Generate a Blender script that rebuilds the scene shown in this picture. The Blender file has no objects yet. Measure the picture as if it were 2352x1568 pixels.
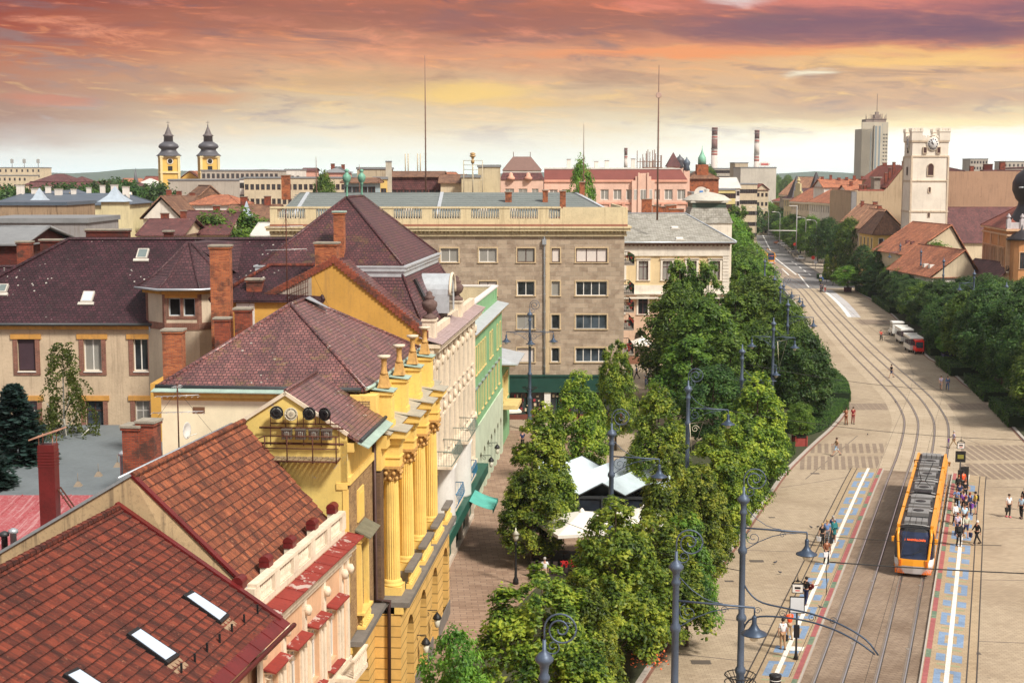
import bpy,bmesh,math,random
from mathutils import Vector,Matrix,Euler
R=math.radians
V=Vector
sc=bpy.context.scene
C=sc.collection
# ---------------------------------------------------------------- camera
# measures below are read off the photograph as (x, y) at 2352 px width and turned into real points
FL=3267.0;HC=27.2;TH=math.atan(384/FL);CT,ST=math.cos(TH),math.sin(TH)
cam_d=bpy.data.cameras.new('camera');cam=bpy.data.objects.new('camera',cam_d);C.objects.link(cam)
cam_d.sensor_width=36;cam_d.lens=36*FL/2352;cam_d.clip_start=1;cam_d.clip_end=40000
cam.location=(0,0,HC);cam.rotation_euler=(math.pi/2-TH,0,0)
sc.camera=cam
def _ray(x,y):
 u=(x-1176)/FL;v=(784-y)/FL
 return u,CT+v*ST,-ST+v*CT
def G(x,y,z=0.0):
 a,b,d=_ray(x,y);t=(z-HC)/d
 return V((a*t,b*t,z))
def A(x,y,Y):
 a,b,d=_ray(x,y);t=Y/b
 return V((a*t,Y,HC+d*t))
 # ---------------------------------------------------------------- view
sc.view_settings.view_transform='Standard';sc.view_settings.look='None'
sc.view_settings.exposure=0.0;sc.view_settings.gamma=1
sc.cycles.max_bounces=6;sc.cycles.diffuse_bounces=3;sc.cycles.glossy_bounces=3;sc.cycles.transparent_max_bounces=6
sc.cycles.volume_bounces=1;sc.cycles.use_denoising=True
def lin(c):
 return tuple(((v/255)/12.92 if v/255<=.04045 else((v/255+.055)/1.055)**2.4)for v in c)+(1,)
class NG:
 """tiny helper for node graphs"""
 def __init__(s,tree):s.t=tree;s.n=tree.nodes;s.l=tree.links
 def new(s,typ,ins=None,**kw):
  nd=s.n.new(typ)
  for k,v in kw.items():setattr(nd,k,v)
  for k,v in(ins or{}).items():s.put(nd.inputs[k],v)
  return nd
 def put(s,sock,v):
  if isinstance(v,bpy.types.NodeSocket):s.l.new(v,sock)
  elif isinstance(v,bpy.types.Node):s.l.new(v.outputs[0],sock)
  else:sock.default_value=v
 def m(s,op,a,b=0.0,c=0.0,clamp=False):
  nd=s.n.new('ShaderNodeMath');nd.operation=op;nd.use_clamp=clamp
  s.put(nd.inputs[0],a);s.put(nd.inputs[1],b);s.put(nd.inputs[2],c)
  return nd.outputs[0]
 def vec(s,x,y,z):
  return s.new('ShaderNodeCombineXYZ',{0:x,1:y,2:z}).outputs[0]
 def ramp(s,fac,stops,interp='LINEAR'):
  nd=s.n.new('ShaderNodeValToRGB');nd.color_ramp.interpolation=interp
  e=nd.color_ramp.elements
  while len(e)<len(stops):e.new(.5)
  for i,(p,c)in enumerate(sorted(stops,key=lambda q:q[0])):
   e[i].position=p;e[i].color=c if len(c)==4 else tuple(c)+(1,)
  s.put(nd.inputs[0],fac);return nd.outputs[0]
 def mix(s,fac,a,b,blend='MIX'):
  nd=s.n.new('ShaderNodeMix');nd.data_type='RGBA';nd.blend_type=blend;nd.clamp_factor=True
  s.put(nd.inputs[0],fac);s.put(nd.inputs[6],a);s.put(nd.inputs[7],b)
  return nd.outputs[2]
 def noise(s,vec,scale,detail=3,rough=.5,dist=0.0):
  nd=s.new('ShaderNodeTexNoise',{'Scale':scale,'Detail':detail,'Roughness':rough,'Distortion':dist})
  if vec is not None:s.put(nd.inputs['Vector'],vec)
  return nd.outputs[0]
 def sstep(s,x,lo,hi):
  nd=s.new('ShaderNodeMapRange',{'Value':x,'From Min':lo,'From Max':hi});nd.interpolation_type='SMOOTHSTEP'
  return nd.outputs[0]
  # ---------------------------------------------------------------- sky
world=bpy.data.worlds.new('World');sc.world=world;world.use_nodes=True
g=NG(world.node_tree);g.n.clear()
SUN_AZ=R(138);SUN_EL=R(47)
tc=g.new('ShaderNodeTexCoord').outputs['Generated']
sx=g.new('ShaderNodeSeparateXYZ',{0:tc})
X,Y,Z=sx.outputs
az=g.m('ARCTAN2',X,Y)
rad=g.m('SQRT',g.m('ADD',g.m('MULTIPLY',X,X),g.m('MULTIPLY',Y,Y)))
v=g.m('DIVIDE',Z,g.m('MAXIMUM',rad,.001))
# slanted, stretched cloud streaks
vv=g.m('ADD',v,g.m('MULTIPLY',az,.05))
p1=g.vec(g.m('MULTIPLY',az,7.0),g.m('MULTIPLY',vv,42.0),3.1)
n1=g.noise(p1,1.0,6,.6,.5)
p2=g.vec(g.m('MULTIPLY',az,22.0),g.m('MULTIPLY',vv,150.0),7.7)
n2=g.noise(p2,1.0,5,.6,.8)
p3=g.vec(g.m('MULTIPLY',az,3.0),g.m('MULTIPLY',vv,20.0),11.0)
n3=g.noise(p3,1.0,3,.5,.3)
t0=g.m('DIVIDE',v,.1225)
wob=g.m('ADD',g.m('MULTIPLY',g.m('SUBTRACT',n1,.5),.30),g.m('MULTIPLY',g.m('SUBTRACT',n2,.5),.12))
t=g.m('ADD',t0,g.m('MULTIPLY',wob,g.sstep(t0,0.02,.35)))
Cc=[(0,(238,252,252)),(.05,(238,248,242)),(.17,(232,228,212)),(.30,(230,212,180)),(.42,(226,196,156)),(.55,(222,176,136)),(.68,(216,152,118)),(.8,(180,118,94)),(.9,(166,104,86)),(1,(188,112,88))]
Cl=[(0,(228,244,250)),(.09,(226,232,230)),(.17,(182,166,158)),(.3,(170,132,116)),(.45,(184,136,114)),(.6,(190,120,90)),(.78,(172,84,62)),(.92,(148,62,48)),(1,(128,50,42))]
Cr=[(0,(238,250,248)),(.1,(255,255,252)),(.2,(253,248,226)),(.3,(246,226,180)),(.42,(216,180,150)),(.55,(238,192,142)),(.65,(246,190,122)),(.72,(222,140,108)),(.82,(142,98,112)),(.9,(190,116,112)),(1,(214,130,122))]
rc,rl,rr=[g.ramp(t,[(p,lin(c))for p,c in q])for q in(Cc,Cl,Cr)]
azp=g.m('ADD',az,g.m('MULTIPLY',g.m('SUBTRACT',n3,.5),.18))
col=g.mix(g.sstep(azp,-.10,-.36),rc,rl)
col=g.mix(g.sstep(azp,.02,.25),col,rr)
# bright orange/yellow lit edges and purple-grey shades
hi=g.m('MULTIPLY',g.sstep(n2,.52,.74),g.sstep(t0,.1,.4))
col=g.mix(g.m('MULTIPLY',hi,.7),col,g.ramp(t0,[(0,lin((255,248,225))),(.45,lin((255,214,140))),(.7,lin((252,170,110))),(1,lin((236,124,96)))]))
lo=g.m('MULTIPLY',g.sstep(g.noise(g.vec(g.m('MULTIPLY',az,9.0),g.m('MULTIPLY',vv,66.0),21.0),1.0,5,.6,.7),.50,.70),g.sstep(t0,.25,.7))
col=g.mix(g.m('MULTIPLY',lo,.65),col,lin((134,100,104)))
pb=g.noise(g.vec(g.m('MULTIPLY',az,24.0),g.m('MULTIPLY',vv,110.0),4.4),1.0,7,.65,.5)
pc=g.noise(g.vec(g.m('MULTIPLY',az,13.0),g.m('MULTIPLY',vv,60.0),14.4),1.0,6,.6,.4)
col=g.mix(g.m('MULTIPLY',g.m('MULTIPLY',g.sstep(pc,.5,.66),g.sstep(pb,.4,.65)),g.m('MULTIPLY',g.sstep(t0,.12,.4),.9)),col,g.ramp(t0,[(0,lin((250,246,232))),(.4,lin((250,214,158))),(.7,lin((240,160,120))),(1,lin((222,128,112)))]))
col=g.mix(g.m('MULTIPLY',g.m('MULTIPLY',g.sstep(pc,.5,.36),g.sstep(pb,.6,.38)),g.m('MULTIPLY',g.sstep(t0,.05,.35),.75)),col,g.ramp(t0,[(0,lin((196,200,204))),(.45,lin((178,150,138))),(1,lin((128,84,92)))]))
def blob(x,y,rx,ry,c,k):
 """soft patch of cloud round a direction in the sky"""
 global col
 a=g.m('DIVIDE',g.m('SUBTRACT',g.m('ADD',az,g.m('MULTIPLY',g.m('SUBTRACT',n1,.5),.10)),math.atan((x-1176)/FL)),rx/FL)
 b=g.m('DIVIDE',g.m('SUBTRACT',g.m('ADD',v,g.m('MULTIPLY',g.m('SUBTRACT',n2,.5),.012)),(400-y)/FL),ry/FL)
 d=g.m('SQRT',g.m('ADD',g.m('MULTIPLY',a,a),g.m('MULTIPLY',b,b)))
 col=g.mix(g.m('MULTIPLY',g.sstep(d,1.0,.15),k),col,lin(c))
for q in((1950,75,560,50,(128,92,108),.75),(2250,100,330,34,(112,84,108),.7),(1150,60,420,40,(166,104,92),.6),(1500,130,520,20,(250,160,104),.85),(2080,158,420,16,(255,206,128),.85),(1840,178,90,12,(255,244,214),.9),(1060,215,230,34,(255,214,126),.85),(1200,240,190,16,(250,206,130),.6),(1720,15,90,20,(228,226,226),.85),(120,240,190,20,(222,132,98),.6),(430,190,260,26,(206,150,112),.5),(820,190,300,40,(206,168,122),.5),(470,235,160,22,(226,158,112),.6),(1950,20,360,18,(226,134,118),.7),(500,60,500,40,(176,108,84),.5),(2200,345,460,60,(255,255,252),.95),(1500,375,500,26,(250,250,240),.7),(1850,270,330,22,(204,176,150),.5),(2150,290,320,14,(252,232,176),.7),(700,330,160,22,(214,218,208),.6)):
 blob(*q)
ns=g.new('ShaderNodeTexSky');ns.sky_type='NISHITA';ns.sun_disc=False;ns.sun_elevation=SUN_EL;ns.sun_rotation=SUN_AZ
nis=g.new('ShaderNodeVectorMath',{0:ns.outputs[0],1:(.10,.10,.10)},operation='MULTIPLY').outputs[0]
col=g.mix(g.sstep(t0,.42,.02),col,g.mix(1.0,col,(1.5,1.48,1.42,1),'MULTIPLY'))
high=g.mix(.6,nis,(.86,.82,.78,1))
high=g.mix(g.sstep(az,-1.2,1.2),high,g.mix(1.0,high,(1.28,1.22,1.12,1),'MULTIPLY'))
final=g.mix(g.sstep(v,.125,.42),col,high)
final=g.mix(g.sstep(v,0,-.02),final,(.30,.32,.30,1))
bg=g.new('ShaderNodeBackground',{'Color':final,'Strength':1.0})
out=g.new('ShaderNodeOutputWorld',{0:bg})
# ---------------------------------------------------------------- sun, veiled by cloud
sd=bpy.data.lights.new('sun','SUN');sd.energy=5.0;sd.angle=R(9);sd.color=(1,.93,.82)
so=bpy.data.objects.new('sun',sd);C.objects.link(so)
so.rotation_euler=V((math.sin(SUN_AZ)*math.cos(SUN_EL),math.cos(SUN_AZ)*math.cos(SUN_EL),math.sin(SUN_EL))).to_track_quat('Z','Y').to_euler()
# ================================================================ materials
_M={}
def material(name,fn):
 if name not in _M:
  m=bpy.data.materials.new(name);m.use_nodes=True
  q=NG(m.node_tree);b=q.n['Principled BSDF'];fn(q,b);_M[name]=m
 return _M[name]
def hexc(c):return lin(c)if max(c)>1 else tuple(c)+(1,)
def sc3(c,k):return tuple(max(0,min(1,v*k))for v in c[:3])+(1,)
def uvn(q):return q.new('ShaderNodeUVMap').outputs[0]
def geo(q):return q.new('ShaderNodeNewGeometry').outputs['Position']
def bump(q,b,h,strength=.5,dist=.02):
 q.put(b.inputs['Normal'],q.new('ShaderNodeBump',{'Strength':strength,'Distance':dist,'Height':h}).outputs[0])
def plain(name,c,rough=.6,metal=0.0,var=.18,scale=1.5,bmp=0.0,spec=.4):
 def fn(q,b):
  cc=hexc(c);P=geo(q)
  n=q.noise(P,scale,4,.6);n2=q.noise(P,scale*9,3,.6)
  f=q.m('ADD',q.m('MULTIPLY',n,.6),q.m('MULTIPLY',n2,.4))
  q.put(b.inputs['Base Color'],q.ramp(f,[(.3,sc3(cc,1-var)),(.7,sc3(cc,1+var))]))
  b.inputs['Roughness'].default_value=rough;b.inputs['Metallic'].default_value=metal
  b.inputs['Specular IOR Level'].default_value=spec
  if bmp:bump(q,b,n2,bmp,.02)
 return material(name,fn)
def plaster(name,c,dirt=.35,dirtc=(.16,.11,.08),scale=.5,patch=0,patchc=(.4,.38,.34),bmp=.25):
 """painted render: soft mottling, streaks running down, flaked patches"""
 def fn(q,b):
  cc=hexc(c);P=geo(q);uv=uvn(q)
  n=q.noise(P,scale,5,.65)
  col=q.mix(q.sstep(n,.3,.75),sc3(cc,1.06),sc3(cc,.86))
  mp=q.new('ShaderNodeMapping',{'Vector':uv,'Scale':(2.6,.16,1)}).outputs[0]
  st=q.noise(mp,1.0,5,.7)
  col=q.mix(q.m('MULTIPLY',q.sstep(st,.50,.68),dirt),col,tuple(dirtc)+(1,))
  fine=q.noise(P,7,4,.7)
  col=q.mix(q.m('MULTIPLY',q.sstep(fine,.50,.68),dirt*.6),col,tuple(dirtc)+(1,))
  if patch:
   pn=q.noise(P,.8,6,.75,.4)
   col=q.mix(q.sstep(pn,1-patch,1-patch+.03),col,tuple(patchc)+(1,))
  q.put(b.inputs['Base Color'],col);b.inputs['Roughness'].default_value=.9
  b.inputs['Specular IOR Level'].default_value=.2
  bump(q,b,fine,bmp,.02)
 return material(name,fn)
def bricks(name,c1,c2,mortar,bw=.25,bh=.075,ms=.012,dirt=.35,bmp=.6,off=.5,rough=.9,scale=1.0,stain=(.05,.04,.035),bias=0.0):
 def fn(q,b):
  uv=uvn(q)
  bt=q.new('ShaderNodeTexBrick',{'Vector':uv,'Color1':hexc(c1),'Color2':hexc(c2),'Mortar':hexc(mortar),'Scale':scale,'Mortar Size':ms,'Brick Width':bw,'Row Height':bh,'Mortar Smooth':.2,'Bias':bias})
  bt.offset=off;bt.squash=1.0
  n=q.noise(geo(q),1.1,5,.7)
  n2=q.noise(geo(q),6,3,.6)
  col=q.mix(q.m('MULTIPLY',q.sstep(n,.46,.64),dirt),bt.outputs[0],tuple(stain)+(1,))
  col=q.mix(q.m('MULTIPLY',q.sstep(n2,.35,.7),.3),col,q.mix(1.0,col,(1.25,1.2,1.15,1),'MULTIPLY'))
  q.put(b.inputs['Base Color'],col);b.inputs['Roughness'].default_value=rough
  b.inputs['Specular IOR Level'].default_value=.25
  bump(q,b,q.m('ADD',q.m('MULTIPLY',bt.outputs[1],-1.0),q.m('MULTIPLY',n2,.4)),bmp,.03)
 return material(name,fn)
def tiles(name,c1,c2,gap,tw=.2,th=.16,lichen=.0,lichc=(.45,.42,.36),moss=.0,mossc=(.25,.17,.05),rough=.65,spec=.45,streak=.3,dark=(.035,.02,.022)):
 """small overlapping roof tiles, uv: v runs up the slope"""
 def fn(q,b):
  uv=uvn(q);P=geo(q)
  bt=q.new('ShaderNodeTexBrick',{'Vector':uv,'Color1':hexc(c1),'Color2':hexc(c2),'Mortar':hexc(gap),'Scale':1.0,'Mortar Size':.026,'Brick Width':tw,'Row Height':th,'Mortar Smooth':.5})
  bt.offset=.5
  s=q.new('ShaderNodeSeparateXYZ',{0:uv})
  row=q.m('FRACT',q.m('DIVIDE',s.outputs[1],th))
  col=bt.outputs[0]
  n=q.noise(P,.45,5,.65);n3=q.noise(P,3.0,4,.7)
  mp=q.new('ShaderNodeMapping',{'Vector':uv,'Scale':(1.6,.12,1)}).outputs[0]
  col=q.mix(q.m('MULTIPLY',q.sstep(q.noise(mp,1,5,.7),.48,.64),streak),col,tuple(dark)+(1,))
  col=q.mix(q.m('MULTIPLY',q.sstep(n,.42,.62),.6),col,q.mix(1.0,col,(.5,.46,.5,1),'MULTIPLY'))
  col=q.mix(q.m('MULTIPLY',q.sstep(n3,.48,.68),.55),col,q.mix(1.0,col,(1.9,1.7,1.6,1),'MULTIPLY'))
  col=q.mix(q.m('MULTIPLY',q.sstep(q.noise(P,1.4,6,.8),.53,.62),.6),col,tuple(dark)+(1,))
  if moss:col=q.mix(q.m('MULTIPLY',q.sstep(q.noise(P,.9,6,.8),.54,.64),moss),col,tuple(mossc)+(1,))
  if lichen:
   vo=q.new('ShaderNodeTexVoronoi',{'Vector':P,'Scale':3.2});
   area=q.sstep(q.noise(P,.28,3,.6),.54,.62)
   k=q.m('MULTIPLY',q.m('LESS_THAN',vo.outputs[0],.2),q.m('GREATER_THAN',q.noise(P,1.7,2),.5))
   col=q.mix(q.m('MULTIPLY',q.m('MULTIPLY',k,area),lichen),col,tuple(lichc)+(1,))
  q.put(b.inputs['Base Color'],col);b.inputs['Roughness'].default_value=rough
  b.inputs['Specular IOR Level'].default_value=spec
  bump(q,b,q.m('ADD',q.m('MULTIPLY',row,-.9),q.m('ADD',q.m('MULTIPLY',bt.outputs[1],-.6),q.m('MULTIPLY',n3,.3))),.7,.035)
 return material(name,fn)
def glassy(name,c=(.03,.035,.04),rough=.06,curtain=None):
 def fn(q,b):
  if curtain:
   uv=uvn(q);w=q.new('ShaderNodeTexWave',{'Vector':uv,'Scale':4.0,'Distortion':1.5});
   q.put(b.inputs['Base Color'],q.ramp(w.outputs[1],[(.1,sc3(hexc(curtain),.55)),(.9,hexc(curtain))]))
   b.inputs['Roughness'].default_value=.5;b.inputs['Coat Weight'].default_value=.6;b.inputs['Coat Roughness'].default_value=.04
  else:
   n=q.noise(geo(q),.9,2)
   q.put(b.inputs['Base Color'],q.ramp(n,[(.35,sc3(hexc(c),.5)),(.65,sc3(hexc(c),1.5))]))
   b.inputs['Roughness'].default_value=rough
  b.inputs['Specular IOR Level'].default_value=.6
 return material(name,fn)
def leafy(name,c,dark,tip,rough=.5):
 def fn(q,b):
  P=geo(q);oi=q.new('ShaderNodeObjectInfo').outputs['Random']
  n=q.noise(P,.7,3,.6);n2=q.noise(P,4.5,3,.6)
  a=q.m('ADD',q.m('MULTIPLY',n,.5),q.m('MULTIPLY',n2,.5))
  col=q.ramp(a,[(.40,hexc(dark)),(.5,hexc(c)),(.60,hexc(tip))])
  hs=q.new('ShaderNodeHueSaturation',{'Hue':q.m('ADD',.488,q.m('MULTIPLY',oi,.024)),'Value':q.m('ADD',.8,q.m('MULTIPLY',oi,.4)),'Color':col})
  q.put(b.inputs['Base Color'],hs.outputs[0]);b.inputs['Roughness'].default_value=rough
  b.inputs['Specular IOR Level'].default_value=.35
  tr=q.new('ShaderNodeBsdfTranslucent',{'Color':q.mix(1.0,hs.outputs[0],(1.5,1.6,.7,1),'MULTIPLY')})
  mx=q.new('ShaderNodeMixShader',{0:.4,1:b.outputs[0],2:tr.outputs[0]})
  q.put(q.n['Material Output'].inputs[0],mx.outputs[0])
 return material(name,fn)
def emis(name,c,s=1.0):
 def fn(q,b):
  b.inputs['Base Color'].default_value=(0,0,0,1);b.inputs['Emission Color'].default_value=hexc(c);b.inputs['Emission Strength'].default_value=s
 return material(name,fn)
 # ================================================================ mesh building
class MB:
 def __init__(s,M=None):s.v=[];s.f=[];s.mi=[];s.M=M;s.sm=[]
 def p(s,q):
  q=V(q);s.v.append(tuple(s.M@q if s.M else q));return len(s.v)-1
 def face(s,pts,mi=0,smooth=False):
  s.f.append([s.p(q)for q in pts]);s.mi.append(mi);s.sm.append(smooth)
 def idx(s,ids,mi=0,smooth=False):s.f.append(list(ids));s.mi.append(mi);s.sm.append(smooth)
 def box(s,a,b,mi=0):
  x0,y0,z0=[min(a[i],b[i])for i in range(3)];x1,y1,z1=[max(a[i],b[i])for i in range(3)]
  c=[(x0,y0,z0),(x1,y0,z0),(x1,y1,z0),(x0,y1,z0),(x0,y0,z1),(x1,y0,z1),(x1,y1,z1),(x0,y1,z1)]
  i=[s.p(q)for q in c]
  for fc in((0,3,2,1),(4,5,6,7),(0,1,5,4),(1,2,6,5),(2,3,7,6),(3,0,4,7)):s.idx([i[k]for k in fc],mi)
  return s
 def taper(s,c,w0,d0,w1,d1,z0,z1,mi=0):
  a=[s.p((c[0]+sx*w0/2,c[1]+sy*d0/2,z0))for sx,sy in((-1,-1),(1,-1),(1,1),(-1,1))]
  b=[s.p((c[0]+sx*w1/2,c[1]+sy*d1/2,z1))for sx,sy in((-1,-1),(1,-1),(1,1),(-1,1))]
  s.idx(a[::-1],mi);s.idx(b,mi)
  for k in range(4):s.idx([a[k],a[(k+1)%4],b[(k+1)%4],b[k]],mi)
  return s
 def prism(s,poly,z0,z1,mi=0):
  n=len(poly);a=[s.p((q[0],q[1],z0))for q in poly];b=[s.p((q[0],q[1],z1))for q in poly]
  s.idx(a[::-1],mi);s.idx(b,mi)
  for k in range(n):s.idx([a[k],a[(k+1)%n],b[(k+1)%n],b[k]],mi)
  return s
 def slab(s,pts,th,mi=0):
  """polygon in space given a thickness downwards along its normal"""
  pts=[V(q)for q in pts];nn=(pts[1]-pts[0]).cross(pts[2]-pts[0]).normalized()
  if nn.z<0:pts=pts[::-1];nn=-nn
  a=[s.p(q)for q in pts];b=[s.p(q-nn*th)for q in pts];n=len(a)
  s.idx(a,mi);s.idx(b[::-1],mi)
  for k in range(n):s.idx([a[(k+1)%n],a[k],b[k],b[(k+1)%n]],mi)
  return s
 def tube(s,path,r,n=6,mi=0,cap=True,smooth=True):
  path=[V(q)for q in path];rs=r if isinstance(r,(list,tuple))else[r]*len(path)
  rings=[];up=None
  for i,q in enumerate(path):
   d=(path[min(i+1,len(path)-1)]-path[max(i-1,0)]).normalized()
   if up is None:up=V((0,0,1))if abs(d.z)<.9 else V((1,0,0))
   a=d.cross(up)
   if a.length<1e-4:a=d.cross(V((1,0,0)))
   a.normalize();bb=d.cross(a).normalized();up=-bb if False else a.cross(d).normalized()
   rings.append([s.p(q+(a*math.cos(2*math.pi*k/n)+bb*math.sin(2*math.pi*k/n))*rs[i])for k in range(n)])
  for i in range(len(rings)-1):
   for k in range(n):s.idx([rings[i][k],rings[i][(k+1)%n],rings[i+1][(k+1)%n],rings[i+1][k]],mi,smooth)
  if cap:s.idx(rings[0][::-1],mi);s.idx(rings[-1],mi)
  return s
 def lathe(s,prof,c=(0,0,0),n=12,mi=0,smooth=True,sx=1,sy=1,rot=0):
  rings=[[s.p((c[0]+r*sx*math.cos(rot+2*math.pi*k/n),c[1]+r*sy*math.sin(rot+2*math.pi*k/n),c[2]+z))for k in range(n)]for r,z in prof]
  for i in range(len(rings)-1):
   for k in range(n):s.idx([rings[i][k],rings[i][(k+1)%n],rings[i+1][(k+1)%n],rings[i+1][k]],mi,smooth)
  s.idx(rings[0][::-1],mi);s.idx(rings[-1],mi)
  return s
 def mesh(s,name,mats):
  me=bpy.data.meshes.new(name);me.from_pydata(s.v,[],s.f);me.update()
  mats=mats if isinstance(mats,(list,tuple))else[mats]
  for m in mats:me.materials.append(m)
  if len(mats)>1:me.polygons.foreach_set('material_index',s.mi)
  if any(s.sm):me.polygons.foreach_set('use_smooth',s.sm)
  autouv(me);return me
 def build(s,name,mats,parent=None,**kw):
  o=bpy.data.objects.new(name,s.mesh(name,mats));C.objects.link(o)
  if parent is not None:o.parent=parent
  tag(o,**kw);return o
def autouv(me):
 uv=me.uv_layers.new(name='UVMap');co=me.vertices;dat=[0.0]*(2*len(me.loops))
 for pl in me.polygons:
  n=pl.normal
  if abs(n.z)>.985:t=V((1,0,0));b=V((0,1,0))
  else:
   t=V((-n.y,n.x,0)).normalized();b=n.cross(t)
   if b.z<0:b=-b
  for li in pl.loop_indices:
   q=co[me.loops[li].vertex_index].co;dat[2*li]=q.dot(t);dat[2*li+1]=q.dot(b)
 uv.data.foreach_set('uv',dat)
def tag(o,label=None,cat=None,group=None,kind=None):
 if label:o['label']=label
 if cat:o['category']=cat
 if group:o['group']=group
 if kind:o['kind']=kind
 return o
def thing(name,label,cat,loc=(0,0,0),rz=0.0,group=None):
 o=bpy.data.objects.new(name,None);C.objects.link(o);o.empty_display_size=.5
 o.location=loc;o.rotation_euler=(0,0,rz);tag(o,label,cat,group);return o
def inst(o,me,name=None,parent=None,loc=(0,0,0),rz=0.0,scl=1.0):
 c=bpy.data.objects.new(name or me.name,me);C.objects.link(c);c.parent=parent
 c.location=loc;c.rotation_euler=(0,0,rz);c.scale=(scl,)*3 if not isinstance(scl,(tuple,list))else scl
 return c
def dup(src,loc=None,rz=None,label=None,group=None,scl=None):
 kids=list(src.children);r=src.copy();C.objects.link(r)
 if loc is not None:r.location=loc
 if rz is not None:r.rotation_euler=(0,0,rz)
 if scl is not None:r.scale=(scl,)*3 if not isinstance(scl,(tuple,list))else scl
 if label:r['label']=label
 if group:r['group']=group
 for ch in kids:
  c=ch.copy();C.objects.link(c);c.parent=r
  for k in list(ch.children):
   d=k.copy();C.objects.link(d);d.parent=c
 return r
def frame(o,d):
 """matrix: local x along direction d (horizontal), local y = left of d (into the building), z up"""
 d=V((d[0],d[1],0)).normalized();n=V((-d.y,d.x,0))
 return Matrix(((d.x,n.x,0,o[0]),(d.y,n.y,0,o[1]),(0,0,1,o[2]if len(o)>2 else 0),(0,0,0,1)))
def resample(pts,step):
 """Catmull-Rom through points, then evenly spaced"""
 P=[V(q)for q in pts];P=[P[0]*2-P[1]]+P+[P[-1]*2-P[-2]];out=[]
 for i in range(1,len(P)-2):
  a,b,c,d=P[i-1:i+3]
  for k in range(16):
   t=k/16
   out.append(.5*((2*b)+(c-a)*t+(2*a-5*b+4*c-d)*t*t+(3*b-a-3*c+d)*t**3))
 out.append(P[-2]);res=[out[0]];acc=0
 for i in range(1,len(out)):
  seg=(out[i]-out[i-1]).length;pos=step-acc
  while seg>0 and pos<=seg:res.append(out[i-1].lerp(out[i],pos/seg));pos+=step
  acc=(acc+seg)%step
 return res
def offset(path,d):
 """shift a ground path sideways, positive = to the right of travel"""
 r=[]
 for i,q in enumerate(path):
  t=(path[min(i+1,len(path)-1)]-path[max(i-1,0)]);t.z=0;t.normalize()
  r.append(q+V((t.y,-t.x,0))*d)
 return r
def ribbon(mb,path,d0,d1,z,mi=0):
 a,b=offset(path,d0),offset(path,d1)
 for i in range(len(path)-1):mb.face([(a[i].x,a[i].y,z),(b[i].x,b[i].y,z),(b[i+1].x,b[i+1].y,z),(a[i+1].x,a[i+1].y,z)],mi)
def strip(mb,path,d0,d1,z0,z1,mi=0):
 """solid band of rectangular section following a path"""
 a,b=offset(path,d0),offset(path,d1);r=[]
 for i in range(len(path)):r.append([mb.p((a[i].x,a[i].y,z0)),mb.p((b[i].x,b[i].y,z0)),mb.p((b[i].x,b[i].y,z1)),mb.p((a[i].x,a[i].y,z1))])
 for i in range(len(r)-1):
  for k in range(4):mb.idx([r[i][k],r[i+1][k],r[i+1][(k+1)%4],r[i][(k+1)%4]][::-1],mi)
 mb.idx(r[0],mi);mb.idx(r[-1][::-1],mi)
 # ================================================================ ground, tracks, paving
def pavem(name,c1,c2,mort,bw,bh,ms=.012,blot=.35,rough=.85,rot=0.0):
 def fn(q,b):
  P=geo(q);mp=q.new('ShaderNodeMapping',{'Vector':P,'Rotation':(0,0,rot)}).outputs[0]
  bt=q.new('ShaderNodeTexBrick',{'Vector':mp,'Color1':hexc(c1),'Color2':hexc(c2),'Mortar':hexc(mort),'Scale':1.0,'Mortar Size':ms,'Brick Width':bw,'Row Height':bh,'Mortar Smooth':.3})
  bt.offset=.5
  n=q.noise(P,.12,5,.65,.3);n2=q.noise(P,1.1,5,.7)
  col=q.mix(q.m('MULTIPLY',q.sstep(n,.44,.62),blot),bt.outputs[0],q.mix(1.0,bt.outputs[0],(.68,.64,.61,1),'MULTIPLY'))
  col=q.mix(q.m('MULTIPLY',q.sstep(n2,.5,.72),.45),col,q.mix(1.0,col,(.7,.66,.62,1),'MULTIPLY'))
  vo=q.new('ShaderNodeTexVoronoi',{'Vector':P,'Scale':.45}).outputs[0]
  col=q.mix(q.m('MULTIPLY',q.sstep(vo,.10,.02),.35),col,(.10,.08,.06,1))
  q.put(b.inputs['Base Color'],col);b.inputs['Roughness'].default_value=rough;b.inputs['Specular IOR Level'].default_value=.3
 return material(name,fn)
def groundm():
 def fn(q,b):
  P=geo(q);n=q.noise(P,.004,6,.65);n2=q.noise(P,.03,5,.7)
  c=q.ramp(q.m('ADD',q.m('MULTIPLY',n,.5),q.m('MULTIPLY',n2,.5)),[(.38,(.035,.06,.025,1)),(.5,(.07,.09,.04,1)),(.6,(.16,.14,.09,1)),(.68,(.05,.08,.03,1))])
  q.put(b.inputs['Base Color'],c);b.inputs['Roughness'].default_value=1
 return material('far_ground',fn)
PAVE=pavem('plaza_blocks',(180,163,140),(164,148,127),(136,121,103),.4,.2,.014,.45)
PAVE2=pavem('street_slabs',(168,142,122),(146,120,102),(112,94,82),.8,.4,.02,.5,rot=-.07)
BED_L=pavem('track_slabs',(184,168,146),(174,158,136),(150,134,114),1.6,.8,.02,.35,rot=.3)
BED_D=pavem('track_concrete',(152,134,116),(138,120,104),(112,96,82),.5,.25,.02,.9,rot=-.3)
ASPH=plain('asphalt',(.19,.185,.185),.8,var=.15,scale=.3)
m=MB();m.face([(-14000,-50,-.06),(14000,-50,-.06),(14000,24000,-.06),(-14000,24000,-.06)]);m.build('ground',groundm(),kind='structure')
CITY=plain('city_ground',(.20,.18,.16),.9,var=.2,scale=.06)
m=MB();m.face([(-330,20,-.03),(330,20,-.03),(420,1300,-.03),(-420,1300,-.03)]);m.build('town_ground',CITY,kind='structure')
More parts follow.
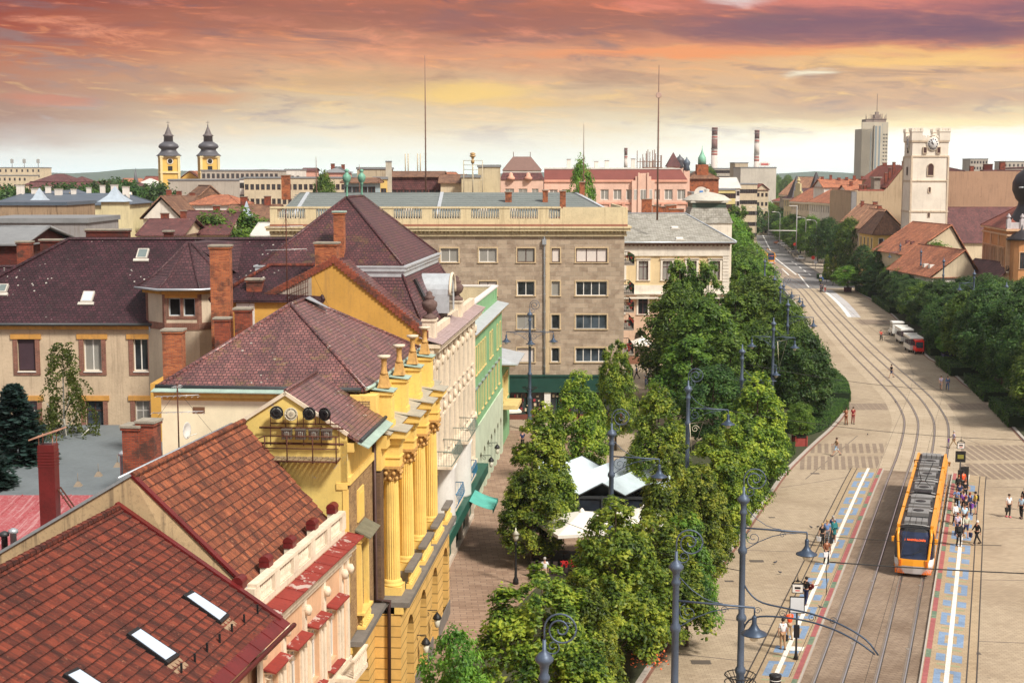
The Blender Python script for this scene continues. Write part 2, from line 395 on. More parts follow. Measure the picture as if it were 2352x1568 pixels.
m=MB();m.face([(-40,20,0),(95,20,0),(130,372,0),(60,372,0),(-40,215,0)]);m.build('plaza',PAVE,kind='structure')
# pedestrian street of larger slabs along the facades
m=MB();m.face([(-6,24,.004),(1.5,24,.004),(9,150,.004),(-6,150,.004)]);m.build('walking_street',PAVE2,kind='structure')
# tracks
TRK=[(1890,1850),(1974,1568),(2034,1350),(2094,1130),(2119.9,1042.9),(2128.6,979),(2118.2,945.4),(2095,911.9),(2061.4,878.3),(2025.2,844.7),(1989.5,811),(1956.6,777.5),(1925,743.9),(1894.1,710.3),(1866.6,676.7),(1846,659),(1798,630),(1750,601),(1722,575),(1713,552),(1714,533),(1722,519),(1735,510)]
def shift_kerb(pts):return[G(x,y)for x,y in pts]
tw=resample([G(x,y)for x,y in TRK],1.5)
i_end=next(i for i,q in enumerate(tw)if q.y>128)
i_x=next(i for i,q in enumerate(tw)if q.y>372)
m=MB();ribbon(m,tw[:i_end+1],-3.02,3.02,.008);m.build('track_bed',BED_D,kind='structure')
m=MB();ribbon(m,tw[i_end:i_x+1],-3.7,3.5,.008);m.build('track_slabs',BED_L,kind='structure')
STEEL=plain('rail_steel',(.55,.55,.56),.28,.9,var=.1);GROOVE=plain('rail_groove',(.05,.045,.04),.9)
m=MB()
for o_ in(-2.32,-.86,.83,2.27):
 strip(m,tw,o_-.035,o_+.035,.0,.045,0);ribbon(m,tw,o_+.035,o_+.09,.030,1);ribbon(m,tw,o_-.16,o_-.035,.028,2)
m.build('tram_rails',[STEEL,GROOVE,plain('rail_edge',(.20,.16,.13),.9)],kind='structure')
m=MB()
for q0 in range(6,i_end,9):
 q=tw[q0]
 for o_ in(-.86,2.27):
  a=offset(tw,o_)[q0];m.box((a.x-.25,a.y-.12,.012),(a.x+.1,a.y+.12,.03))
m.build('track_drain',plain('drain_iron',(.25,.22,.19),.7),kind='structure')
# platforms of the stop
i0=0
plat=[q for q in tw[:i_end+1]]
RED=pavem('red_blocks',(172,100,100),(156,88,90),(130,90,84),.4,.2);GRN=pavem('green_blocks',(124,140,118),(92,116,98),(90,100,84),.4,.2)
BLU=pavem('blue_blocks',(132,156,186),(118,142,174),(116,130,148),.4,.2);WHT=pavem('white_tactile',(240,236,228),(226,222,212),(200,194,184),.3,.3)
TAN=pavem('platform_blocks',(178,158,130),(164,146,120),(140,118,96),.4,.2)
KERB=plain('kerb_stone',(.42,.38,.34),.85,var=.2,scale=2);CURBR=plain('kerb_red_stone',(.22,.11,.08),.85,var=.2,scale=2)
DARKL=plain('drain_line',(.06,.05,.045),.8);YEL=plain('thin_green_line',(.28,.30,.18),.9)
def platform(side):
 ph=.16;s_=side
 def zz(o_):return.012+(ph-.012)*max(0,(2.9-o_)/2.9)
 def rib(mb,path,a,b,dz,mi=0):
  pa=offset(path,s_*(3.02+a));pb=offset(path,s_*(3.02+b))
  for i in range(len(path)-1):
   q=[(pa[i].x,pa[i].y,zz(a)+dz),(pb[i].x,pb[i].y,zz(b)+dz),(pb[i+1].x,pb[i+1].y,zz(b)+dz),(pa[i+1].x,pa[i+1].y,zz(a)+dz)]
   mb.face(q if s_>0 else q[::-1],mi)
 mb=MB();rib(mb,plat,0,2.9,0)
 pe=offset(plat,s_*3.02)
 for i in range(len(plat)-1):
  q=[(pe[i].x,pe[i].y,0),(pe[i].x,pe[i].y,ph),(pe[i+1].x,pe[i+1].y,ph),(pe[i+1].x,pe[i+1].y,0)]
  mb.face(q if s_<0 else q[::-1],1)
 mb.build('platform_paving',[TAN,KERB],kind='structure')
 mb=MB();rib(mb,plat,.0,.09,.004,0)
 for i in range(0,len(plat)-1):
  k=i%16
  rib(mb,plat[i:i+2],.13,.42,.004,2 if k in(3,6,9,14)else 1)
 rib(mb,plat,2.38,2.46,.004,3);rib(mb,plat,2.9,2.98,.006,3)
 # blue frames of 3 m with a gap, thin bars between, an emblem square now and then
 fine=resample(plat,.25);L=len(fine)-2;i=2 if s_<0 else 8;n=0
 while i+12<L:
  if n%3==2:
   rib(mb,fine[i:i+6],.70,1.2,.004,4);rib(mb,fine[i:i+6],1.58,2.12,.004,4);i+=8
  else:
   for a,b in((.70,1.06),(1.74,2.12)):rib(mb,fine[i:i+11],a,b,.004,4)
   for j in(i,i+8):rib(mb,fine[j:j+3],1.06,1.74,.004,4)
   i+=13
  rib(mb,fine[i:i+2],.78,2.05,.004,5);i+=3;n+=1
 rib(mb,plat,1.26,1.52,.008,6)
 if s_<0:
  k=next(i for i,q in enumerate(fine)if q.y>77.5)
  rib(mb,fine[k:k+4],.5,1.5,.009,6)
 mb.build('platform_pattern',[KERB,RED,GRN,DARKL,BLU,YEL,WHT],kind='structure')
platform(-1);platform(1)
# striped crossings set in the paving
ZEB=pavem('crossing_blocks',(146,130,114),(134,118,104),(120,106,92),.3,.2)
def zebra(x0,x1,yb,yt,n,vx,w):
 mb=MB()
 for k in range(n):
  a=G(x0+(x1-x0)*k/(n-1),yb);top=G(x0,yt).y;d=(vx-1176)/FL
  b=V((a.x+(top-a.y)*d,top,0))
  mb.face([(a.x-w,a.y,.005),(a.x+w,a.y,.005),(b.x+w,b.y,.005),(b.x-w,b.y,.005)])
 mb.build('crossing_stripes',ZEB,kind='structure')
zebra(1842,2034,1078,1047,13,1880,.2);zebra(1850,2044,1040,1018,13,1880,.2)
zebra(2232,2460,1100,1064,13,1300,.26);zebra(2205,2420,1056,1022,13,1300,.26)
zebra(1945,2048,941,926,9,1500,.3);zebra(2178,2280,941,926,9,1500,.3);zebra(1985,2052,746,734,8,1500,.4)
m=MB()
for(x0,y0),(x1,y1)in(((1690,1262),(1990,1272)),((1790,1120),(2010,1085)),((1620,1415),(1900,1452)),((1550,1500),(1830,1530)),((1890,905),(2060,925)),((1880,850),(1990,862)),((2230,1120),(2352,1118)),((2225,1215),(2352,1212)),((2215,1330),(2352,1332)),((2205,1470),(2352,1476)),((2050,830),(2140,880)),((2080,850),(2230,940)),((1970,1000),(1850,1100)),((2100,960),(2250,1020))):
 a,b=G(x0,y0),G(x1,y1);n_=(b-a).normalized().cross(V((0,0,1)))*.05;m.face([(*(a-n_).xy,.003),(*(b-n_).xy,.003),(*(b+n_).xy,.003),(*(a+n_).xy,.003)])
m.build('paving_seams',plain('seam_dark',(.15,.12,.10),.9),kind='structure')
# kerbs and raised park ground either side
KL=[(1400,1700),(1475.6,1568),(1562,1440),(1627.5,1340.6),(1704,1235.6),(1765,1146),(1807.5,1085.6),(1852,1040),(1881,1012.6),(1914.6,982),(1940,950),(1941,925),(1928,896),(1903,868),(1886,830),(1878,790),(1858,745),(1836,705),(1808,672),(1788,650)]
KR=[(2490,1135),(2420,1072),(2352,1012.7),(2301,955.5),(2260.6,911.9),(2217,885),(2190,861.5),(2153,834.6),(2119.5,811),(2059,733.8),(2008.7,693.5),(1970,671.7),(1962,663)]
kl=resample([G(x,y)for x,y in KL],2.0);kr=resample([G(x,y)for x,y in KR],2.0)
m=MB();strip(m,kl,-.32,-.02,0,.13,0);strip(m,kl,-.02,.16,0,.03,1);m.build('park_kerb',[KERB,CURBR],kind='structure')
m=MB();strip(m,kr,.02,.32,0,.13,0);strip(m,kr,-.16,.02,0,.03,1);m.build('grove_kerb',[KERB,CURBR],kind='structure')
SOIL=plain('park_soil',(.05,.055,.025),.95,var=.4,scale=.8)
m=MB();inner=[q for q in offset(kl,-.32)]
for i in range(len(inner)-1):
 a,b=inner[i],inner[i+1];m.face([(a.x-9-a.y*.02,a.y,.10),(a.x,a.y,.10),(b.x,b.y,.10),(b.x-9-b.y*.02,b.y,.10)])
m.build('park_bed',SOIL,kind='structure')
m=MB();inner=offset(kr,.32)
for i in range(len(inner)-1):
 a,b=inner[i],inner[i+1];m.face([(a.x,a.y,.10),(a.x+60,a.y,.10),(b.x+60,b.y,.10),(b.x,b.y,.10)])
m.build('grove_bed',SOIL,kind='structure')
# boulevard beyond the square
def poly(mb,pts,z,mi=0):mb.face([(q.x,q.y,z)for q in(G(x,y)for x,y in pts)],mi)
m=MB();poly(m,[(1822,663),(1972,661),(2040,664),(2040,647),(1968,649),(1896,641),(1882,629),(1823,596),(1806,573),(1783,553),(1765,535),(1757,514),(1708,515),(1690,535),(1680,560),(1720,610)],.016)
m.build('road',ASPH,kind='structure')
m=MB();ribbon(m,tw[i_x:],-4.4,4.4,.022);m.build('tram_lane',pavem('lane_blocks',(176,158,140),(160,144,126),(130,114,100),1,.5,.04),kind='structure')
m=MB();poly(m,[(1896,641),(1968,649),(1966,630),(1920,610),(1880,585),(1836,560),(1806,545),(1790,553),(1823,590),(1882,627)],.05);m.build('pavement',pavem('pavement_pale',(214,200,180),(200,186,166),(170,156,140),1,.5,.03),kind='structure')
LINE=plain('road_paint',(.75,.75,.72),.7,var=.06)
m=MB()
for a,b,w in(((1777,590),(1829,631),.22),((1834,630),(1858,660),.18),((1752,540),(1777,590),.22),((1796,617),(1812,632),.2)):
 p_,q_=G(*a),G(*b);m.face([(p_.x-w,p_.y,.03),(p_.x+w,p_.y,.03),(q_.x+w,q_.y,.03),(q_.x-w,q_.y,.03)])
pa=[G(1818,600).lerp(G(1862,632),k/9)for k in range(10)]
for k in range(0,9,2):a,b=pa[k],pa[k+1];m.face([(a.x-.2,a.y,.03),(a.x+.2,a.y,.03),(b.x+.2,b.y,.03),(b.x-.2,b.y,.03)])
# the far platform's white guide line, widening towards the camera
fp=resample([G(1896,666),(G(1925,690)),G(1947,714),G(1958,729)],1.0)
m2=MB();ribbon(m2,fp,-1.6,2.2,.006);m2.build('far_platform',pavem('far_platform_blocks',(176,180,190),(196,190,186),(170,160,150),.8,.4),kind='structure')
ribbon(m,fp,.1,.9,.03)
m.build('road_markings',LINE,kind='structure')
# manhole covers, drains and stains on the square
m=MB()
for x,y,w in((1738,1288,.5),(1610,1520,.55),(1872,1087,.4),(1912,950,.45),(1675,1334,.3),(1773,1188,.25),(1244,1180,.3),(1270,1182,.25),(2240,1500,.3)):
 q=G(x,y);m.box((q.x-w,q.y-w*.6,.0),(q.x+w,q.y+w*.6,.014))
m.build('drain_covers',plain('cover_iron',(.11,.09,.075),.7),kind='structure')
# hills on the horizon
HILL=plain('hill_wood',(.05,.09,.06),1,var=.35,scale=.002)
m=MB();rnd=random.Random(3);n=90
for k in range(n):
 def hz(k):x=-5200+10400*k/n;return x,27+13*math.exp(-((x+1100)/900)**2)+14*math.exp(-((x-2300)/1400)**2)+6*math.sin(x*.0031)+5*math.sin(x*.011)+3*math.sin(x*.041)
 (xa,za),(xb,zb)=hz(k),hz(k+1)
 m.face([(xa,5000,-1),(xb,5000,-1),(xb,6000,zb),(xa,6000,za)]);m.face([(xa,6000,za),(xb,6000,zb),(xb,7200,-1),(xa,7200,-1)])
m.build('hills',HILL,kind='structure')
# ================================================================ building helpers
def HP(x,y,p0,n):
 """where the sight line of (x, y) meets the plane through p0 with normal n"""
 a=V(_ray(x,y));o=V((0,0,HC));p0=V(p0);n=V(n);return o+a*((p0-o).dot(n)/a.dot(n))
def loc(t):return Matrix.Rotation(-t.rotation_euler.z,4,'Z')@Matrix.Translation(-t.location)
def fthing(name,label,cat,o,d,group=None):
 """thing whose local x runs along d (facade to its right-hand side, building on the left)"""
 return thing(name,label,cat,(o[0],o[1],o[2]if len(o)>2 else 0),math.atan2(d[1],d[0]),group)
def wall(mb,M,W,z0,z1,wins=(),mi=0,rd=.18,arch=()):
 """flat wall in the plane y=0 of M with real openings and reveals; wins = (x, z, w, h)"""
 wins=[w for w in wins]
 xs=sorted({0,W}|{w[0]for w in wins}|{w[0]+w[2]for w in wins});zs=sorted({z0,z1}|{w[1]for w in wins}|{w[1]+w[3]for w in wins})
 xs=[x for x in xs if 0<=x<=W];zs=[z for z in zs if z0<=z<=z1]
 for j in range(len(zs)-1):
  run=None
  for i in range(len(xs)-1):
   cx,cz=(xs[i]+xs[i+1])/2,(zs[j]+zs[j+1])/2
   solid=not any(w[0]<cx<w[0]+w[2]and w[1]<cz<w[1]+w[3]for w in wins)
   if solid:run=xs[i]if run is None else run
   if run is not None and(not solid or i==len(xs)-2):
    e=xs[i+1]if solid else xs[i]
    mb.face([M@V(q)for q in((run,0,zs[j]),(e,0,zs[j]),(e,0,zs[j+1]),(run,0,zs[j+1]))],mi);run=None
 for x,z,w,h in[q[:4]for q in wins]:
  for a,b in(((x,z),(x+w,z)),((x+w,z),(x+w,z+h)),((x+w,z+h),(x,z+h)),((x,z+h),(x,z))):
   mb.face([M@V(q)for q in((a[0],0,a[1]),(b[0],0,b[1]),(b[0],rd,b[1]),(a[0],rd,a[1]))],mi)
_WM={}
def wmesh(w,h,nx,ny,fr,gl,arch,fw):
 k=(round(w,2),round(h,2),nx,ny,fr.name,gl.name,arch,fw)
 if k not in _WM:
  m=MB();f=fw
  m.box((0,0,0),(f,.05,h));m.box((w-f,0,0),(w,.05,h));m.box((f,0,0),(w-f,.05,f));m.box((f,0,h-f),(w-f,.05,h))
  for i in range(1,nx):x=w*i/nx;m.box((x-f/2,.002,f),(x+f/2,.045,h-f))
  for i in range(1,ny):z=h*(i/ny if ny!=2 else.68);m.box((f,.004,z-f/2),(w-f,.043,z+f/2))
  g_=MB();g_.face([(f/2,.03,f/2),(w-f/2,.03,f/2),(w-f/2,.03,h-f/2),(f/2,.03,h-f/2)])
  _WM[k]=(m.mesh('window',fr),g_.mesh('pane',gl))
 return _WM[k]
WFR=plain('window_white',(.72,.70,.66),.5,var=.08);WBR=plain('window_brown',(.07,.03,.025),.6);WGY=plain('window_grey',(.35,.35,.34),.6)
GL=glassy('glass_dark');GL2=glassy('glass_blue',(.05,.065,.08));GLC=glassy('curtain_pale',curtain=(.34,.33,.30));GLW=glassy('curtain_white',curtain=(.62,.60,.58));GLP=glassy('curtain_plum',curtain=(.10,.05,.06))
BLIND=plain('roller_blind',(.66,.60,.56),.6,var=.05)
def window(t,M,x,z,w,h,nx=2,ny=1,fr=None,gl=None,rd=.18,fw=.07,sur=None,sw=.14,sp=.04,hood=None,sill=None,name='window'):
 fr=fr or WFR;gl=gl or GL;a,b=wmesh(w,h,nx,ny,fr,gl,0,fw)
 o=inst(None,a,name,t);o.matrix_local=M@Matrix.Translation((x,rd-.05,z))
 inst(None,b,'pane',o)
 if sur:
  k=('s',round(w,2),round(h,2),sur.name,sw,sp,hood and hood.name,sill and sill.name,rd)
  if k not in _WM:
   m=MB();q=0.002
   y1=-rd+.05+.0;y0=y1-sp
   m.box((-sw,y0,-q),(0,y1,h));m.box((w,y0,-q),(w+sw,y1,h));m.box((-sw,y0-.002,h),(w+sw,y1,h+sw))
   m.box((-sw-.04,y0-.07,-.09),(w+sw+.04,y1+.1,-q),1)
   if hood:m.box((-sw-.1,y0-.16,h+sw),(w+sw+.1,y1,h+sw+.1),2)
   _WM[k]=m.mesh('surround',[sur,sill or sur,hood or sur])
  inst(None,_WM[k],'surround',o)
 return o
def grid(x0,dx,nx,z,w,h):return[(x0+dx*i,z,w,h)for i in range(nx)]
I4=Matrix.Identity(4)
def sides(W,D):return frame((0,0),(1,0)),frame((W,0),(0,1)),frame((W,D),(-1,0)),frame((0,D),(0,-1))
def body(t,W,D,z0,z1,mat,front=(),right=(),left=(),back=(),name='wall',wk=None,top=True,x0=0,y0=0,rd=.18):
 """four walls round a rectangle, with windows; wk: keyword args for the windows"""
 mb=MB();T=Matrix.Translation((x0,y0,0));Ms=[T@q for q in sides(W,D)]
 for M,L,ws in zip(Ms,(W,D,W,D),(front,right,back,left)):wall(mb,M,L,z0,z1,ws,rd=rd)
 if top:mb.face([(x0,y0,z1-.02),(x0+W,y0,z1-.02),(x0+W,y0+D,z1-.02),(x0,y0+D,z1-.02)])
 o=mb.build(name,mat,t)
 for M,ws in zip(Ms,(front,right,back,left)):
  for q in ws:
   kw=dict(wk or{});kw.update(q[4]if len(q)>4 else{});window(t,M,*q[:4],rd=rd,**kw)
 return o
def hip(mb,x0,x1,y0,y1,z,h,rx0,rx1,ry0=None,ry1=None,mi=0,cap=None,fas=.14):
 """hip/gable roof over a rectangle; ridge from (rx0, ry0) to (rx1, ry1)"""
 if ry0 is None:ry0=ry1=(y0+y1)/2
 a,b,c,d=(x0,y0,z),(x1,y0,z),(x1,y1,z),(x0,y1,z);e,f=(rx0,ry0,z+h),(rx1,ry1,z+h)
 if ry0==ry1:
  F=[(a,b,f,e),(b,c,f),(c,d,e,f),(d,a,e)]
 else:
  F=[(a,b,e),(b,c,f,e),(c,d,f),(d,a,e,f)]
 for q in F:
  if len(q)==3 and min(abs(ry0-y0),abs(y1-ry1),abs(rx0-x0),abs(x1-rx1))<.3 and(ry0!=ry1 or abs(rx0-x0)<.3):continue
  mb.face(q,mi)
 lo=[(x,y,zz-fas)for x,y,zz in(a,b,c,d)];mb.face(lo[::-1],mi)
 hi_=[a,b,c,d]
 for k in range(4):mb.face([lo[k],lo[(k+1)%4],hi_[(k+1)%4],hi_[k]],mi)
 if cap is not None:
  for p_,q_ in((a,e),(b,e if ry0!=ry1 else f),(c,f),(d,f if ry0!=ry1 else e),(e,f)):
   if(V(p_)-V(q_)).length>.05:mb.tube([p_,q_],.11,6,cap)
def chimney(t,x,y,z0,z1,w=.6,d=.6,mat=None,cap=None,pots=0,M=None):
 mb=MB(M);mb.box((x-w/2,y-d/2,z0),(x+w/2,y+d/2,z1-.18));mb.box((x-w/2-.06,y-d/2-.06,z1-.30),(x+w/2+.06,y+d/2+.06,z1-.2),0)
 mb.box((x-w/2-.09,y-d/2-.09,z1-.18),(x+w/2+.09,y+d/2+.09,z1-.08),1)
 for k in range(pots):xx=x-w/2+w*(k+.5)/pots;mb.lathe([(.13,0),(.11,.35),(.13,.37)],(xx,y,z1-.1),8,1)
 return mb.build('chimney',[mat or BRK,cap or CAPS],t)
BRK=bricks('brick_red',(.38,.085,.04),(.22,.045,.026),(.15,.09,.07),dirt=.75)
BRO=bricks('brick_orange',(.55,.17,.06),(.30,.07,.03),(.26,.16,.11),dirt=.6)
BRD=bricks('brick_dark',(.17,.032,.022),(.09,.02,.016),(.07,.04,.035),dirt=.5)
CAPS=plain('chimney_cap',(.30,.27,.22),.9,var=.35,scale=3,bmp=.5)
ZINC=plain('zinc',(.46,.50,.54),.38,.55,var=.2,scale=.8);ZDK=plain('gutter_dark',(.05,.055,.06),.5,.3);COPP=plain('copper_patina',(.36,.48,.42),.7,.1,var=.25,scale=1.2)
def gutter(t,pts,r=.09,mat=None,name='gutter',M=None):return MB(M).tube(pts,r,8).build(name,mat or ZDK,t)
# ---- real profiled tiles laid in courses
def clay(name,c1,c2,dark=(.05,.022,.018),pale=(.5,.25,.15),k=.5):
 def fn(q,b):
  oc=q.new('ShaderNodeTexCoord').outputs['Object'];P=geo(q)
  bt=q.new('ShaderNodeTexBrick',{'Vector':oc,'Color1':hexc(c1),'Color2':hexc(c2),'Mortar':hexc(c2),'Scale':1.0,'Mortar Size':.0,'Brick Width':.24,'Row Height':.36})
  bt.offset=.0
  n=q.noise(P,.5,5,.7);n2=q.noise(P,5,5,.75);mp=q.new('ShaderNodeMapping',{'Vector':oc,'Scale':(3.2,.25,1)}).outputs[0]
  col=q.mix(q.m('MULTIPLY',q.sstep(q.noise(mp,1,4,.7),.44,.64),k),bt.outputs[0],tuple(dark)+(1,))
  col=q.mix(q.m('MULTIPLY',q.sstep(n,.45,.7),.45),col,q.mix(1.0,col,(.62,.55,.55,1),'MULTIPLY'))
  col=q.mix(q.m('MULTIPLY',q.sstep(n2,.58,.70),.6),col,tuple(pale)+(1,))
  col=q.mix(q.m('MULTIPLY',q.sstep(q.noise(P,2.2,6,.8),.53,.64),.65),col,tuple(dark)+(1,))
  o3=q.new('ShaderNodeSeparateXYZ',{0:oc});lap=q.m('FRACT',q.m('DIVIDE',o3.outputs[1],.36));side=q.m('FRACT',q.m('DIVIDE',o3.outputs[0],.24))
  tile_shade=q.m('MAXIMUM',q.m('MULTIPLY',q.sstep(lap,.80,.97),.75),q.m('MULTIPLY',q.m('LESS_THAN',side,.12),.5));col=q.mix(tile_shade,col,tuple(dark)+(1,))  # shadow under each lap and in the side grooves, painted into the tile colour
  q.put(b.inputs['Base Color'],col);b.inputs['Roughness'].default_value=.75;b.inputs['Specular IOR Level'].default_value=.3
  bump(q,b,n2,.4,.02)
 return material(name,fn)
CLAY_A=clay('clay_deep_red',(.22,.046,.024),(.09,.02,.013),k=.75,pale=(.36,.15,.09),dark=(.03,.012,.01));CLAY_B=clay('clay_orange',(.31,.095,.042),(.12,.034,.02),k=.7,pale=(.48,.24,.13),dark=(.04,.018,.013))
def laid_slope(t,name,mat,a,b,c,d,course=.36,tile=.24,lip=.06,amp=.045):
 """a, b = eave ends, c, d = ridge ends (world); interlocking tiles as real relief"""
 a,b,c,d=map(V,(a,b,c,d));ex=(b-a).normalized();n=ex.cross(d-a).normalized();ey=n.cross(ex)
 Mw=Matrix((tuple(v_[i]for v_ in(ex,ey,n))+(a[i],)for i in range(3))if False else[[ex[i],ey[i],n[i],a[i]]for i in range(3)]+[[0,0,0,1]])
 L=lambda p_:V(((p_-a).dot(ex),(p_-a).dot(ey)))
 A2,B2,C2,D2=L(a),L(b),L(c),L(d);H_=max(C2.y,D2.y);mb=MB();ny=int(H_/course)+1
 for j in range(ny):
  y0,y1=j*course,min((j+1)*course+.04,H_)
  if y0>=H_:break
  def xr(y):f_=min(1,max(0,y/D2.y))if D2.y else 0;l=A2.x+(D2.x-A2.x)*f_;f_=min(1,max(0,y/C2.y));return l,B2.x+(C2.x-B2.x)*f_
  (l0,r0),(l1,r1)=xr(y0),xr(y1);jit=random.Random(j).uniform(-.004,.004)
  s0,s1=math.ceil(min(l0,l1)/(tile/6)),math.floor(max(r0,r1)/(tile/6));prev=None
  for k in range(s0,s1+1):
   x=k*tile/6;ph=k%6;hgt=(0,.5,.15,.5,.15,1)[ph]*amp
   xa,xb=min(max(x,l0),r0),min(max(x,l1),r1);u_=random.Random(j*999+k//6).uniform(-.006,.006)
   cur=(mb.p((xa,y0,hgt+lip+u_+jit)),mb.p((xb,y1,hgt+u_)),mb.p((xa,y0,hgt+jit-.01)))
   if prev:mb.idx([prev[0],cur[0],cur[1],prev[1]],0);mb.idx([prev[2],cur[2],cur[0],prev[0]],0)
   prev=cur
 me=mb.mesh(name,mat);o=bpy.data.objects.new(name,me);C.objects.link(o);o.parent=t;o.matrix_local=loc(t)@Mw
 return o
def ridge_tiles(t,a,b,mat,r=.13,step=.36,name='ridge_tile_row'):
 a,b=V(a),V(b);L=(b-a).length;n=max(1,int(L/step));mb=MB(loc(t))
 for k in range(n):p_=a.lerp(b,k/n);q_=a.lerp(b,(k+1.12)/n);mb.tube([p_,q_],[r,r*1.22],8,cap=True,smooth=False)
 return mb.build(name,mat,t)
def baluster_prof(h,r=.09):return[(r*1.0,0),(r,h*.08),(r*.5,h*.14),(r*.95,h*.38),(r*.9,h*.5),(r*.42,h*.8),(r*.4,h*.86),(r*.9,h*.92),(r*.9,h)]
def urn(mb,c,h,r,mi=0):mb.lathe([(r*.9,0),(r*.9,h*.1),(r*.35,h*.16),(r*.35,h*.24),(r*.8,h*.34),(r,h*.5),(r*.95,h*.6),(r*.55,h*.68),(r*.6,h*.72),(r*.7,h*.78),(r*.35,h*.84),(r*.4,h*.92),(r*.1,h)],c,12,mi)
# ================================================================ near buildings on the left
PINK=plaster('peach_render',(.66,.42,.26),.15,scale=.9);CREAMT=plaster('cream_trim',(.74,.64,.50),.35,(.25,.19,.13),scale=.8)
REDP=plain('red_painted_tin',(.13,.012,.012),.45,.1,var=.35,scale=1.2,spec=.5);REDW=plaster('red_tin_weathered',(.27,.045,.035),.6,(.14,.03,.03),scale=1.4,patch=.42,patchc=(.46,.36,.32))
PALEZ=plain('pale_blue_tin',(.60,.68,.72),.5,.2,var=.14,scale=.8);OCHRE=plaster('ochre_wall',(.60,.34,.08),.4,(.30,.18,.08),scale=.35)
YELW=plaster('yellow_render',(.80,.55,.14),.22,(.34,.22,.10),scale=.6);YELT=plaster('yellow_trim',(.82,.57,.17),.25,(.30,.20,.10),scale=.9);YELP=plaster('yellow_flaked',(.80,.60,.19),.2,(.30,.22,.12),scale=.6,patch=.40,patchc=(.52,.46,.36))
RUST=plain('rusty_steel',(.10,.035,.022),.8,.2,var=.4,scale=6);BLK=plain('black_metal',(.02,.02,.022),.5,.3)
YBRK=bricks('brick_yellow',(.50,.33,.15),(.34,.20,.09),(.20,.13,.08),dirt=.45);DBRK=bricks('brick_brown',(.20,.12,.065),(.14,.08,.05),(.10,.07,.05),dirt=.4)
CREAMW=plaster('cream_side_wall',(.86,.78,.56),.06,scale=.4)
# --- salmon town house with the foreground roofs ------------------------------------------------
FPd=V((.167,1,0)).normalized();FPo=(-9.37,50.5)
F1=frame(FPo,FPd)
def W1(x,y,z):return F1@V((x,y,z))
ta=fthing('corner_house','corner house with a deep red tiled roof and three long roof windows','house',FPo,FPd)
body(ta,28,11,0,11.2,PINK,x0=-29,y0=.0,name='wall')
# roof A
ea,eb,rb_,ra=W1(-30,-1.15,11.35),W1(-.95,-1.15,11.35),W1(-.95,4.78,15.2),W1(-30,4.78,15.2)
mb=MB();mb.slab([(-30,-1.2,11.28),(-.9,-1.2,11.28),(-.9,4.78,15.13),(-30,4.78,15.13)],.16);mb.slab([(-30,11.5,10.8),(-.9,11.5,10.8),(-.9,4.79,15.13),(-30,4.79,15.13)],.16)
mb.face([(-1.0,-.2,11.2),(-1.0,10.8,11.2),(-1.0,4.78,15)]);mb.build('roof',plain('roof_underside',(.12,.05,.04),.9),ta)
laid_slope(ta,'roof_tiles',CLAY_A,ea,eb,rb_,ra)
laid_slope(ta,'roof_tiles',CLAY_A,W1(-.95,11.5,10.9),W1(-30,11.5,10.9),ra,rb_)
ridge_tiles(ta,rb_+V((0,0,.04)),ra+V((0,0,.04)),CLAY_A)
mb=MB();mb.slab([(-.98,-1.3,11.44),(-.72,-1.3,11.44),(-.72,4.85,15.42),(-.98,4.85,15.42)],.12);mb.build('verge_flashing',REDP,ta)
mb=MB();mb.slab([(-30,-1.55,11.2),(-.7,-1.55,11.2),(-.7,-1.12,11.48),(-30,-1.12,11.48)],.05);mb.tube([(-30,-1.66,11.12),(-.6,-1.66,11.12)],.09,8)
for k in range(24):x=-29+k*1.2;mb.slab([(x,-1.55,11.22),(x+.04,-1.55,11.22),(x+.04,-1.13,11.5),(x,-1.13,11.5)],.02)
mb.build('eave_flashing',REDP,ta)
mb=MB();mb.box((-29,-.5,10.7),(-1.0,-.002,11.12));mb.box((-29,-.3,10.3),(-1.0,-.004,10.7));mb.build('cornice',CREAMT,ta)
pA,nA=eb,(eb-ea).cross(rb_-eb)
for k in range(7):
 q=HP(*((417,1549),(448,1526),(476,1501),(505,1480),(533,1457),(561,1434),(592,1411))[k],pA,nA)
 lq=loc(ta)@q;MB().box((lq.x-.03,lq.y-.03,lq.z-.1),(lq.x+.03,lq.y+.03,lq.z+.38)).build('snow_guard',BLK,ta)
def roof_window(t,pts,name='roof_window'):
 """four photo corners of the frame lying on roof A: top left, top right, bottom right, bottom left"""
 L=loc(t);w=[L@HP(x,y,pA,nA)for x,y in pts];n=(w[1]-w[0]).cross(w[3]-w[0]).normalized();n=n if n.z>0 else-n
 q=[p_+n*.17 for p_ in w];mb=MB();mb.slab(q,.16);fo=mb.build(name,BLK,t)
 ce=sum(q,V())/4;r=[ce+(p_-ce)*.84+n*.012 for p_ in q];ex=(q[3]-q[0]).normalized()*.18
 r=[r[0],r[1],r[2],r[3]];mb=MB();mb.slab(r,.01);mb.build('pane',material('skylight_glass',lambda q_,b:(b.inputs['Base Color'].default_value.__setitem__(slice(0,4),(.50,.60,.74,1)),b.inputs['Roughness'].__setattr__('default_value',.12),b.inputs['Coat Weight'].__setattr__('default_value',1.0))),fo)
 e=[q[3]+(q[3]-q[0]).normalized()*.02-n*.1,q[2]+(q[2]-q[1]).normalized()*.02-n*.1];d=(q[3]-q[0]).normalized()*.42
 mb=MB();mb.slab([e[0],e[1],e[1]+d-n*.02,e[0]+d-n*.02],.03);mb.build('flashing',plain('lead_apron',(.32,.22,.14),.7,.2),fo)
roof_window(ta,[(415,1374),(436,1363),(523,1420),(504,1438)])
roof_window(ta,[(286,1463),(311,1447),(408,1512),(380,1531)])
roof_window(ta,[(140,1556),(172,1541),(262,1600),(232,1622)])
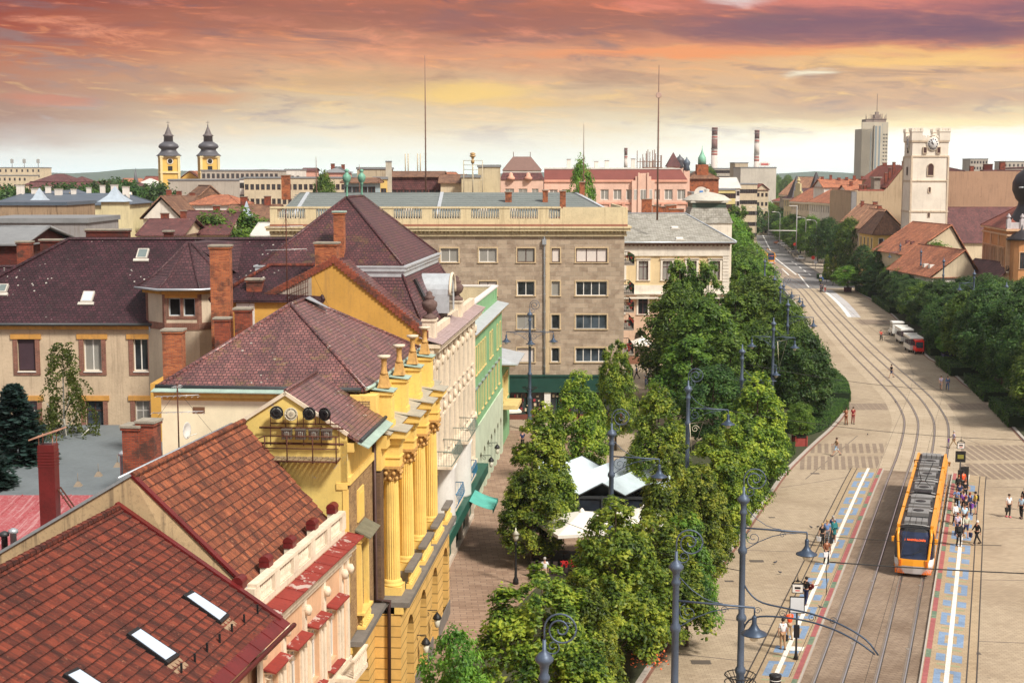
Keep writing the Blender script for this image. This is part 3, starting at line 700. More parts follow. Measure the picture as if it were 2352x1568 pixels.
# roof B and its facade
tb=fthing('town_house','salmon town house with red tiled roof, white balustrade and red tin cornice','house',FPo,FPd)
rB1,rB0=W1(11.15,4.45,16.25),W1(-.4,4.45,16.25);eB0,eB1=W1(.75,.7,12.0),W1(11.3,.7,12.0)
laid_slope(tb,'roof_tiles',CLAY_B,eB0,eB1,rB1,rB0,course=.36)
ridge_tiles(tb,rB0+V((0,0,.05)),rB1+V((0,0,.05)),CLAY_B)
mb=MB();mb.face([(-.4,4.45,16.2),(11.15,4.45,16.2),(11.15,11,12.3),(-.4,11,12.3)]);mb.face([(.7,.7,11.9),(11.3,.7,11.9),(11.15,4.45,16.17),(-.36,4.45,16.17)])
mb.build('rear_roof',plain('tin_rear_roof',(.36,.37,.36),.7,var=.2),tb)
mb=MB();mb.slab([(-.42,4.6,16.38),(11.2,4.6,16.38),(11.2,4.95,16.2),(-.42,4.95,16.2)],.06);mb.tube([(-.42,5.0,16.2),(11.2,5.0,16.2)],.05,6);mb.build('ridge_flashing',ZINC,tb)
mb=MB();gw=[(.74,.66,11.9),(-.42,4.45,16.3),(-.42,11,12.45),(-.42,11,8),(.74,.66,8)]
mb.face(gw);mb.face([(x+.35,y,z)for x,y,z in gw][::-1]);mb.build('gable_wall',plaster('gable_ochre',(.52,.38,.22),.6,(.14,.10,.07),scale=.6),tb)
mb=MB();mb.slab([(.62,.6,12.12),(.9,.6,12.12),(-.2,4.5,16.42),(-.48,4.5,16.42)],.10);mb.build('verge_flashing',REDP,tb)
mb=MB();mb.slab([(-.5,4.5,16.40),(-.05,4.5,16.40),(-.05,11,12.55),(-.5,11,12.55)],.10);mb.build('verge_flashing',ZINC,tb)
wx=[1.1,3.75,6.4,9.05];fw=[(x-.0,6.2,1.15,2.3)for x in wx]
mb=MB();wall(mb,I4,12.0,0,11.0,fw+[(x,1.4,1.15,2.5)for x in wx],rd=.25);mb.box((0,.3,0),(12,10.8,11.2));mb.box((-.02,.0,10.99),(11.98,.31,11.3));mb.build('wall',PINK,tb)
REDT=REDW
for x,z,w,h in fw:
 o=window(tb,I4,x,z,w,h,2,2,WFR,GLC,rd=.25,fw=.09)
 mb=MB();mb.box((x-.3,-.10,z-.2),(x-.08,.0,z+h+.25));mb.box((x+w+.08,-.10,z-.2),(x+w+.3,.0,z+h+.25));mb.box((x-.3,-.102,z+h+.05),(x+w+.3,0,z+h+.26))
 mb.lathe([(.16,0),(.12,.18),(.16,.2)],(x-.19,-.14,z+h-.2),8);mb.lathe([(.16,0),(.12,.18),(.16,.2)],(x+w+.19,-.14,z+h-.2),8);mb.build('window_surround',CREAMT,tb)
 mb=MB();mb.slab([(x-.42,-.5,z+h+.30),(x+w+.42,-.5,z+h+.30),(x+w+.42,0.0,z+h+.42),(x-.42,0.0,z+h+.42)],.07);mb.box((x-.36,-.42,z+h+.2),(x+w+.36,-.002,z+h+.262),1);mb.build('window_hood',[REDT,CREAMT],tb)
 mb=MB();mb.slab([(x-.3,-.32,z-.28),(x+w+.3,-.32,z-.28),(x+w+.3,0,z-.2),(x-.3,0,z-.2)],.06);mb.build('sill',REDT,tb)
mb=MB()
for x in(.15,2.85,5.5,8.15,10.8,11.7):mb.box((x-.16,-.12,5.6),(x+.16,-.002,10.2));mb.lathe([(.14,0),(.2,.25),(.13,.4)],(x,-.2,9.5),8)
mb.box((0,-.2,10.2),(12.0,-.004,10.55));mb.box((0,-.42,10.55),(12.02,-.003,10.95));mb.box((-.4,-.62,10.95),(12.04,-.005,11.08));mb.box((0,-.16,5.3),(12,-.006,5.6))
mb.build('cornice',CREAMT,tb)
mb=MB()
for k in range(10):x=k*1.24-.38;mb.slab([(x,-.78,11.12),(x+1.22,-.78,11.12),(x+1.22,-.02,11.26),(x,-.02,11.26)],.05)
for k in range(11):x=k*1.24-.39;mb.slab([(x-.02,-.78,11.15),(x+.02,-.78,11.15),(x+.02,-.02,11.29),(x-.02,-.02,11.29)],.03)
mb.build('cornice_tin',REDT,tb)
mb=MB();zb=11.3
mb.box((0,-.02,zb),(11.6,.26,zb+.22));mb.box((0,-.06,zb+.92),(11.6,.30,zb+1.05))
for i in range(6):
 x=.1+i*2.27;mb.box((x-.28,-.04,zb+.22),(x+.28,.28,zb+.925))
 if i<5:
  for k in range(8):mb.lathe(baluster_prof(.7,.085),(x+.42+k*.205,.12,zb+.22),8)
mb.build('balustrade',CREAMT,tb)
mb=MB();mb.box((0,.28,11.3),(11.4,.9,11.95))
for k in range(9):x=.5+k*1.28;mb.box((x,.29,11.95),(x+.03,.9,11.98))
mb.build('gutter_walk',PALEZ,tb)
for px,py in((586,1372),(640,1321),(690,1276),(736,1233),(779,1195)):
 q=loc(tb)@G(px,py,12.0);x,y=q.x,.42;mb=MB();mb.box((x-.2,y-.18,11.96),(x+.2,y+.18,12.34),1);n=10
 pr=[(math.cos(math.pi*k/n)*.22,math.sin(math.pi*k/n)*.22)for k in range(n+1)]
 a_=[mb.p((x-.26,y+u_,12.58+w_))for u_,w_ in pr];b_=[mb.p((x+.26,y+u_,12.58+w_))for u_,w_ in pr]
 for k in range(n):mb.idx([a_[k],a_[k+1],b_[k+1],b_[k]],0)
 mb.idx(a_,0);mb.idx(b_[::-1],0);mb.box((x-.24,y-.2,12.34),(x+.24,y+.2,12.585),0);mb.build('roof_vent',[REDP,CREAMT],tb)
 # balcony at the bottom of the facade
mb=MB();mb.box((9.4,-1.0,5.25),(11.6,-.002,5.42))
mb.box((9.4,-1.02,6.2),(11.6,-.86,6.3))
for k in range(9):mb.lathe(baluster_prof(.78,.07),(9.55+k*.24,-.94,5.42),8)
mb.build('balcony',CREAMT,tb)
# --- yellow colonnaded building ----------------------------------------------------------------
FYd=V((.09,1,0)).normalized();FYo=(-7.35,62.4);F2=frame(FYo,FYd)
ty=fthing('colonnaded_building','yellow colonnaded building with four fluted columns and a purple hipped roof','building',FYo,FYd)
# wing with the painted gable
mb=MB();gz=lambda y:17.45-abs(y-2.75)*.64
mb.face([(0,0,8),(0,0,gz(0)),(0,2.75,17.45),(0,6.6,gz(6.6)),(0,6.6,8)]);mb.face([(.3,0,8),(.3,6.6,8),(.3,6.6,gz(6.6)),(.3,2.75,17.45),(.3,0,gz(0))])
mb.face([(0,0,8),(.3,0,8),(.3,0,gz(0)),(0,0,gz(0))]);mb.build('gable_wall',YELP,ty)
mb=MB();mb.box((-.06,0,13.2),(0.0,.5,13.5));mb.box((-.04,-.05,8),(.0,.22,13.2));mb.build('gable_pilaster',YELT,ty)
mb=MB();mb.slab([(-.12,2.75,17.62),(-.02,2.75,17.62),(-.02,-.1,15.78),(-.12,-.1,15.78)],.16);mb.slab([(-.12,2.75,17.62),(-.02,2.75,17.62),(-.02,6.6,15.15),(-.12,6.6,15.15)],.16);mb.build('gable_coping',CREAMT,ty)
PURP=tiles('plum_tiles',(.25,.105,.095),(.16,.062,.062),(.04,.018,.02),tw=.24,th=.2,lichen=.9,moss=.45,rough=.36,spec=.75)
PINKT=PURP
mb=MB();mb.slab([(-.02,2.75,17.58),(6.2,2.75,17.58),(6.2,-.55,15.42),(-.02,-.55,15.42)],.12);mb.slab([(-.02,2.75,17.58),(6.2,2.75,17.58),(6.2,6.6,15.1),(-.02,6.6,15.1)],.12);mb.tube([(0,2.75,17.62),(6.1,2.75,17.62)],.1,6,0)
mb.build('wing_roof',PURP,ty)
mb=MB();mb.slab([(-.02,-.5,15.36),(6.3,-.5,15.36),(6.3,-1.0,15.12),(-.02,-1.0,15.12)],.06);mb.tube([(0,-.62,15.42),(6.3,-.62,15.42)],.09,8,1);mb.build('wing_gutter',[COPP,ZDK],ty)
mb=MB();wall(mb,I4,6.0,6.2,13.4,[(2.1,7.2,1.25,3.0)],rd=.3);mb.build('brick_wall',YBRK,ty)
mb=MB();mb.box((0,.001,13.4),(6.0,.3,15.4));mb.box((0,-.12,13.4),(6,0,13.75));mb.box((0,-.3,14.9),(6,.002,15.3));mb.build('frieze',YELT,ty)
mb=MB();mb.box((2.0,-.08,11.2),(3.4,-.002,12.7));mb.build('blind_frame',YELT,ty);mb=MB();mb.box((0,-.1,5.6),(6,.2,5.9));mb.build('plinth_band',YELT,ty)
mb=MB();mb.box((2.22,-.10,11.42),(3.18,-.081,12.48));mb.build('blind_panel',YELW,ty)
window(ty,I4,2.1,7.2,1.25,3.0,2,2,WBR,GL,rd=.3,fw=.08)
mb=MB();mb.box((1.75,-.22,6.9),(2.08,-.002,10.3));mb.box((3.37,-.22,6.9),(3.7,-.002,10.3));mb.box((1.7,-.28,10.3),(3.75,-.003,10.6));mb.box((1.7,-.4,6.2),(3.75,-.004,6.32))
for k in range(6):mb.lathe(baluster_prof(.55,.08),(1.9+k*.33,-.25,6.32),8)
mb.box((1.7,-.38,6.87),(3.75,-.005,6.98));mb.build('window_surround',YELT,ty)
mb=MB();mb.slab([(1.5,-.75,10.62),(3.9,-.75,10.62),(3.9,0,11.0),(1.5,0,11.0)],.08);mb.build('window_hood',plain('mossy_tin',(.16,.15,.10),.8,var=.3,scale=3),ty)
STONE=plain('grey_ledge',(.17,.155,.14),.85,var=.25,scale=1.5)
mb=MB();mb.box((0,-.6,5.95),(6.0,.0,6.18));mb.box((6.0,-1.75,5.95),(24.2,0.0,6.2));mb.build('ledge',STONE,ty)
# ground floor with arches
def arch_wall(mb,M,W,z0,z1,arcs,rd=.5,mi=0,n=10):
 """arcs: (centre x, half width, springing z); openings rise from z0"""
 x=0
 for cx,r,zs in arcs:
  T=lambda a,b,c:M@V((a,b,c));mb.face([T(x,0,z0),T(cx-r,0,z0),T(cx-r,0,z1),T(x,0,z1)],mi)
  pts=[(cx-r*math.cos(math.pi*k/n),zs+r*math.sin(math.pi*k/n))for k in range(n+1)]
  for k in range(n):
   (a,za),(b,zb_)=pts[k],pts[k+1]
   mb.face([T(a,0,za),T(b,0,zb_),T(b,0,z1),T(a,0,z1)],mi);mb.face([T(a,0,za),T(a,rd,za),T(b,rd,zb_),T(b,0,zb_)],mi)
  for a in(cx-r,cx+r):mb.face([T(a,0,z0),T(a,rd,z0),T(a,rd,zs),T(a,0,zs)],mi)
  x=cx+r
 mb.face([M@V(q)for q in((x,0,z0),(W,0,z0),(W,0,z1),(x,0,z1))],mi)
def rust_bands(name,c,h=.55):
 def fn(q,b):
  P=geo(q);z=q.new('ShaderNodeSeparateXYZ',{0:P}).outputs[2];f_=q.m('FRACT',q.m('DIVIDE',z,h));n=q.noise(P,.8,5,.7)
  col=q.mix(q.sstep(n,.35,.75),sc3(hexc(c),1.05),sc3(hexc(c),.78));g_=q.m('LESS_THAN',f_,.09)
  q.put(b.inputs['Base Color'],q.mix(g_,col,sc3(hexc(c),.35)));b.inputs['Roughness'].default_value=.9;bump(q,b,q.m('MULTIPLY',g_,-1.0),.8,.05)
 return material(name,fn)
YRUS=rust_bands('yellow_rustication',(.72,.44,.13))
mb=MB();arch_wall(mb,Matrix.Translation((6.05,-1.3,0)),18.0,0,5.6,[(2.9+4.42*k,1.15,3.5)for k in range(4)],.7);mb.face([(6.05,-1.3,0),(6.05,-1.3,5.6),(6.05,0,5.6),(6.05,0,0)])
arch_wall(mb,I4,6.04,0,5.6,[(3.2,1.2,3.2)],.6);mb.build('arcade',YRUS,ty)
mb=MB();mb.box((6.0,-1.45,5.6),(24.1,-1.0,5.95));mb.box((6.06,-1.36,0),(8.2,-1.3,.9),1);mb.box((10.3,-1.36,0),(12.4,-1.3,.9),1);mb.box((14.8,-1.36,0),(16.8,-1.3,.9),1);mb.box((19.2,-1.36,0),(24,-1.3,.9),1);mb.build('arcade_cornice',[YELT,STONE],ty)
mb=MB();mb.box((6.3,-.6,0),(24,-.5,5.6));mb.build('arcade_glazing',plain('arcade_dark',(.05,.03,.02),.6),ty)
# walls behind the columns: tall arched windows
mb=MB();arch_wall(mb,Matrix.Translation((6.0,.02,0)),18.1,7.3,12.8,[(3.9+4.45*k,.85,10.6)for k in range(4)],.5);mb.box((6.0,.03,6.2),(24.1,.3,7.3));mb.box((6.0,.03,12.8),(24.1,.5,16.4))
mb.build('portico_wall',YELW,ty)
for k in range(4):
 window(ty,Matrix.Translation((6,0,0)),3.05+4.45*k,7.3,1.7,4.3,2,3,WBR,GL,rd=.5,fw=.09)
 mb=MB();x=9.9+4.45*k
 for s_ in(-1,1):mb.box((x+s_*1.0-.16,-.22,6.3),(x+s_*1.0+.16,.018,10.5));mb.box((x+s_*1.0-.24,-.3,10.5),(x+s_*1.0+.24,.019,10.8))
 n=12;pr=[(x-1.0*math.cos(math.pi*q/n),10.8+1.0*math.sin(math.pi*q/n))for q in range(n+1)];mb.tube([(a,-.12,b)for a,b in pr],.16,6);mb.build('window_arch',YELT,ty)
mb=MB();mb.face([(6.0,0,6.2),(6.0,0,12.8),(6.0,.02,12.8),(6.0,.02,6.2)]);mb.box((6.0,-.36,6.2),(6.9,.0,12.7));mb.build('corner_brick',DBRK,ty)
# fluted columns, each with its entablature, attic pedestal and finial
def fluted(mb,c,z0,z1,r0,r1,nf=20,mi=0):
 zs=[z0,(z0+z1)/2,z1];rs=[r0,(r0+r1)/2+.02,r1];rings=[]
 for z,r in zip(zs,rs):rings.append([mb.p((c[0]+math.cos(2*math.pi*k/(nf*3))*r*(.91 if k%3==0 else 1),c[1]+math.sin(2*math.pi*k/(nf*3))*r*(.91 if k%3==0 else 1),z))for k in range(nf*3)])
 for i in range(2):
  for k in range(nf*3):j=(k+1)%(nf*3);mb.idx([rings[i][k],rings[i][j],rings[i+1][j],rings[i+1][k]],mi)
LEAFC=plaster('ochre_capital',(.58,.34,.12),.6,(.22,.12,.05),scale=4,bmp=1.0)
for k in range(4):
 x=7.7+4.47*k;y=-.62;mb=MB();mb.box((x-.55,y-.55,6.2),(x+.55,y+.55,6.62));mb.lathe([(.55,0),(.56,.1),(.47,.14),(.5,.2),(.45,.3),(.42,.34)],(x,y,6.62),24)
 fluted(mb,(x,y),6.95,12.0,.40,.34);co=mb.build('column',YELT,ty)
 mb=MB();mb.lathe([(.36,0),(.38,.05),(.40,.3),(.46,.5),(.55,.66)],(x,y,12.0),16)
 for a_ in range(8):
  for zz,rr in((12.18,.44),(12.45,.52)):an=a_*math.pi/4+(zz>12.3)*.39;mb.lathe([(.02,-.16),(.09,-.1),(.11,0),(.05,.07)],(x+math.cos(an)*rr,y+math.sin(an)*rr,zz),6,0)
 for s1 in(-1,1):
  for s2 in(-1,1):mb.lathe([(.03,-.12),(.12,-.06),(.12,.04),(.03,.08)],(x+s1*.45,y+s2*.45,12.62),8)
 mb.box((x-.56,y-.56,12.66),(x+.56,y+.56,12.8));mb.build('capital',LEAFC,co)
 mb=MB();mb.box((x-.5,y-.5,12.8),(x+.5,.05,13.9));mb.box((x-.56,y-.56,13.2),(x+.56,.05,13.28));mb.box((x-.62,y-.62,13.9),(x+.62,.05,14.25));mb.box((x-.85,y-.85,14.25),(x+.85,.06,14.6));mb.build('entablature',YELT,ty)
 mb=MB();mb.slab([(x-.95,y-.98,14.62),(x+.95,y-.98,14.62),(x+.95,.1,14.86),(x-.95,.1,14.86)],.05);mb.build('entablature_flashing',plain('lead_flash',(.45,.43,.36),.6,.3,var=.25),ty)
 mb=MB();mb.box((x-.46,y-.1,14.7),(x+.46,.3,16.5));mb.box((x-.52,y-.16,14.7),(x+.52,.3,15.0));mb.box((x-.32,y-.13,15.2),(x+.32,y-.1,16.2));mb.box((x-.55,y-.19,16.35),(x+.55,.3,16.52));mb.build('attic_pedestal',YELT,ty)
 mb=MB();mb.slab([(x-.62,y-.26,16.56),(x+.62,y-.26,16.56),(x+.62,.5,16.72),(x-.62,.5,16.72)],.05);mb.build('pedestal_cap',COPP,ty)
 mb=MB();c_=(x,y+.32,16.68);mb.taper(c_,.62,.62,.5,.5,16.68,16.85);mb.taper(c_,.5,.5,.34,.34,16.85,17.35);mb.lathe([(.24,.68),(.17,.75),(.13,1.0),(.14,1.35),(.19,1.45)],c_,12);mb.lathe([(.2,1.45),(.32,1.5),(.34,1.6),(.1,1.6)],c_,10,1);mb.build('finial',[LEAFC,CREAMT],ty)
 # entablature running between the columns, set back
mb=MB();mb.box((6.0,-.42,12.8),(24.1,.02,13.9));mb.box((6.0,-.7,13.9),(24.1,.02,14.55));mb.build('architrave',YELT,ty)
mb=MB();mb.slab([(6.0,-.9,14.6),(24.1,-.9,14.6),(24.1,.04,14.82),(6.0,.04,14.82)],.04);mb.build('architrave_flashing',plain('lead_flash',(.45,.43,.36)),ty)
# balustrades between the pedestals on the ledge
mb=MB()
for k in range(4):
 x0_,x1_=8.35+4.47*k,min(11.55+4.47*k,24.0);mb.box((x0_,-1.5,6.2),(x1_,-1.2,6.42));
 n=int((x1_-x0_)/.32)
 for j in range(n):mb.lathe(baluster_prof(.66,.09),(x0_+.2+j*.32,-1.35,6.42),8)
mb.build('balustrade',YELT,ty)
mb=MB()
for k in range(4):x0_,x1_=8.3+4.47*k,min(11.6+4.47*k,24.0);mb.box((x0_,-1.56,7.08),(x1_,-1.14,7.22))
mb.build('balustrade_rail',STONE,ty)
# corner block with the brick panel, and the cream side wall
mb=MB();mb.box((6.0,-.2,12.8),(6.9,1.6,16.5));mb.build('corner_block',YELT,ty)
mb=MB();mb.box((5.97,.1,15.0),(6.0,1.4,16.25));mb.build('brick_panel',bricks('panel_brick',(.60,.42,.18),(.48,.32,.13),(.16,.10,.06),bw=.3,bh=.12,ms=.02,dirt=.2),ty)
mb=MB();mb.box((6.2,1.6,0),(24,10.6,16.5));mb.box((6.1,1.6,11.1),(6.2,10.7,11.4));mb.build('side_wall',CREAMW,ty)
mb=MB();mb.box((5.98,1.55,16.3),(6.2,10.9,16.5));mb.box((5.9,1.55,16.5),(6.2,10.9,16.62));mb.box((6.02,1.7,10.7),(6.19,10.75,11.1),0);mb.box((6.19,2.0,16.12),(6.21,10.5,16.3),1);mb.build('side_cornice',[YELT,YELT],ty)
mb=MB();mb.slab([(5.7,1.5,16.62),(5.7,10.95,16.62),(6.3,10.95,16.72),(6.3,1.5,16.72)],.05);mb.build('side_flashing',COPP,ty);mb=MB();mb.slab([(5.75,1.7,11.4),(5.75,10.85,11.4),(6.25,10.85,11.6),(6.25,1.7,11.6)],.05);mb.build('side_flashing',COPP,ty)
mb=MB();mb.box((6.17,8.4,15.5),(6.199,9.0,15.8));mb.build('vent_grille',plain('vent_brown',(.18,.09,.05),.8),ty)
# hipped roof
mb=MB();hip(mb,6.45,23.4,.35,10.85,16.75,3.65,11.8,15.2,5.4,5.4,cap=0);
for x_,y_ in((11.8,5.4),(6.45,.35)):pass
mb.build('hipped_roof',PURP,ty)
gutter(ty,[(6.32,.6,16.74),(6.3,10.9,16.76)],.12,ZDK)
gutter(ty,[(6.4,.35,16.78),(7.2,.18,16.8),(23.3,.18,16.8)],.09,COPP)
mb=MB();mb.slab([(14.6,5.25,20.5),(15.6,5.25,20.5),(16.1,4.4,19.9),(15.6,4.2,19.85)],.04);mb.build('ridge_patch',ZINC,ty)
# drainpipes
mb=MB();mb.tube([(5.9,-.1,15.3),(5.85,-.12,6.4),(6.0,-.8,6.25),(5.92,-.75,5.9),(5.9,-.72,0)],.09,8);mb.tube([(5.9,1.75,16.3),(5.88,1.75,15.4),(5.75,1.6,15.2)],.08,8);mb.build('drainpipe',plain('pipe_brown',(.06,.03,.025),.5,.3),ty)
# --- floodlights on the painted gable ---------------------------------------------------------
def T2(x,y,z):return F2@V((x,y,z))
tf=thing('maintenance_platform','rusty steel platform with railings fixed to the yellow gable','platform',T2(-.8,2.6,14.6),ty.rotation_euler.z)
Lf=loc(tf)@F2;m=MB(Lf)
for a,b in(((-.1,.3),(-.1,4.2)),((-.9,.3),(-.9,3.6))):m.tube([(a[0],a[1],14.62),(b[0],b[1],14.62)],.035,5)
for z in(15.2,15.75):m.tube([(-.9,.2,z),(-.9,3.5,z)],.028,5)
m.tube([(-.9,3.5,15.75),(-.1,4.6,15.2)],.028,5)
for y in(.3,1.35,2.5,3.5):m.tube([(-.9,y,14.55),(-.9,y,15.75)],.03,5);m.tube([(-.9,y,14.62),(-.02,y,14.62)],.03,5)
for y in(.3,1.1,1.9,2.7,3.4):m.tube([(-.25,y,15.2),(-.25,y,16.15)],.022,5)
m.tube([(-.25,.1,15.3),(-.25,3.9,15.3)],.05,4);m.tube([(-.25,.1,16.0),(-.25,3.9,16.0)],.045,4);m.tube([(-.25,.3,16.2),(-.25,3.4,16.2)],.03,4)
m.build('frame',RUST,tf)
m=MB(Lf)
for k in range(13):m.box((-.9,.3+k*.25,14.66),(-.08,.5+k*.25,14.69))
m.build('deck',plain('deck_planks',(.30,.22,.13),.9,var=.4,scale=5),tf)
LENS=material('lamp_lens',lambda q,b:(b.inputs['Base Color'].default_value.__setitem__(slice(0,4),(.55,.56,.5,1)),b.inputs['Roughness'].__setattr__('default_value',.1),b.inputs['Metallic'].__setattr__('default_value',.7)))
def roundlamp(y,z,rz,label,ringc):
 t=thing('round_floodlight',label,'floodlight',T2(-.45,y,z),ty.rotation_euler.z+rz,'round floodlights above the rusty platform')
 m=MB(Matrix.Rotation(-math.pi/2,4,'Y'));m.lathe([(.10,-.2),(.2,-.14),(.29,-.04),(.30,.05),(.27,.05),(.22,.0)],(0,0,0),20);m.build('housing',ringc,t)
 m=MB(Matrix.Rotation(-math.pi/2,4,'Y'));m.lathe([(.24,.01),(.12,.035)],(0,0,0),20);m.build('lens',LENS,t)
 m=MB(Matrix.Rotation(-math.pi/2,4,'Y'));
 for r in(.08,.17):m.lathe([(r-.018,.055),(r+.018,.055),(r+.018,.07),(r-.018,.07)],(0,0,0),16)
 m.box((-.27,-.015,.05),(.27,.015,.066));m.box((-.015,-.27,.05),(.015,.27,.066));m.build('grille',ringc,t)
 m=MB();m.tube([(.0,-.28,-.05),(.0,-.28,-.5)],.02,5);m.tube([(.0,.28,-.05),(.0,.28,-.5)],.02,5);m.build('bracket',RUST,t)
PALEM=plain('lamp_cream',(.55,.50,.38),.6)
roundlamp(3.05,16.72,.15,'leftmost round black floodlight on the yellow gable',BLK);roundlamp(2.4,16.66,.05,'cream rimmed round floodlight, second from left on the gable',PALEM)
roundlamp(1.58,16.7,-.1,'round black floodlight second from right under the gable slope',BLK);roundlamp(.88,16.68,-.35,'rightmost round black floodlight, turned towards the street',BLK)
for k,(y,lb)in enumerate(((2.62,'leftmost'),(2.0,'second from left'),(1.4,'third from left'),(.82,'rightmost'))):
 t=thing('box_floodlight','square rusty floodlight with round lens, %s of four on the rail'%lb,'floodlight',T2(-.4,y,15.75),ty.rotation_euler.z,'square floodlights on the rusty rail')
 m=MB();m.box((-.1,-.22,-.22),(.16,.22,.22));m.box((-.13,-.24,.18),(.16,.24,.24));m.build('housing',plain('lamp_grey',(.16,.14,.12),.6,.4),t)
 m=MB(Matrix.Rotation(-math.pi/2,4,'Y'));m.lathe([(.17,.10),(.10,.125)],(0,0,0),14);m.build('lens',LENS,t)
 m=MB();[m.box((-.14,-.17+.085*j-.012,-.17),(-.125,-.17+.085*j+.012,.17))for j in range(5)];m.build('grille',RUST,t)
 # chimneys and flue behind the ridge of roof B
lb=loc(tb)
for x,y,z,w in((310,1062,16.5,.62),(344,1045,16.7,.6)):
 q=lb@A(x,y,61);chimney(tb,q.x,q.y,11.5,z,.8,.75,BRK)
tfl=thing('flue','tall red painted metal flue with a tilted rusty cap','chimney',A(117,1210,57))
m=MB();m.box((-.33,-.3,-1.5),(.33,.3,3.45));[m.box((-.35,-.32,2.55+.12*k),(.35,.32,2.6+.12*k))for k in range(6)];m.build('shaft',REDP,tfl)
m=MB();m.slab([(-.62,-.5,3.72),(.5,-.5,4.1),(.62,.5,4.1),(-.5,.5,3.72)],.05);[m.tube([(a,b,3.4),(a,b,3.85)],.025,5)for a in(-.28,.28)for b in(-.25,.25)];m.build('cap',plain('rust_cap',(.42,.22,.15),.8,var=.3),tfl)
m=MB();m.tube([(.33,0,1.6),(1.7,.2,-.6)],.035,5);m.tube([(.33,.35,1.6),(1.7,.55,-.6)],.035,5);m.tube([(.5,0,1.2),(.5,.35,1.2)],.02,4)
for k in range(6):f_=(k+.5)/6;m.tube([(.33+1.37*f_,.2*f_,1.6-2.2*f_),(.33+1.37*f_,.35+.2*f_,1.6-2.2*f_)],.02,4)
m.build('ladder',RUST,tfl)
# courtyard roofs
FLATG=plain('grey_roof_felt',(.15,.175,.19),.8,var=.2,scale=.4)
tc_=thing('courtyard_block','low courtyard block with a flat grey felt roof behind the red roofs','building',(-27,80,0))
m=MB();m.box((-16,-10,0),(7.5,11.9,10.75));m.build('wall',CREAMW,tc_);m=MB();m.box((-16.1,-10.1,10.75),(7.6,11.9,10.9));m.tube([(-16,-9.9,10.98),(7.5,-9.9,10.98)],.07,6);m.tube([(7.4,-10,10.98),(7.4,11.8,10.98)],.07,6);m.build('flat_roof',FLATG,tc_)
for k in range(9):m=MB();x,y=6.6-k*.35,11-k*2.5;m.taper((x,y),.4,.4,.12,.12,10.9,11.15);m.tube([(x,y,11.1),(x,y,11.6)],.015,4);m.build('rod_foot',plain('concrete_foot',(.25,.2,.15),.9),tc_)
ts_=thing('sheet_roof_shed','low shed under a faded pinkish red sheet roof beside the metal flue','shed',(-22,62,0))
m=MB();m.box((-9,-7,0),(5,6,10));m.build('wall',OCHRE,ts_);m=MB();m.slab([(-10,-8,10.1),(5.5,-8,10.1),(5.5,7.2,11.4),(-10,7.2,11.4)],.1)
for k in range(13):x=-9.5+k*1.2;m.slab([(x,-8,10.14),(x+.05,-8,10.14),(x+.05,7.2,11.44),(x,7.2,11.44)],.04)
m.build('sheet_roof',plaster('faded_red_sheet',(.34,.08,.09),.8,(.52,.34,.34),scale=.5),ts_)
for x,y,h in((12,1280,.9),(32,1262,.7),(283,1090,.9)):
 q=A(x,y,56 if x<100 else 63);t=tag(MB(Matrix.Translation((0,0,0))).lathe([(.13,-2),(.13,h),(.2,h),(.2,h+.12),(.05,h+.2)],(0,0,0),10).build('vent_pipe',ZINC if x>20 else ZDK),{12:'grey vent pipe at the left edge behind the red roof',32:'short dark vent pipe beside the grey one',283:'thin pale vent pipe at the peak of the ochre gable'}[x],'vent pipe');t.location=q
 # --- white stone building with mansard ---------------------------------------------------------
FWd=V((.09,1,0)).normalized();FWo=(-5.2,87)
tw_=fthing('mansard_building','ornate white stone building with a steep plum mansard roof and arched dormer','building',FWo,FWd)
m=MB();pf=[(0,.2,5),(0,.2,17.4),(0,5.9,21.9),(0,11.6,18.9),(0,11.6,5)];m.face(pf);m.face([(x+.35,y,z)for x,y,z in pf][::-1]);m.build('fire_wall',OCHRE,tw_)
m=MB();n=30
for k in range(n):f_=k/n;y=.0+5.9*f_;m.box((-.12,y,17.15+4.75*f_),(.42,y+5.9/n+.02,17.62+4.75*f_))
for k in range(n):f_=k/n;y=5.9+5.8*f_;m.box((-.1,y,21.6-3.0*f_),(.42,y+5.8/n+.02,22.02-3.0*f_))
m.build('stepped_coping',BRK,tw_)
m=MB();m.box((-.02,7.2,5),(-.001,11.55,18.9));m.face([(-.01,7.2,18.9),(-.01,11.5,18.9),(-.01,7.2,21.0)]);m.build('grey_patch',plaster('grey_patch',(.38,.33,.28),.5,scale=.7),tw_)
PLUM=tiles('plum_tiles_dark',(.125,.044,.048),(.080,.028,.034),(.025,.01,.013),tw=.24,th=.22,moss=.25,rough=.5,spec=.5)
m=MB();m.slab([(.3,.1,17.35),(6,.1,17.35),(6,5.9,21.75),(.3,5.9,21.75)],.15);m.slab([(.3,11.6,18.8),(6,11.6,18.8),(6,5.9,21.75),(.3,5.9,21.75)],.15);m.build('front_roof',PURP,tw_)
m=MB();a=[(3,.6),(22.5,.6),(22.5,13.6),(3,13.6)];b=[(4.9,2.5),(20,2.5),(20,11.6),(4.9,11.6)]
for k in range(4):j=(k+1)%4;m.face([(*a[k],17.3),(*a[j],17.3),(*b[j],21.1),(*b[k],21.1)])
for k in range(4):m.tube([(*a[k],17.35),(*b[k],21.1)],.1,6)
m.build('mansard_slope',PLUM,tw_)
m=MB();hip(m,4.75,20.2,2.3,11.8,21.35,4.3,9.8,15.2,6.95,6.95,cap=0);m.build('upper_roof',PLUM,tw_)
m=MB();m.box((4.55,2.1,20.95),(20.4,12,21.2));m.box((4.65,2.2,20.6),(20.3,11.9,20.95));m.box((4.5,2.0,21.2),(20.45,12.1,21.3));m.build('mansard_ledge',plain('zinc_pale',(.52,.56,.60),.45,.3,var=.2),tw_)
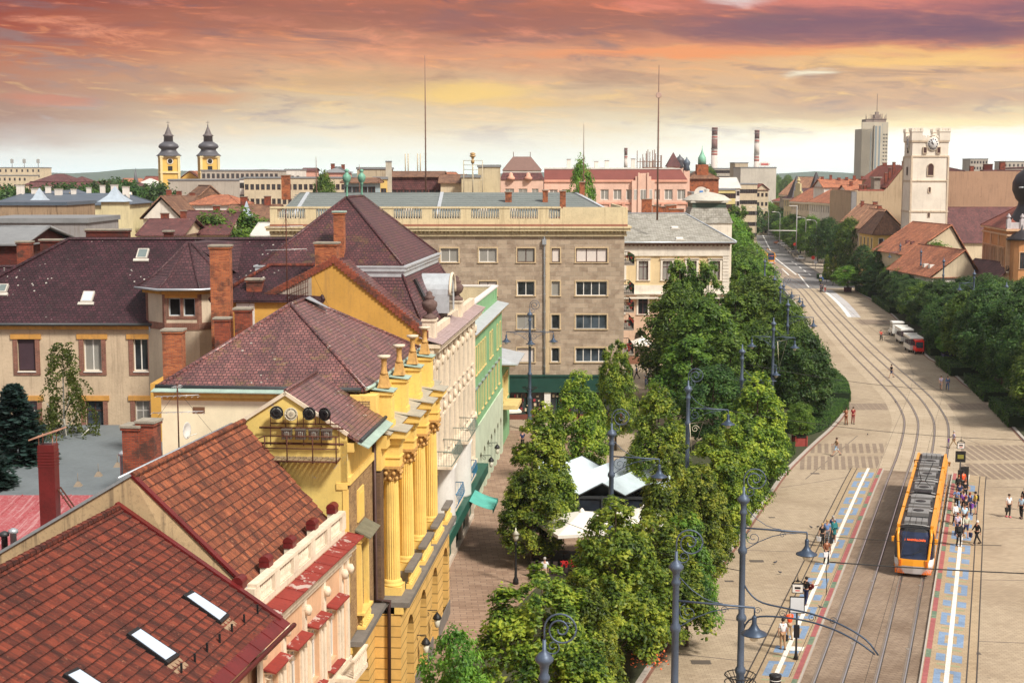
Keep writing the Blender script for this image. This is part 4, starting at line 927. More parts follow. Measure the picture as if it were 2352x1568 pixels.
for x in(9.8,15.0):
 m=MB();m.lathe([(.12,0),(.08,.12),(.08,.85),(.14,.9),(.09,.96),(.22,1.08),(.30,1.32),(.28,1.5),(.12,1.66),(.08,1.72),(.15,1.78),(.16,1.86),(.05,1.95)],(x,6.95,25.6),12);m.build('copper_finial',plain('verdigris',(.16,.36,.27),.6,.2,var=.4,scale=4),tw_)
chimney(tw_,5.6,6.6,21,24.9,.65,.65,BRO,COPP)
chimney(tw_,.9,6.4,20.5,23.1,.9,1.35,BRO);
# arched dormers
def arch_dormer(t,M,w,h,dep,mat,name='dormer'):
 m=MB(M);n=12;r=w/2;pr=[(-r,0)]+[(-r*math.cos(math.pi*k/n),h+r*math.sin(math.pi*k/n))for k in range(n+1)]+[(r,0)]
 for k in range(len(pr)-1):m.face([(pr[k][0],0,pr[k][1]),(pr[k+1][0],0,pr[k+1][1]),(pr[k+1][0]*.9,dep,pr[k+1][1]),(pr[k][0]*.9,dep,pr[k][1])],0,True)
 inn=[(a*.74,.06,b*.86+.05)for a,b in pr];
 for k in range(len(pr)-1):m.face([(pr[k][0],0,pr[k][1]),(pr[k+1][0],0,pr[k+1][1]),inn[k+1],inn[k]],0)
 o=m.build(name,mat,t);m=MB(M);m.face(inn[::-1]);m.build('pane',GL,o)
 m=MB(M);m.tube([(a*1.0,-.04,b)for a,b in pr[1:-1]],.11,6);m.box((-r-.1,-.1,-.12),(r+.1,.1,0));m.build('dormer_trim',CREAMT,o);return o
arch_dormer(tw_,Matrix.Translation((11.8,.05,17.7)),2.7,1.3,3.2,plain('zinc_pale',(.5,.5,.5)))
arch_dormer(tw_,Matrix.Translation((3.6,4.2,18.4))@Matrix.Rotation(-math.pi/2,4,'Z'),1.5,.9,2.2,plain('zinc_pale',(.5,.5,.5)))
m=MB();m.slab([(7.2,.95,18.4),(7.9,.95,18.4),(7.9,1.9,20.3),(7.2,1.9,20.3)],.1);m.build('roof_window',BLK,tw_)
WST=plaster('white_stone',(.62,.53,.43),.55,(.28,.21,.16),scale=.7,patch=.36,patchc=(.44,.33,.25))
ww=[(x,z,1.0,h)for z,h in((5.2,2.2),(8.8,2.5),(12.6,2.4))for x in(1.2,3.8,6.4,9.0,11.6,14.2,16.8,19.4,22.0)]
m=MB();wall(m,I4,24.3,0,16.6,ww+[(1+4*k,.3,3.2,3.2)for k in range(6)],rd=.3);m.box((0.36,.35,0),(24.3,13,17.2));m.build('wall',WST,tw_)
for i,q in enumerate(ww):window(tw_,I4,*q,2,2,WBR if i%3 else plain('blue_shutter',(.03,.14,.36),.6),GL if i%2 else GLC,rd=.3,sur=CREAMT,sp=.1)
for k in range(6):window(tw_,I4,1+4*k,.3,3.2,3.2,3,1,plain('shop_green',(.012,.09,.065),.5),GL,rd=.3,name='shop_window')
m=MB()
for x in(0,.35,2.6,5.2,7.8,10.4,13.0,15.6,18.2,20.8,23.9):m.box((x,-.14,4.8),(x+.32,0,15.9));m.lathe([(.08,-.35),(.15,-.1),(.14,.2),(.06,.3)],(x+.16,-.16,15.2),7);m.lathe([(.08,-.3),(.16,0),(.08,.3)],(x+.16,-.16,8.3),7)
for x in(1.7,4.3,6.9,9.5,12.1,14.7,17.3,19.9,22.5):m.lathe([(.06,-.3),(.15,-.1),(.13,.15),(.05,.3)],(x,-.1,11.9),7);m.lathe([(.06,-.3),(.13,-.1),(.12,.15),(.05,.25)],(x,-.1,15.6),7)
m.box((0,-.3,4.5),(24.3,0,4.8));m.box((0,-.2,8.2),(24.3,-.001,8.35));m.build('pilasters',CREAMT,tw_)
m=MB();m.box((-.1,-.8,16.55),(24.4,.5,16.8));m.box((0,-.4,16.0),(24.3,0,16.55));[m.box((.2+.62*k,-.7,16.3),(.48+.62*k,-.4,16.55))for k in range(39)];m.build('cornice',CREAMT,tw_)
m=MB();m.slab([(-.15,-.95,16.84),(24.4,-.95,16.84),(24.4,.5,17.25),(-.15,.5,17.25)],.06);[m.slab([(x,-.95,16.87),(x+.04,-.95,16.87),(x+.04,.5,17.29),(x,.5,17.29)],.03)for x in[.6*k for k in range(40)]];m.build('cornice_flashing',plaster('pink_grey_tin',(.42,.33,.33),.5,scale=1),tw_)
DSTN=plaster('sooty_stone',(.15,.10,.09),.6,(.05,.03,.03),scale=3)
m=MB();
for x in(1.6,14.8):m.box((x-.55,-.3,17.0),(x+.55,.5,18.1));m.box((x-.62,-.36,18.1),(x+.62,.55,18.22))
m.box((2.4,-.1,17.0),(9.8,.3,17.5));m.box((13.8,-.12,17),(24,.3,17.6));m.build('parapet',CREAMT,tw_)
for x in(1.6,14.8):m=MB();urn(m,(x,.1,18.22),1.75,.5);m.build('urn',DSTN,tw_)
def rail_balcony(t,x0,x1,dep,z,mat,h=1.0,base=None,bulge=.12,name='balcony'):
 m=MB();m.box((x0,-dep,z-.16),(x1,-.003,z));o=m.build(name,base or CREAMT,t);m=MB()
 pts=[(x0,0),(x0,-dep),(x1,-dep),(x1,0)]
 m.tube([(a,b,z+h)for a,b in pts],.03,5);m.tube([(a,b,z+.1)for a,b in pts],.02,4)
 for(a,b),(c,d)in zip(pts,pts[1:]):
  n=max(2,int(math.hypot(c-a,d-b)/.16))
  for k in range(n+1):u=a+(c-a)*k/n;v_=b+(d-b)*k/n;ox=bulge if(a,b)==pts[1]else 0;m.tube([(u,v_,z+.05),(u,v_-ox,z+.4),(u,v_,z+h)],.012,3,cap=False)
 m.build('railing',mat,o);return o
IRON=plain('wrought_iron_green',(.20,.27,.24),.6,.4,var=.3);BLUEI=plain('blue_iron',(.02,.20,.42),.5,.2)
rail_balcony(tw_,2.0,6.2,1.2,8.7,IRON,bulge=.25);rail_balcony(tw_,10.6,14.8,1.2,8.7,IRON,bulge=.25)
rail_balcony(tw_,6.4,10.2,.9,4.95,BLUEI);rail_balcony(tw_,15.0,18.0,.9,4.95,BLUEI)
for x in(4.1,12.8):m=MB();m.lathe([(1.0,4.4),(1.05,4.6),(1.05,8.2),(1.15,8.5)],(x,-.1,0),20);m.build('oriel',plaster('white_paint_peeling',(.74,.73,.70),.15,patch=.30,patchc=(.42,.33,.26)),tw_)
m=MB();m.box((.4,-1.15,3.7),(24.2,-.01,4.45));m.build('shop_fascia',plain('shop_green',(.012,.09,.065)),tw_)
m=MB();m.box((.5,-.5,4.46),(14,-.3,4.6));m.build('fascia_top',CREAMT,tw_)
m=MB(Matrix.Identity(4));n=6
for k in range(n):a,b=k/n,(k+1)/n;f_=lambda s:(-.9-1.9*s,4.45-.75*s-.12*math.sin(math.pi*s));m.slab([(11.6,f_(a)[0],f_(a)[1]),(15.2,f_(a)[0],f_(a)[1]),(15.2,f_(b)[0],f_(b)[1]),(11.6,f_(b)[0],f_(b)[1])],.02)
m.box((11.6,-2.84,3.45),(15.2,-2.80,3.72));m.build('awning',plain('teal_canvas',(.10,.42,.36),.8,var=.25,scale=1.2),tw_)
# --- green building --------------------------------------------------------------------------
FGo=(-3.46,111.3);tg=fthing('green_building','long green rendered building with yellow window frames and a flat roof terrace','building',FGo,FWd)
GREEN=plaster('green_render',(.22,.42,.22),.2,(.14,.22,.12),scale=.5);MINT=plaster('mint_render',(.52,.60,.46),.3,(.35,.36,.28),scale=.6);YW=plain('yellow_frame',(.68,.52,.22),.7)
gx=[1.2,5.0,6.7,8.4,10.1,11.8,16.0,17.7,22.5,25.2];gw=[(x,10.7,.95,2.3)for x in gx]+[(x,7.2,.95,2.3)for x in(1.2,4.4,7.0,9.6,12.2,15,18,21,24)]
m=MB();wall(m,I4,27.4,6.3,14.4,gw,rd=.22);m.box((0,.3,6.3),(27.4,13,14.4));m.face([(27.4,0,6.3),(27.4,.3,6.3),(27.4,.3,14.4),(27.4,0,14.4)]);m.build('wall',GREEN,tg)
for i,q in enumerate(gw):window(tg,I4,*q,2,2,YW,GLC if i%3 else GL,rd=.22,sur=YW,sw=.1,sp=.04,hood=(ZINC if i>9 else None))
m=MB();arch_wall(m,Matrix.Translation((0,-.12,0)),27.4,0,6.3,[(1.9+2.9*k,.85,2.9)for k in range(9)],.5);m.box((0,.4,0),(27.4,12,6.29));m.face([(0,-.12,6.3),(27.4,-.12,6.3),(27.4,0,6.3),(0,0,6.3)]);m.build('ground_floor',MINT,tg)
for k in range(9):window(tg,I4,1.1+2.9*k,.2,1.6,3.3,2,1,WBR,GL,rd=.3,name='shop_window')
m=MB();wall(m,Matrix.Translation((0,.45,0)),27.2,14.7,16.3,[(.9,15.1,.8,.9),(23.3,15.1,.8,.9),(25.4,15.1,.8,.9)],rd=.2);m.box((0,.66,14.7),(27.2,.8,16.3));m.build('attic_wall',GREEN,tg)
m=MB();m.box((0,-.3,14.1),(27.4,.0,14.4));m.box((0,-.55,14.4),(27.5,.44,14.62));m.build('cornice',YW,tg)
m=MB();m.slab([(-.05,-.7,14.66),(27.6,-.7,14.66),(27.6,.44,14.92),(-.05,.44,14.92)],.05);m.build('cornice_flashing',plain('zinc_pale',(.5,.5,.5)),tg)
m=MB();m.box((0,.35,16.3),(27.45,.9,16.45));m.box((26.9,.35,16.3),(27.5,9.6,16.46));m.build('coping',plain('white_coping',(.70,.68,.66),.6,var=.1),tg)
m=MB();m.box((26.95,.8,14.4),(27.3,9.4,16.3));m.box((0,9.2,14.4),(27.3,9.45,16.6));m.box((0,1,14.38),(27,9.3,14.5));m.build('terrace_wall',plaster('terrace_render',(.55,.47,.32),.5,scale=.7),tg)
tbay=fthing('bay_house','narrow green and yellow corner house with a zinc roofed bay','house',(-1.0,140.5),FWd)
body(tbay,8,7,0,8.2,GREEN,front=[(.6,4.6,1.0,2.4),(2.6,4.6,1.0,2.4),(4.6,4.6,1.0,2.4)],wk=dict(fr=WFR,gl=GLC,sur=YW,sp=.1),left=[(5.1,4.6,1.0,2.6)])
m=MB();m.box((-.4,-1.6,3.9),(4.4,0,4.3));m.box((-.2,-1.3,8.2),(8.2,7.2,8.5));m.build('cornice',YW,tbay);m=MB();hip(m,-.5,8.4,-1.6,7.4,8.5,1.3,2,6);m.build('roof',plain('zinc_pale',(.5,.5,.5)),tbay)
# --- plum-roofed building on the left ------------------------------------------------------------
tp=thing('plum_roofed_building','long beige building with a dark plum tiled roof and an eight sided stair tower','building',(-45,92,0))
BEIGE=plaster('beige_roughcast',(.56,.44,.31),.38,(.20,.14,.10),scale=.7,bmp=.8);OLIN=plaster('ochre_lintel',(.58,.30,.08),.4,scale=2)
pw=[(x-w/2,z,w,h)for x,w in((9.0,1.15),(13.35,1.15),(17.66,1.15),(20.8,.95))for z,h in((14.45,2.1),(10.35,2.15),(6.2,2.1))]
body(tp,21.6,13,0,17.55,BEIGE,front=[(x,z,w,h,dict(nx=2,ny=1 if z>14 else 2,fr=WFR if i%4<3 else WBR,gl=(GL,GLP,GL2,GLC)[(i*7+1)%4]))for i,(x,z,w,h)in enumerate(pw)],rd=.25)
for x,z,w,h in pw:
 m=MB();m.box((x-.3,-.05,z-.28),(x,.0,z+h));m.box((x+w,-.05,z-.28),(x+w+.3,0,z+h));m.box((x,-.051,z-.28),(x+w,.0,z-.08));o=m.build('window_surround',bricks('surround_brick',(.28,.10,.07),(.20,.07,.05),(.30,.22,.17)),tp)
 m=MB();m.box((x-.42,-.09,z+h),(x+w+.42,0,z+h+.32));m.build('lintel',OLIN,tp)
 m=MB();m.box((x-.03,-.1,z-.08),(x+w+.03,.2,z-.01));m.build('sill',WFR,tp)
 if abs(x-12.8)<.1 and z>14 or x>20 and z<11:m=MB();m.box((x+.05,.12,z+.05),(x+w-.05,.15,z+h*(.97 if x<20 else.3)));m.build('roller_blind',plain('plum_blind',(.055,.03,.04),.6),tp)
BPLUM=tiles('old_plum_tiles',(.070,.024,.034),(.036,.014,.020),(.010,.005,.007),tw=.26,th=.24,lichen=1.0,lichc=(.5,.48,.44),moss=.2,mossc=(.02,.012,.015),rough=.6,spec=.35)
m=MB();m.face([(-4,-.35,17.6),(21.9,-.35,17.6),(30.8,6.4,22.7),(14.4,6.4,22.7),(4.0,6.4,18.2)]if False else[(6.2,-.35,17.6),(21.9,-.35,17.6),(31.2,6.4,22.7),(14.4,6.4,22.7)])
m.face([(21.9,-.35,17.6),(33,-.35,17.6),(31.2,6.4,22.7)]);m.face([(6.2,-.35,17.6),(14.4,6.4,22.7),(6.2,13.2,17.6)]);m.face([(31.2,6.4,22.7),(14.4,6.4,22.7),(6.2,13.2,17.6),(33,13.2,17.6)])
m.face([(-6,-.36,17.58),(6.25,-.36,17.58),(11.6,4.1,20.95),(-2,4.1,20.95)]);m.face([(-2,4.1,20.95),(11.6,4.1,20.95),(6.2,9,17.6),(-6,9,17.6)])
m.tube([(6.2,-.35,17.66),(14.4,6.4,22.76),(31.2,6.4,22.76)],.13,6);m.tube([(-2,4.1,21.0),(11.6,4.1,21.0)],.12,6);m.build('roof',BPLUM,tp)
gutter(tp,[(-6,-.42,17.56),(21.75,-.42,17.54)],.10,ZDK);gutter(tp,[(21.5,-.3,17.45),(21.5,-.12,16.9),(21.55,-.12,0)],.07,ZINC,'drainpipe')
m=MB();m.box((-6,-.25,17.2),(21.6,.02,17.5));m.build('eave_board',OLIN,tp)
def skylight(t,x,y,z,w,l,sl,glc,M=None):
 R_=Matrix.Translation((x,y,z))@Matrix.Rotation(sl,4,'X');m=MB((M or I4)@R_);m.box((-w/2,-l/2,-.1),(w/2,l/2,.12));m.box((-w/2-.15,-l/2-.25,-.1),(w/2+.15,-l/2,.06));o=m.build('roof_window',plain('skylight_frame',(.5,.47,.42),.6),t);m=MB((M or I4)@R_);m.box((-w/2+.09,-l/2+.09,.12),(w/2-.09,l/2-.09,.135));m.build('pane',glc,o)
ps=math.atan2(5.1,6.75);yz=lambda y:17.6+(y+.35)*5.1/6.75
WG=material('skylight_glass',None)
skylight(tp,19.8,5.1,yz(5.1)+.05,.75,1.0,ps,plain('skylight_grey',(.16,.2,.2),.2));skylight(tp,17.0,1.6,yz(1.6)+.05,.75,1.0,ps,WG);skylight(tp,11.2,2.2,yz(2.2)+.1,.6,.8,ps,plain('skylight_grey',(.16,.2,.2)))
# stair tower
ox,oy=23.9,1.1;oc=[(ox+2.85*math.cos(math.pi/8+math.pi/4*k),oy+2.85*math.sin(math.pi/8+math.pi/4*k))for k in range(8)]
m=MB()
for k in range(8):
 a,b=oc[k],oc[(k+1)%8];M=frame(a,(b[0]-a[0],b[1]-a[1]));L=math.hypot(b[0]-a[0],b[1]-a[1]);wall(m,M,L,0,19.9,[(.26,18.2,.75,1.15),(1.2,18.2,.75,1.15)]if k==5 else[],rd=.2)
m.build('stair_tower_wall',plaster('tower_render',(.60,.50,.38),.18,scale=.6),tp)
a,b=oc[5],oc[6];M=frame(a,(b[0]-a[0],b[1]-a[1]))
for x in(.26,1.2):window(tp,M,x,18.2,.75,1.15,1,1,plain('pale_frame',(.4,.45,.5)),plain('void',(.006,.006,.006),1),rd=.2)
m=MB()
for k in range(8):
 a,b=oc[k],oc[(k+1)%8];M_=frame(a,(b[0]-a[0],b[1]-a[1]));L=math.hypot(b[0]-a[0],b[1]-a[1]);m.M=M_
 m.box((-.02,-.05,17.3),(L+.02,-.001,17.75));m.box((-.02,-.045,17.75),(.2 if k!=5 else.1,-.001,19.9));m.box((L-.2 if k!=5 else L-.1,-.045,17.75),(L+.02,-.001,19.9))
 if k==5:m.box((.14,-.04,18.0),(.26,-.002,19.35));m.box((1.01,-.04,18.0),(1.2,-.002,19.35));m.box((1.95,-.04,18.0),(2.07,-.002,19.35));m.box((.14,-.041,18.0),(2.07,-.002,18.19))
m.M=None;m.build('tower_brick_band',bricks('surround_brick',(.28,.10,.07),(.2,.07,.05),(.3,.22,.17)),tp)
m=MB(M);m.box((.05,-.07,19.36),(2.13,0,19.66));m.build('lintel',OLIN,tp)
m=MB();r1=1.24;n8=lambda r,z:[(ox+r*math.cos(math.pi/8+math.pi/4*k),oy+r*math.sin(math.pi/8+math.pi/4*k),z)for k in range(8)]
L0,L1,L2=n8(3.5,19.95),n8(2.3,20.7),n8(.06,22.8)
for A0,A1 in((L0,L1),(L1,L2)):
 for k in range(8):m.face([A0[k],A0[(k+1)%8],A1[(k+1)%8],A1[k]])
for k in range(8):m.tube([L0[k],L1[k],L2[k]],.09,6)
m.face(L0);m.box((ox,oy,22.2),(ox+.1,6.4,22.6));m.face([(ox,oy,22.75),(ox+2.6,oy+2.5,20.6),(ox+2.6,6.4,22.6),(ox,6.4,22.72)]);m.build('tower_roof',tiles('old_plum_tiles2',(.095,.038,.045),(.06,.024,.03),(.02,.01,.014),tw=.26,th=.24,lichen=.2,rough=.55),tp)
gutter(tp,[n8(3.56,19.93)[k%8]for k in range(9)],.08,ZINC);m=MB();m.prism([(x,y)for x,y,z in n8(3.1,0)],19.6,19.86);m.build('eave_board',OLIN,tp)
for x,y,z0,z1,w,d,mt in((27.4,-6.0,12,23.05,1.15,1.0,BRO),(27.8,-7.9,12,18.85,.85,.7,BRK),(28.8,-6.6,12,19.3,.95,.8,BRK),(29.0,-3.6,14,20.85,.95,.8,BRK),(25.85,-12.0,11,18.6,1.1,.9,BRO),(16.9,7.2,21,23.5,2.9,.8,BRD),(11.3,6.5,19,22.7,.9,.8,BRK),(12.9,7.2,19,22.8,1.3,.8,BRD),(21.1,7.2,21,23.4,.55,.6,BRD)):
 chimney(tp,x,y,z0,z1,w,d,mt)
tq=thing('courtyard_wing','low courtyard wing with a small plum hipped roof and white firewall strip','building',(-17.6,87,0))
m=MB();m.box((-.2,.5,0),(5.4,6.5,19.5));m.box((-4.5,-1,0),(-.2,5,14.5));m.build('wall',OCHRE,tq);m=MB();m.box((.6,.38,16.5),(1.7,.499,19.3));m.build('white_patch',WFR,tq)
m=MB();hip(m,-1.0,6.0,.2,7,19.5,1.9,2.2,5.0,cap=0);m.build('roof',BPLUM,tq)
m=MB();m.tube([(-1,.2,19.55),(2.2,3.6,21.45),(5,3.6,21.45)],.14,6);m.build('ridge_tile_row',CLAY_A,tq)
# ================================================================ middle distance
# --- brown stone apartment block -----------------------------------------------------------------
tbk=thing('apartment_block','brown stone apartment block with yellow balustraded parapet and green ground floor shops','building',(-26.6,157,0))
BSTN=bricks('brown_ashlar',(.43,.345,.26),(.30,.235,.175),(.54,.47,.37),bw=1.0,bh=.5,ms=.016,dirt=.35,bmp=1.0,stain=(.16,.10,.07),bias=-.1)
YPAR=plaster('yellow_parapet',(.66,.56,.36),.35,(.20,.13,.07),scale=.6);PSUR=plaster('tan_surround',(.58,.45,.28),.3,scale=1)
def bx(px):return(px-1176)*.04806+26.6
def bz(py):return 27.2-(py-400)*.04806+.15
rows=[(572,604),(648,681),(725,758),(802,835)]
cols=[(1323,1395),(1267,1286),(1188,1228),(1100,1141),(1012,1053),(924,965),(836,877),(748,789),(660,701)]
bw=[];k=0
styles={(0,0):(3,WBR,BLIND),(0,1):(1,WBR,BLIND),(0,2):(2,WBR,GLC),(0,3):(2,WFR,GLC),(0,4):(2,WFR,GLC),(1,0):(4,WFR,GL),(1,1):(1,WGY,GLC),(1,2):(2,WFR,GL),(1,3):(2,WBR,BLIND),(2,0):(4,WGY,GL2),(2,1):(1,WGY,GL),(2,2):(2,WGY,GLC),(3,0):(4,WFR,GL2),(3,1):(1,WFR,GL),(3,2):(1,WGY,BLIND)}
for r,(t0_,t1_)in enumerate(rows):
 for c_,(xa,xb)in enumerate(cols):
  nx,fr,gl=styles.get((r,c_),(2,WFR,GLC if(r+c_)%2 else GL));bw.append((bx(xa),bz(t1_),bx(xb)-bx(xa),bz(t0_)-bz(t1_),dict(nx=nx,fr=fr,gl=gl)))
body(tbk,39.0,24,5.0,20.4,BSTN,front=bw,right=[(2+4.2*i,6.4+3.69*r,1.6,1.7)for i in range(5)for r in range(4)],wk=dict(sur=PSUR,sw=.14,sp=.05,fw=.09),rd=.2)
m=MB();m.box((0,-.25,20.4),(39.25,24.2,20.65));
for k in range(86):m.box((.1+k*.456,-.35,20.7),(.3+k*.456,-.12,20.98))
m.box((-.1,-.12,20.65),(39.2,24.2,21.0));m.box((-.4,-.62,21.0),(39.6,24.6,21.3));m.box((-.5,-.75,21.3),(39.75,24.75,21.5));m.build('cornice',YPAR,tbk)
m=MB();m.box((0,-.45,21.5),(39.3,24.4,21.72));m.build('cornice_ledge',plaster('red_brown_ledge',(.30,.13,.09),.4,scale=1),tbk)
m=MB();m.box((0,-.2,21.72),(39.1,.15,22.3));z0=22.3;z1=23.45
m.box((0,-.24,z1),(32,.2,z1+.2));m.box((32.2,-.2,22.3),(39.1,.15,z1+.15));xg=bx(1260)
segs=[];x=xg
while x>-.5:segs.append(x);x-=4.26
for x in segs:m.box((max(0,x-4.26+3.07),-.18,z0),(max(.1,x),.12,z1))if x-1.19>0 or x>0 else None
m.box((segs[0]+3.0-.0 if False else 31.9,-.19,z0),(32.25,.13,z1+.01))
m.box((39.1,.15,21.72),(39.35,24,23.5));m.build('parapet',YPAR,tbk)
for g0 in[segs[0]]+[x-4.26 for x in segs]:
 m=MB()
 for k in range(11):
  xx=g0+.14+k*.28
  if 0<xx<32:m.lathe(baluster_prof(z1-z0,.10),(xx,-.02,z0),6)
 if m.v:m.box((max(0,g0),-.1,z0-.01),(min(g0+3.1,32),.06,z0+.05));m.build('balustrade',plaster('grey_balusters',(.52,.46,.34),.4,scale=2),tbk)
GRF=plain('green_grey_sheet',(.165,.185,.18),.6,var=.18,scale=.5)
m=MB();hip(m,.6,38.4,1.2,24,22.6,2.35,1.5,34.0,12.6,12.6,cap=0);m.build('roof',GRF,tbk)
m=MB()
for k in range(11):y=1.6+k*1.0;z=22.6+2.35*(y-1.2)/11.4;m.box((1,y-.02,z-.05),(35,y+.02,z+.05))
m.build('roof_seams',plain('seam_grey',(.20,.24,.24),.6),tbk)
m=MB();
for x in(2.2,18.1):m.slab([(x,1.3,22.75),(x+.4,1.3,22.75),(x+.4,12.6,25.1),(x,12.6,25.1)],.2)
m.slab([(34.0,12.4,25.05),(38.2,1.4,22.75),(38.5,1.6,22.75),(34.4,12.6,25.05)],.1);m.build('roof_flashing',plain('zinc_pale',(.5,.5,.5)),tbk)
def rz(y):return 22.6+2.35*(y-1.2)/11.4
for px,y,w,h in((1168,8,.75,1.3),(1252,8,.6,1.5),(1292,3.5,.65,2.4),(1336,12,.6,1.6),(660,11,1.0,2.6)):
 x=(px-1176)/3267*(157+y)+26.6;chimney(tbk,x,y,rz(y)-.4,rz(y)+h,w,.6,BRO)
for px,y in((940,4),(1110,4),(1178,4)):skylight(tbk,(px-1176)/3267*(157+y)+26.6,y,rz(y)+.08,.9,1.0,math.atan(.206),WFR)
m=MB();m.tube([(31.0,1.5,22.7),(31.0,-.3,21.6),(bx(1250),-.14,20.5),(bx(1251),-.14,5.0)],.09,8);m.box((bx(1250)-.22,-.38,19.5),(bx(1250)+.22,-.02,20.1));[m.box((bx(1251)-.13,-.22,6+2*k),(bx(1251)+.13,0,6.06+2*k))for k in range(7)];m.build('drainpipe',ZINC,tbk)
m=MB();m.box((bx(1254),-.012,5.2),(bx(1263),-.002,20.3));m.build('render_strip',PSUR,tbk)
SHG=plain('shop_dark_green',(.010,.055,.042),.5)
m=MB();m.box((-.05,-.45,3.1),(39,.3,5.0));m.box((-.1,-.55,4.85),(39.05,-.4,5.08));m.build('shop_fascia',SHG,tbk)
m=MB();m.box((0,.3,0),(39,24,5.0));m.box((0,-.2,0),(39,.35,.55),1);m.build('ground_floor',[plain('shop_interior',(.03,.02,.018),.8),plain('red_plinth',(.16,.05,.035),.7)],tbk)
for k in range(11):
 x=.3+3.5*k;o=window(tbk,Matrix.Translation((0,.1,0)),x,.55,3.3,2.55,2,1,SHG,GL,rd=.05,fw=.1,name='shop_window')
m=MB();r7=random.Random(8)
for k in range(46):x=r7.uniform(26.2,33);z=r7.choice((.9,1.1,1.5,2.0,2.5));w=r7.uniform(.1,.3);m.box((x,-.02,z),(x+w,.02,z+r7.uniform(.1,.4)),r7.randrange(3))
m.build('window_display',[plain('display_red',(.35,.04,.05),.5),plain('display_cream',(.6,.5,.35),.5),plain('display_brown',(.15,.07,.04),.5)],tbk)
m=MB();m.box((30.2,-.3,1.2),(30.9,-.25,3.1));m.build('white_shop_panel',WFR,tbk)
tbk2=tbk
for r in range(6):
 z=4.5+3.05*r if False else(17.2,13.9,11.9,9.9,7.1,4.3)[r]
 m=MB();m.box((39.0,2,z-.15),(40.3,9,z));o=m.build('balcony',plain('balcony_slab',(.3,.26,.22),.9),tbk);m=MB()
 for(a,b),(c,d)in zip([(39.05,2),(40.28,2),(40.28,9)],[(40.28,2),(40.28,9),(39.05,9)]):
  m.tube([(a,b,z+1),(c,d,z+1)],.035,4);m.tube([(a,b,z+.1),(c,d,z+.1)],.03,4);n=max(3,int(math.hypot(c-a,d-b)/.2))
  for k in range(n):u,v_=a+(c-a)*k/n,b+(d-b)*k/n;m.tube([(u,v_,z),(u,v_,z+1)],.018,3,cap=False)
 m.build('railing',BLK,o);m=MB()
 for k in range(9):c=V((39.4+r7.uniform(0,.8),2.1+r7.uniform(-.1,.9),z+r7.uniform(.1,1.1)));m.taper(c,.1,.1,.28,.25,c.z,c.z+.25,r7.randrange(2))
 m.build('balcony_plants',[plain('leaf_flat',(.05,.11,.03),.7),plain('pot_red',(.35,.05,.03),.7)],o)
 # --- cream palace behind -------------------------------------------------------------------------
tcr=thing('cream_palace','cream and white classical building under a grey diamond slate hipped roof','building',(4,214,0))
SLATE=bricks('diamond_slate',(.40,.39,.35),(.28,.27,.24),(.16,.15,.13),bw=.8,bh=.4,ms=.03,dirt=.5,bmp=.6,stain=(.14,.13,.10),rough=.7)
CRW=plaster('cream_yellow_wall',(.74,.58,.34),.15,scale=.4);CRT=plaster('white_trim',(.78,.72,.62),.2,scale=.8);CRP=plaster('peach_lower',(.66,.46,.33),.15,scale=.5)
cx=lambda px:(px-1176)*.0655-4
cw=[(cx(p_),11.35,1.45,2.9)for p_ in(1467,1522,1578,1632)]+[(cx(1467)-3.6,11.35,1.45,2.9),(cx(1467)-7.2,11.35,1.45,2.9)]
cw2=[(q[0],6.2,1.45,2.6)for q in cw]
m=MB();wall(m,I4,28.6,9.4,17.0,cw,rd=.25);m.face([(28.6,0,0),(28.6,26,0),(28.6,26,17),(28.6,0,17)]);m.build('wall',CRW,tcr)
m=MB();wall(m,I4,28.6,4.8,9.4,cw2,rd=.25);arch_wall(m,I4,28.6,0,4.8,[(cx(1474)+3.6*k,.95,2.7)for k in range(-2,4)],.4);m.build('lower_wall',CRP,tcr)
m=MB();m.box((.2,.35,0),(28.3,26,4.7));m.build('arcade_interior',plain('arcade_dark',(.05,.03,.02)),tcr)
for q in cw:window(tcr,I4,*q,2,2,plain('window_plum',(.10,.045,.05),.6),GLC,rd=.25,fw=.11,sur=CRT,sw=.3,sp=.12,hood=CRT)
for q in cw2:window(tcr,I4,*q,2,2,plain('window_plum',(.1,.05,.05)),GL,rd=.25,fw=.11,sur=CRT,sw=.25,sp=.1)
m=MB();m.box((0,-.25,15.0),(28.7,0,16.6));m.box((0,-.12,9.4),(28.7,0,10.6));m.box((-.2,-.5,9.2),(28.9,0,9.42));m.box((0,-.9,8.6),(28,0,8.8))
for k in range(11):m.box((27.7,-.16-.03*(k%2),9.6+.5*k),(28.72,-.001,9.6+.5*k+.44))
m.build('trim',CRT,tcr)
m=MB();m.box((-.5,-.7,16.75),(29.4,26.7,17.0));[m.box((.3+.6*k,-.6,16.5),(.55+.6*k,-.25,16.75))for k in range(48)];m.build('eave',plaster('brown_eave',(.30,.18,.13),.3,scale=1),tcr)
m=MB();hip(m,-.7,29.6,-.9,27,17.1,3.9,8,23.4,11.5,11.5,cap=0);m.build('roof',SLATE,tcr);m=MB();m.tube([(8,11.5,21.05),(23.4,11.5,21.05),(29.6,-.9,17.15)],.14,6);m.tube([(-.7,-.95,17.05),(29.6,-.95,17.05)],.13,6);m.build('roof_flashing',ZINC,tcr)
for px,y,w,h in((1505,14,1.0,2.3),(1518,15,1.0,2.1),(1484,16,1.6,3.4),(1532,19,.9,2.2),(1538,21,.9,2.2),(1545,23,.9,2.2),(1552,17,2.3,1.6)):
 x=(px-1176)/3267*(214+y)-4;chimney(tcr,x,y,18.5,20.3+h*.9,w,.8,BRO)
for px,y in((1550,4.5),(1561,-.2)):skylight(tcr,(px-1176)/3267*(214+y)-4,y+.4,17.1+(y+1.3)*.315+.1,1.1,.9,math.atan(.315),WFR)
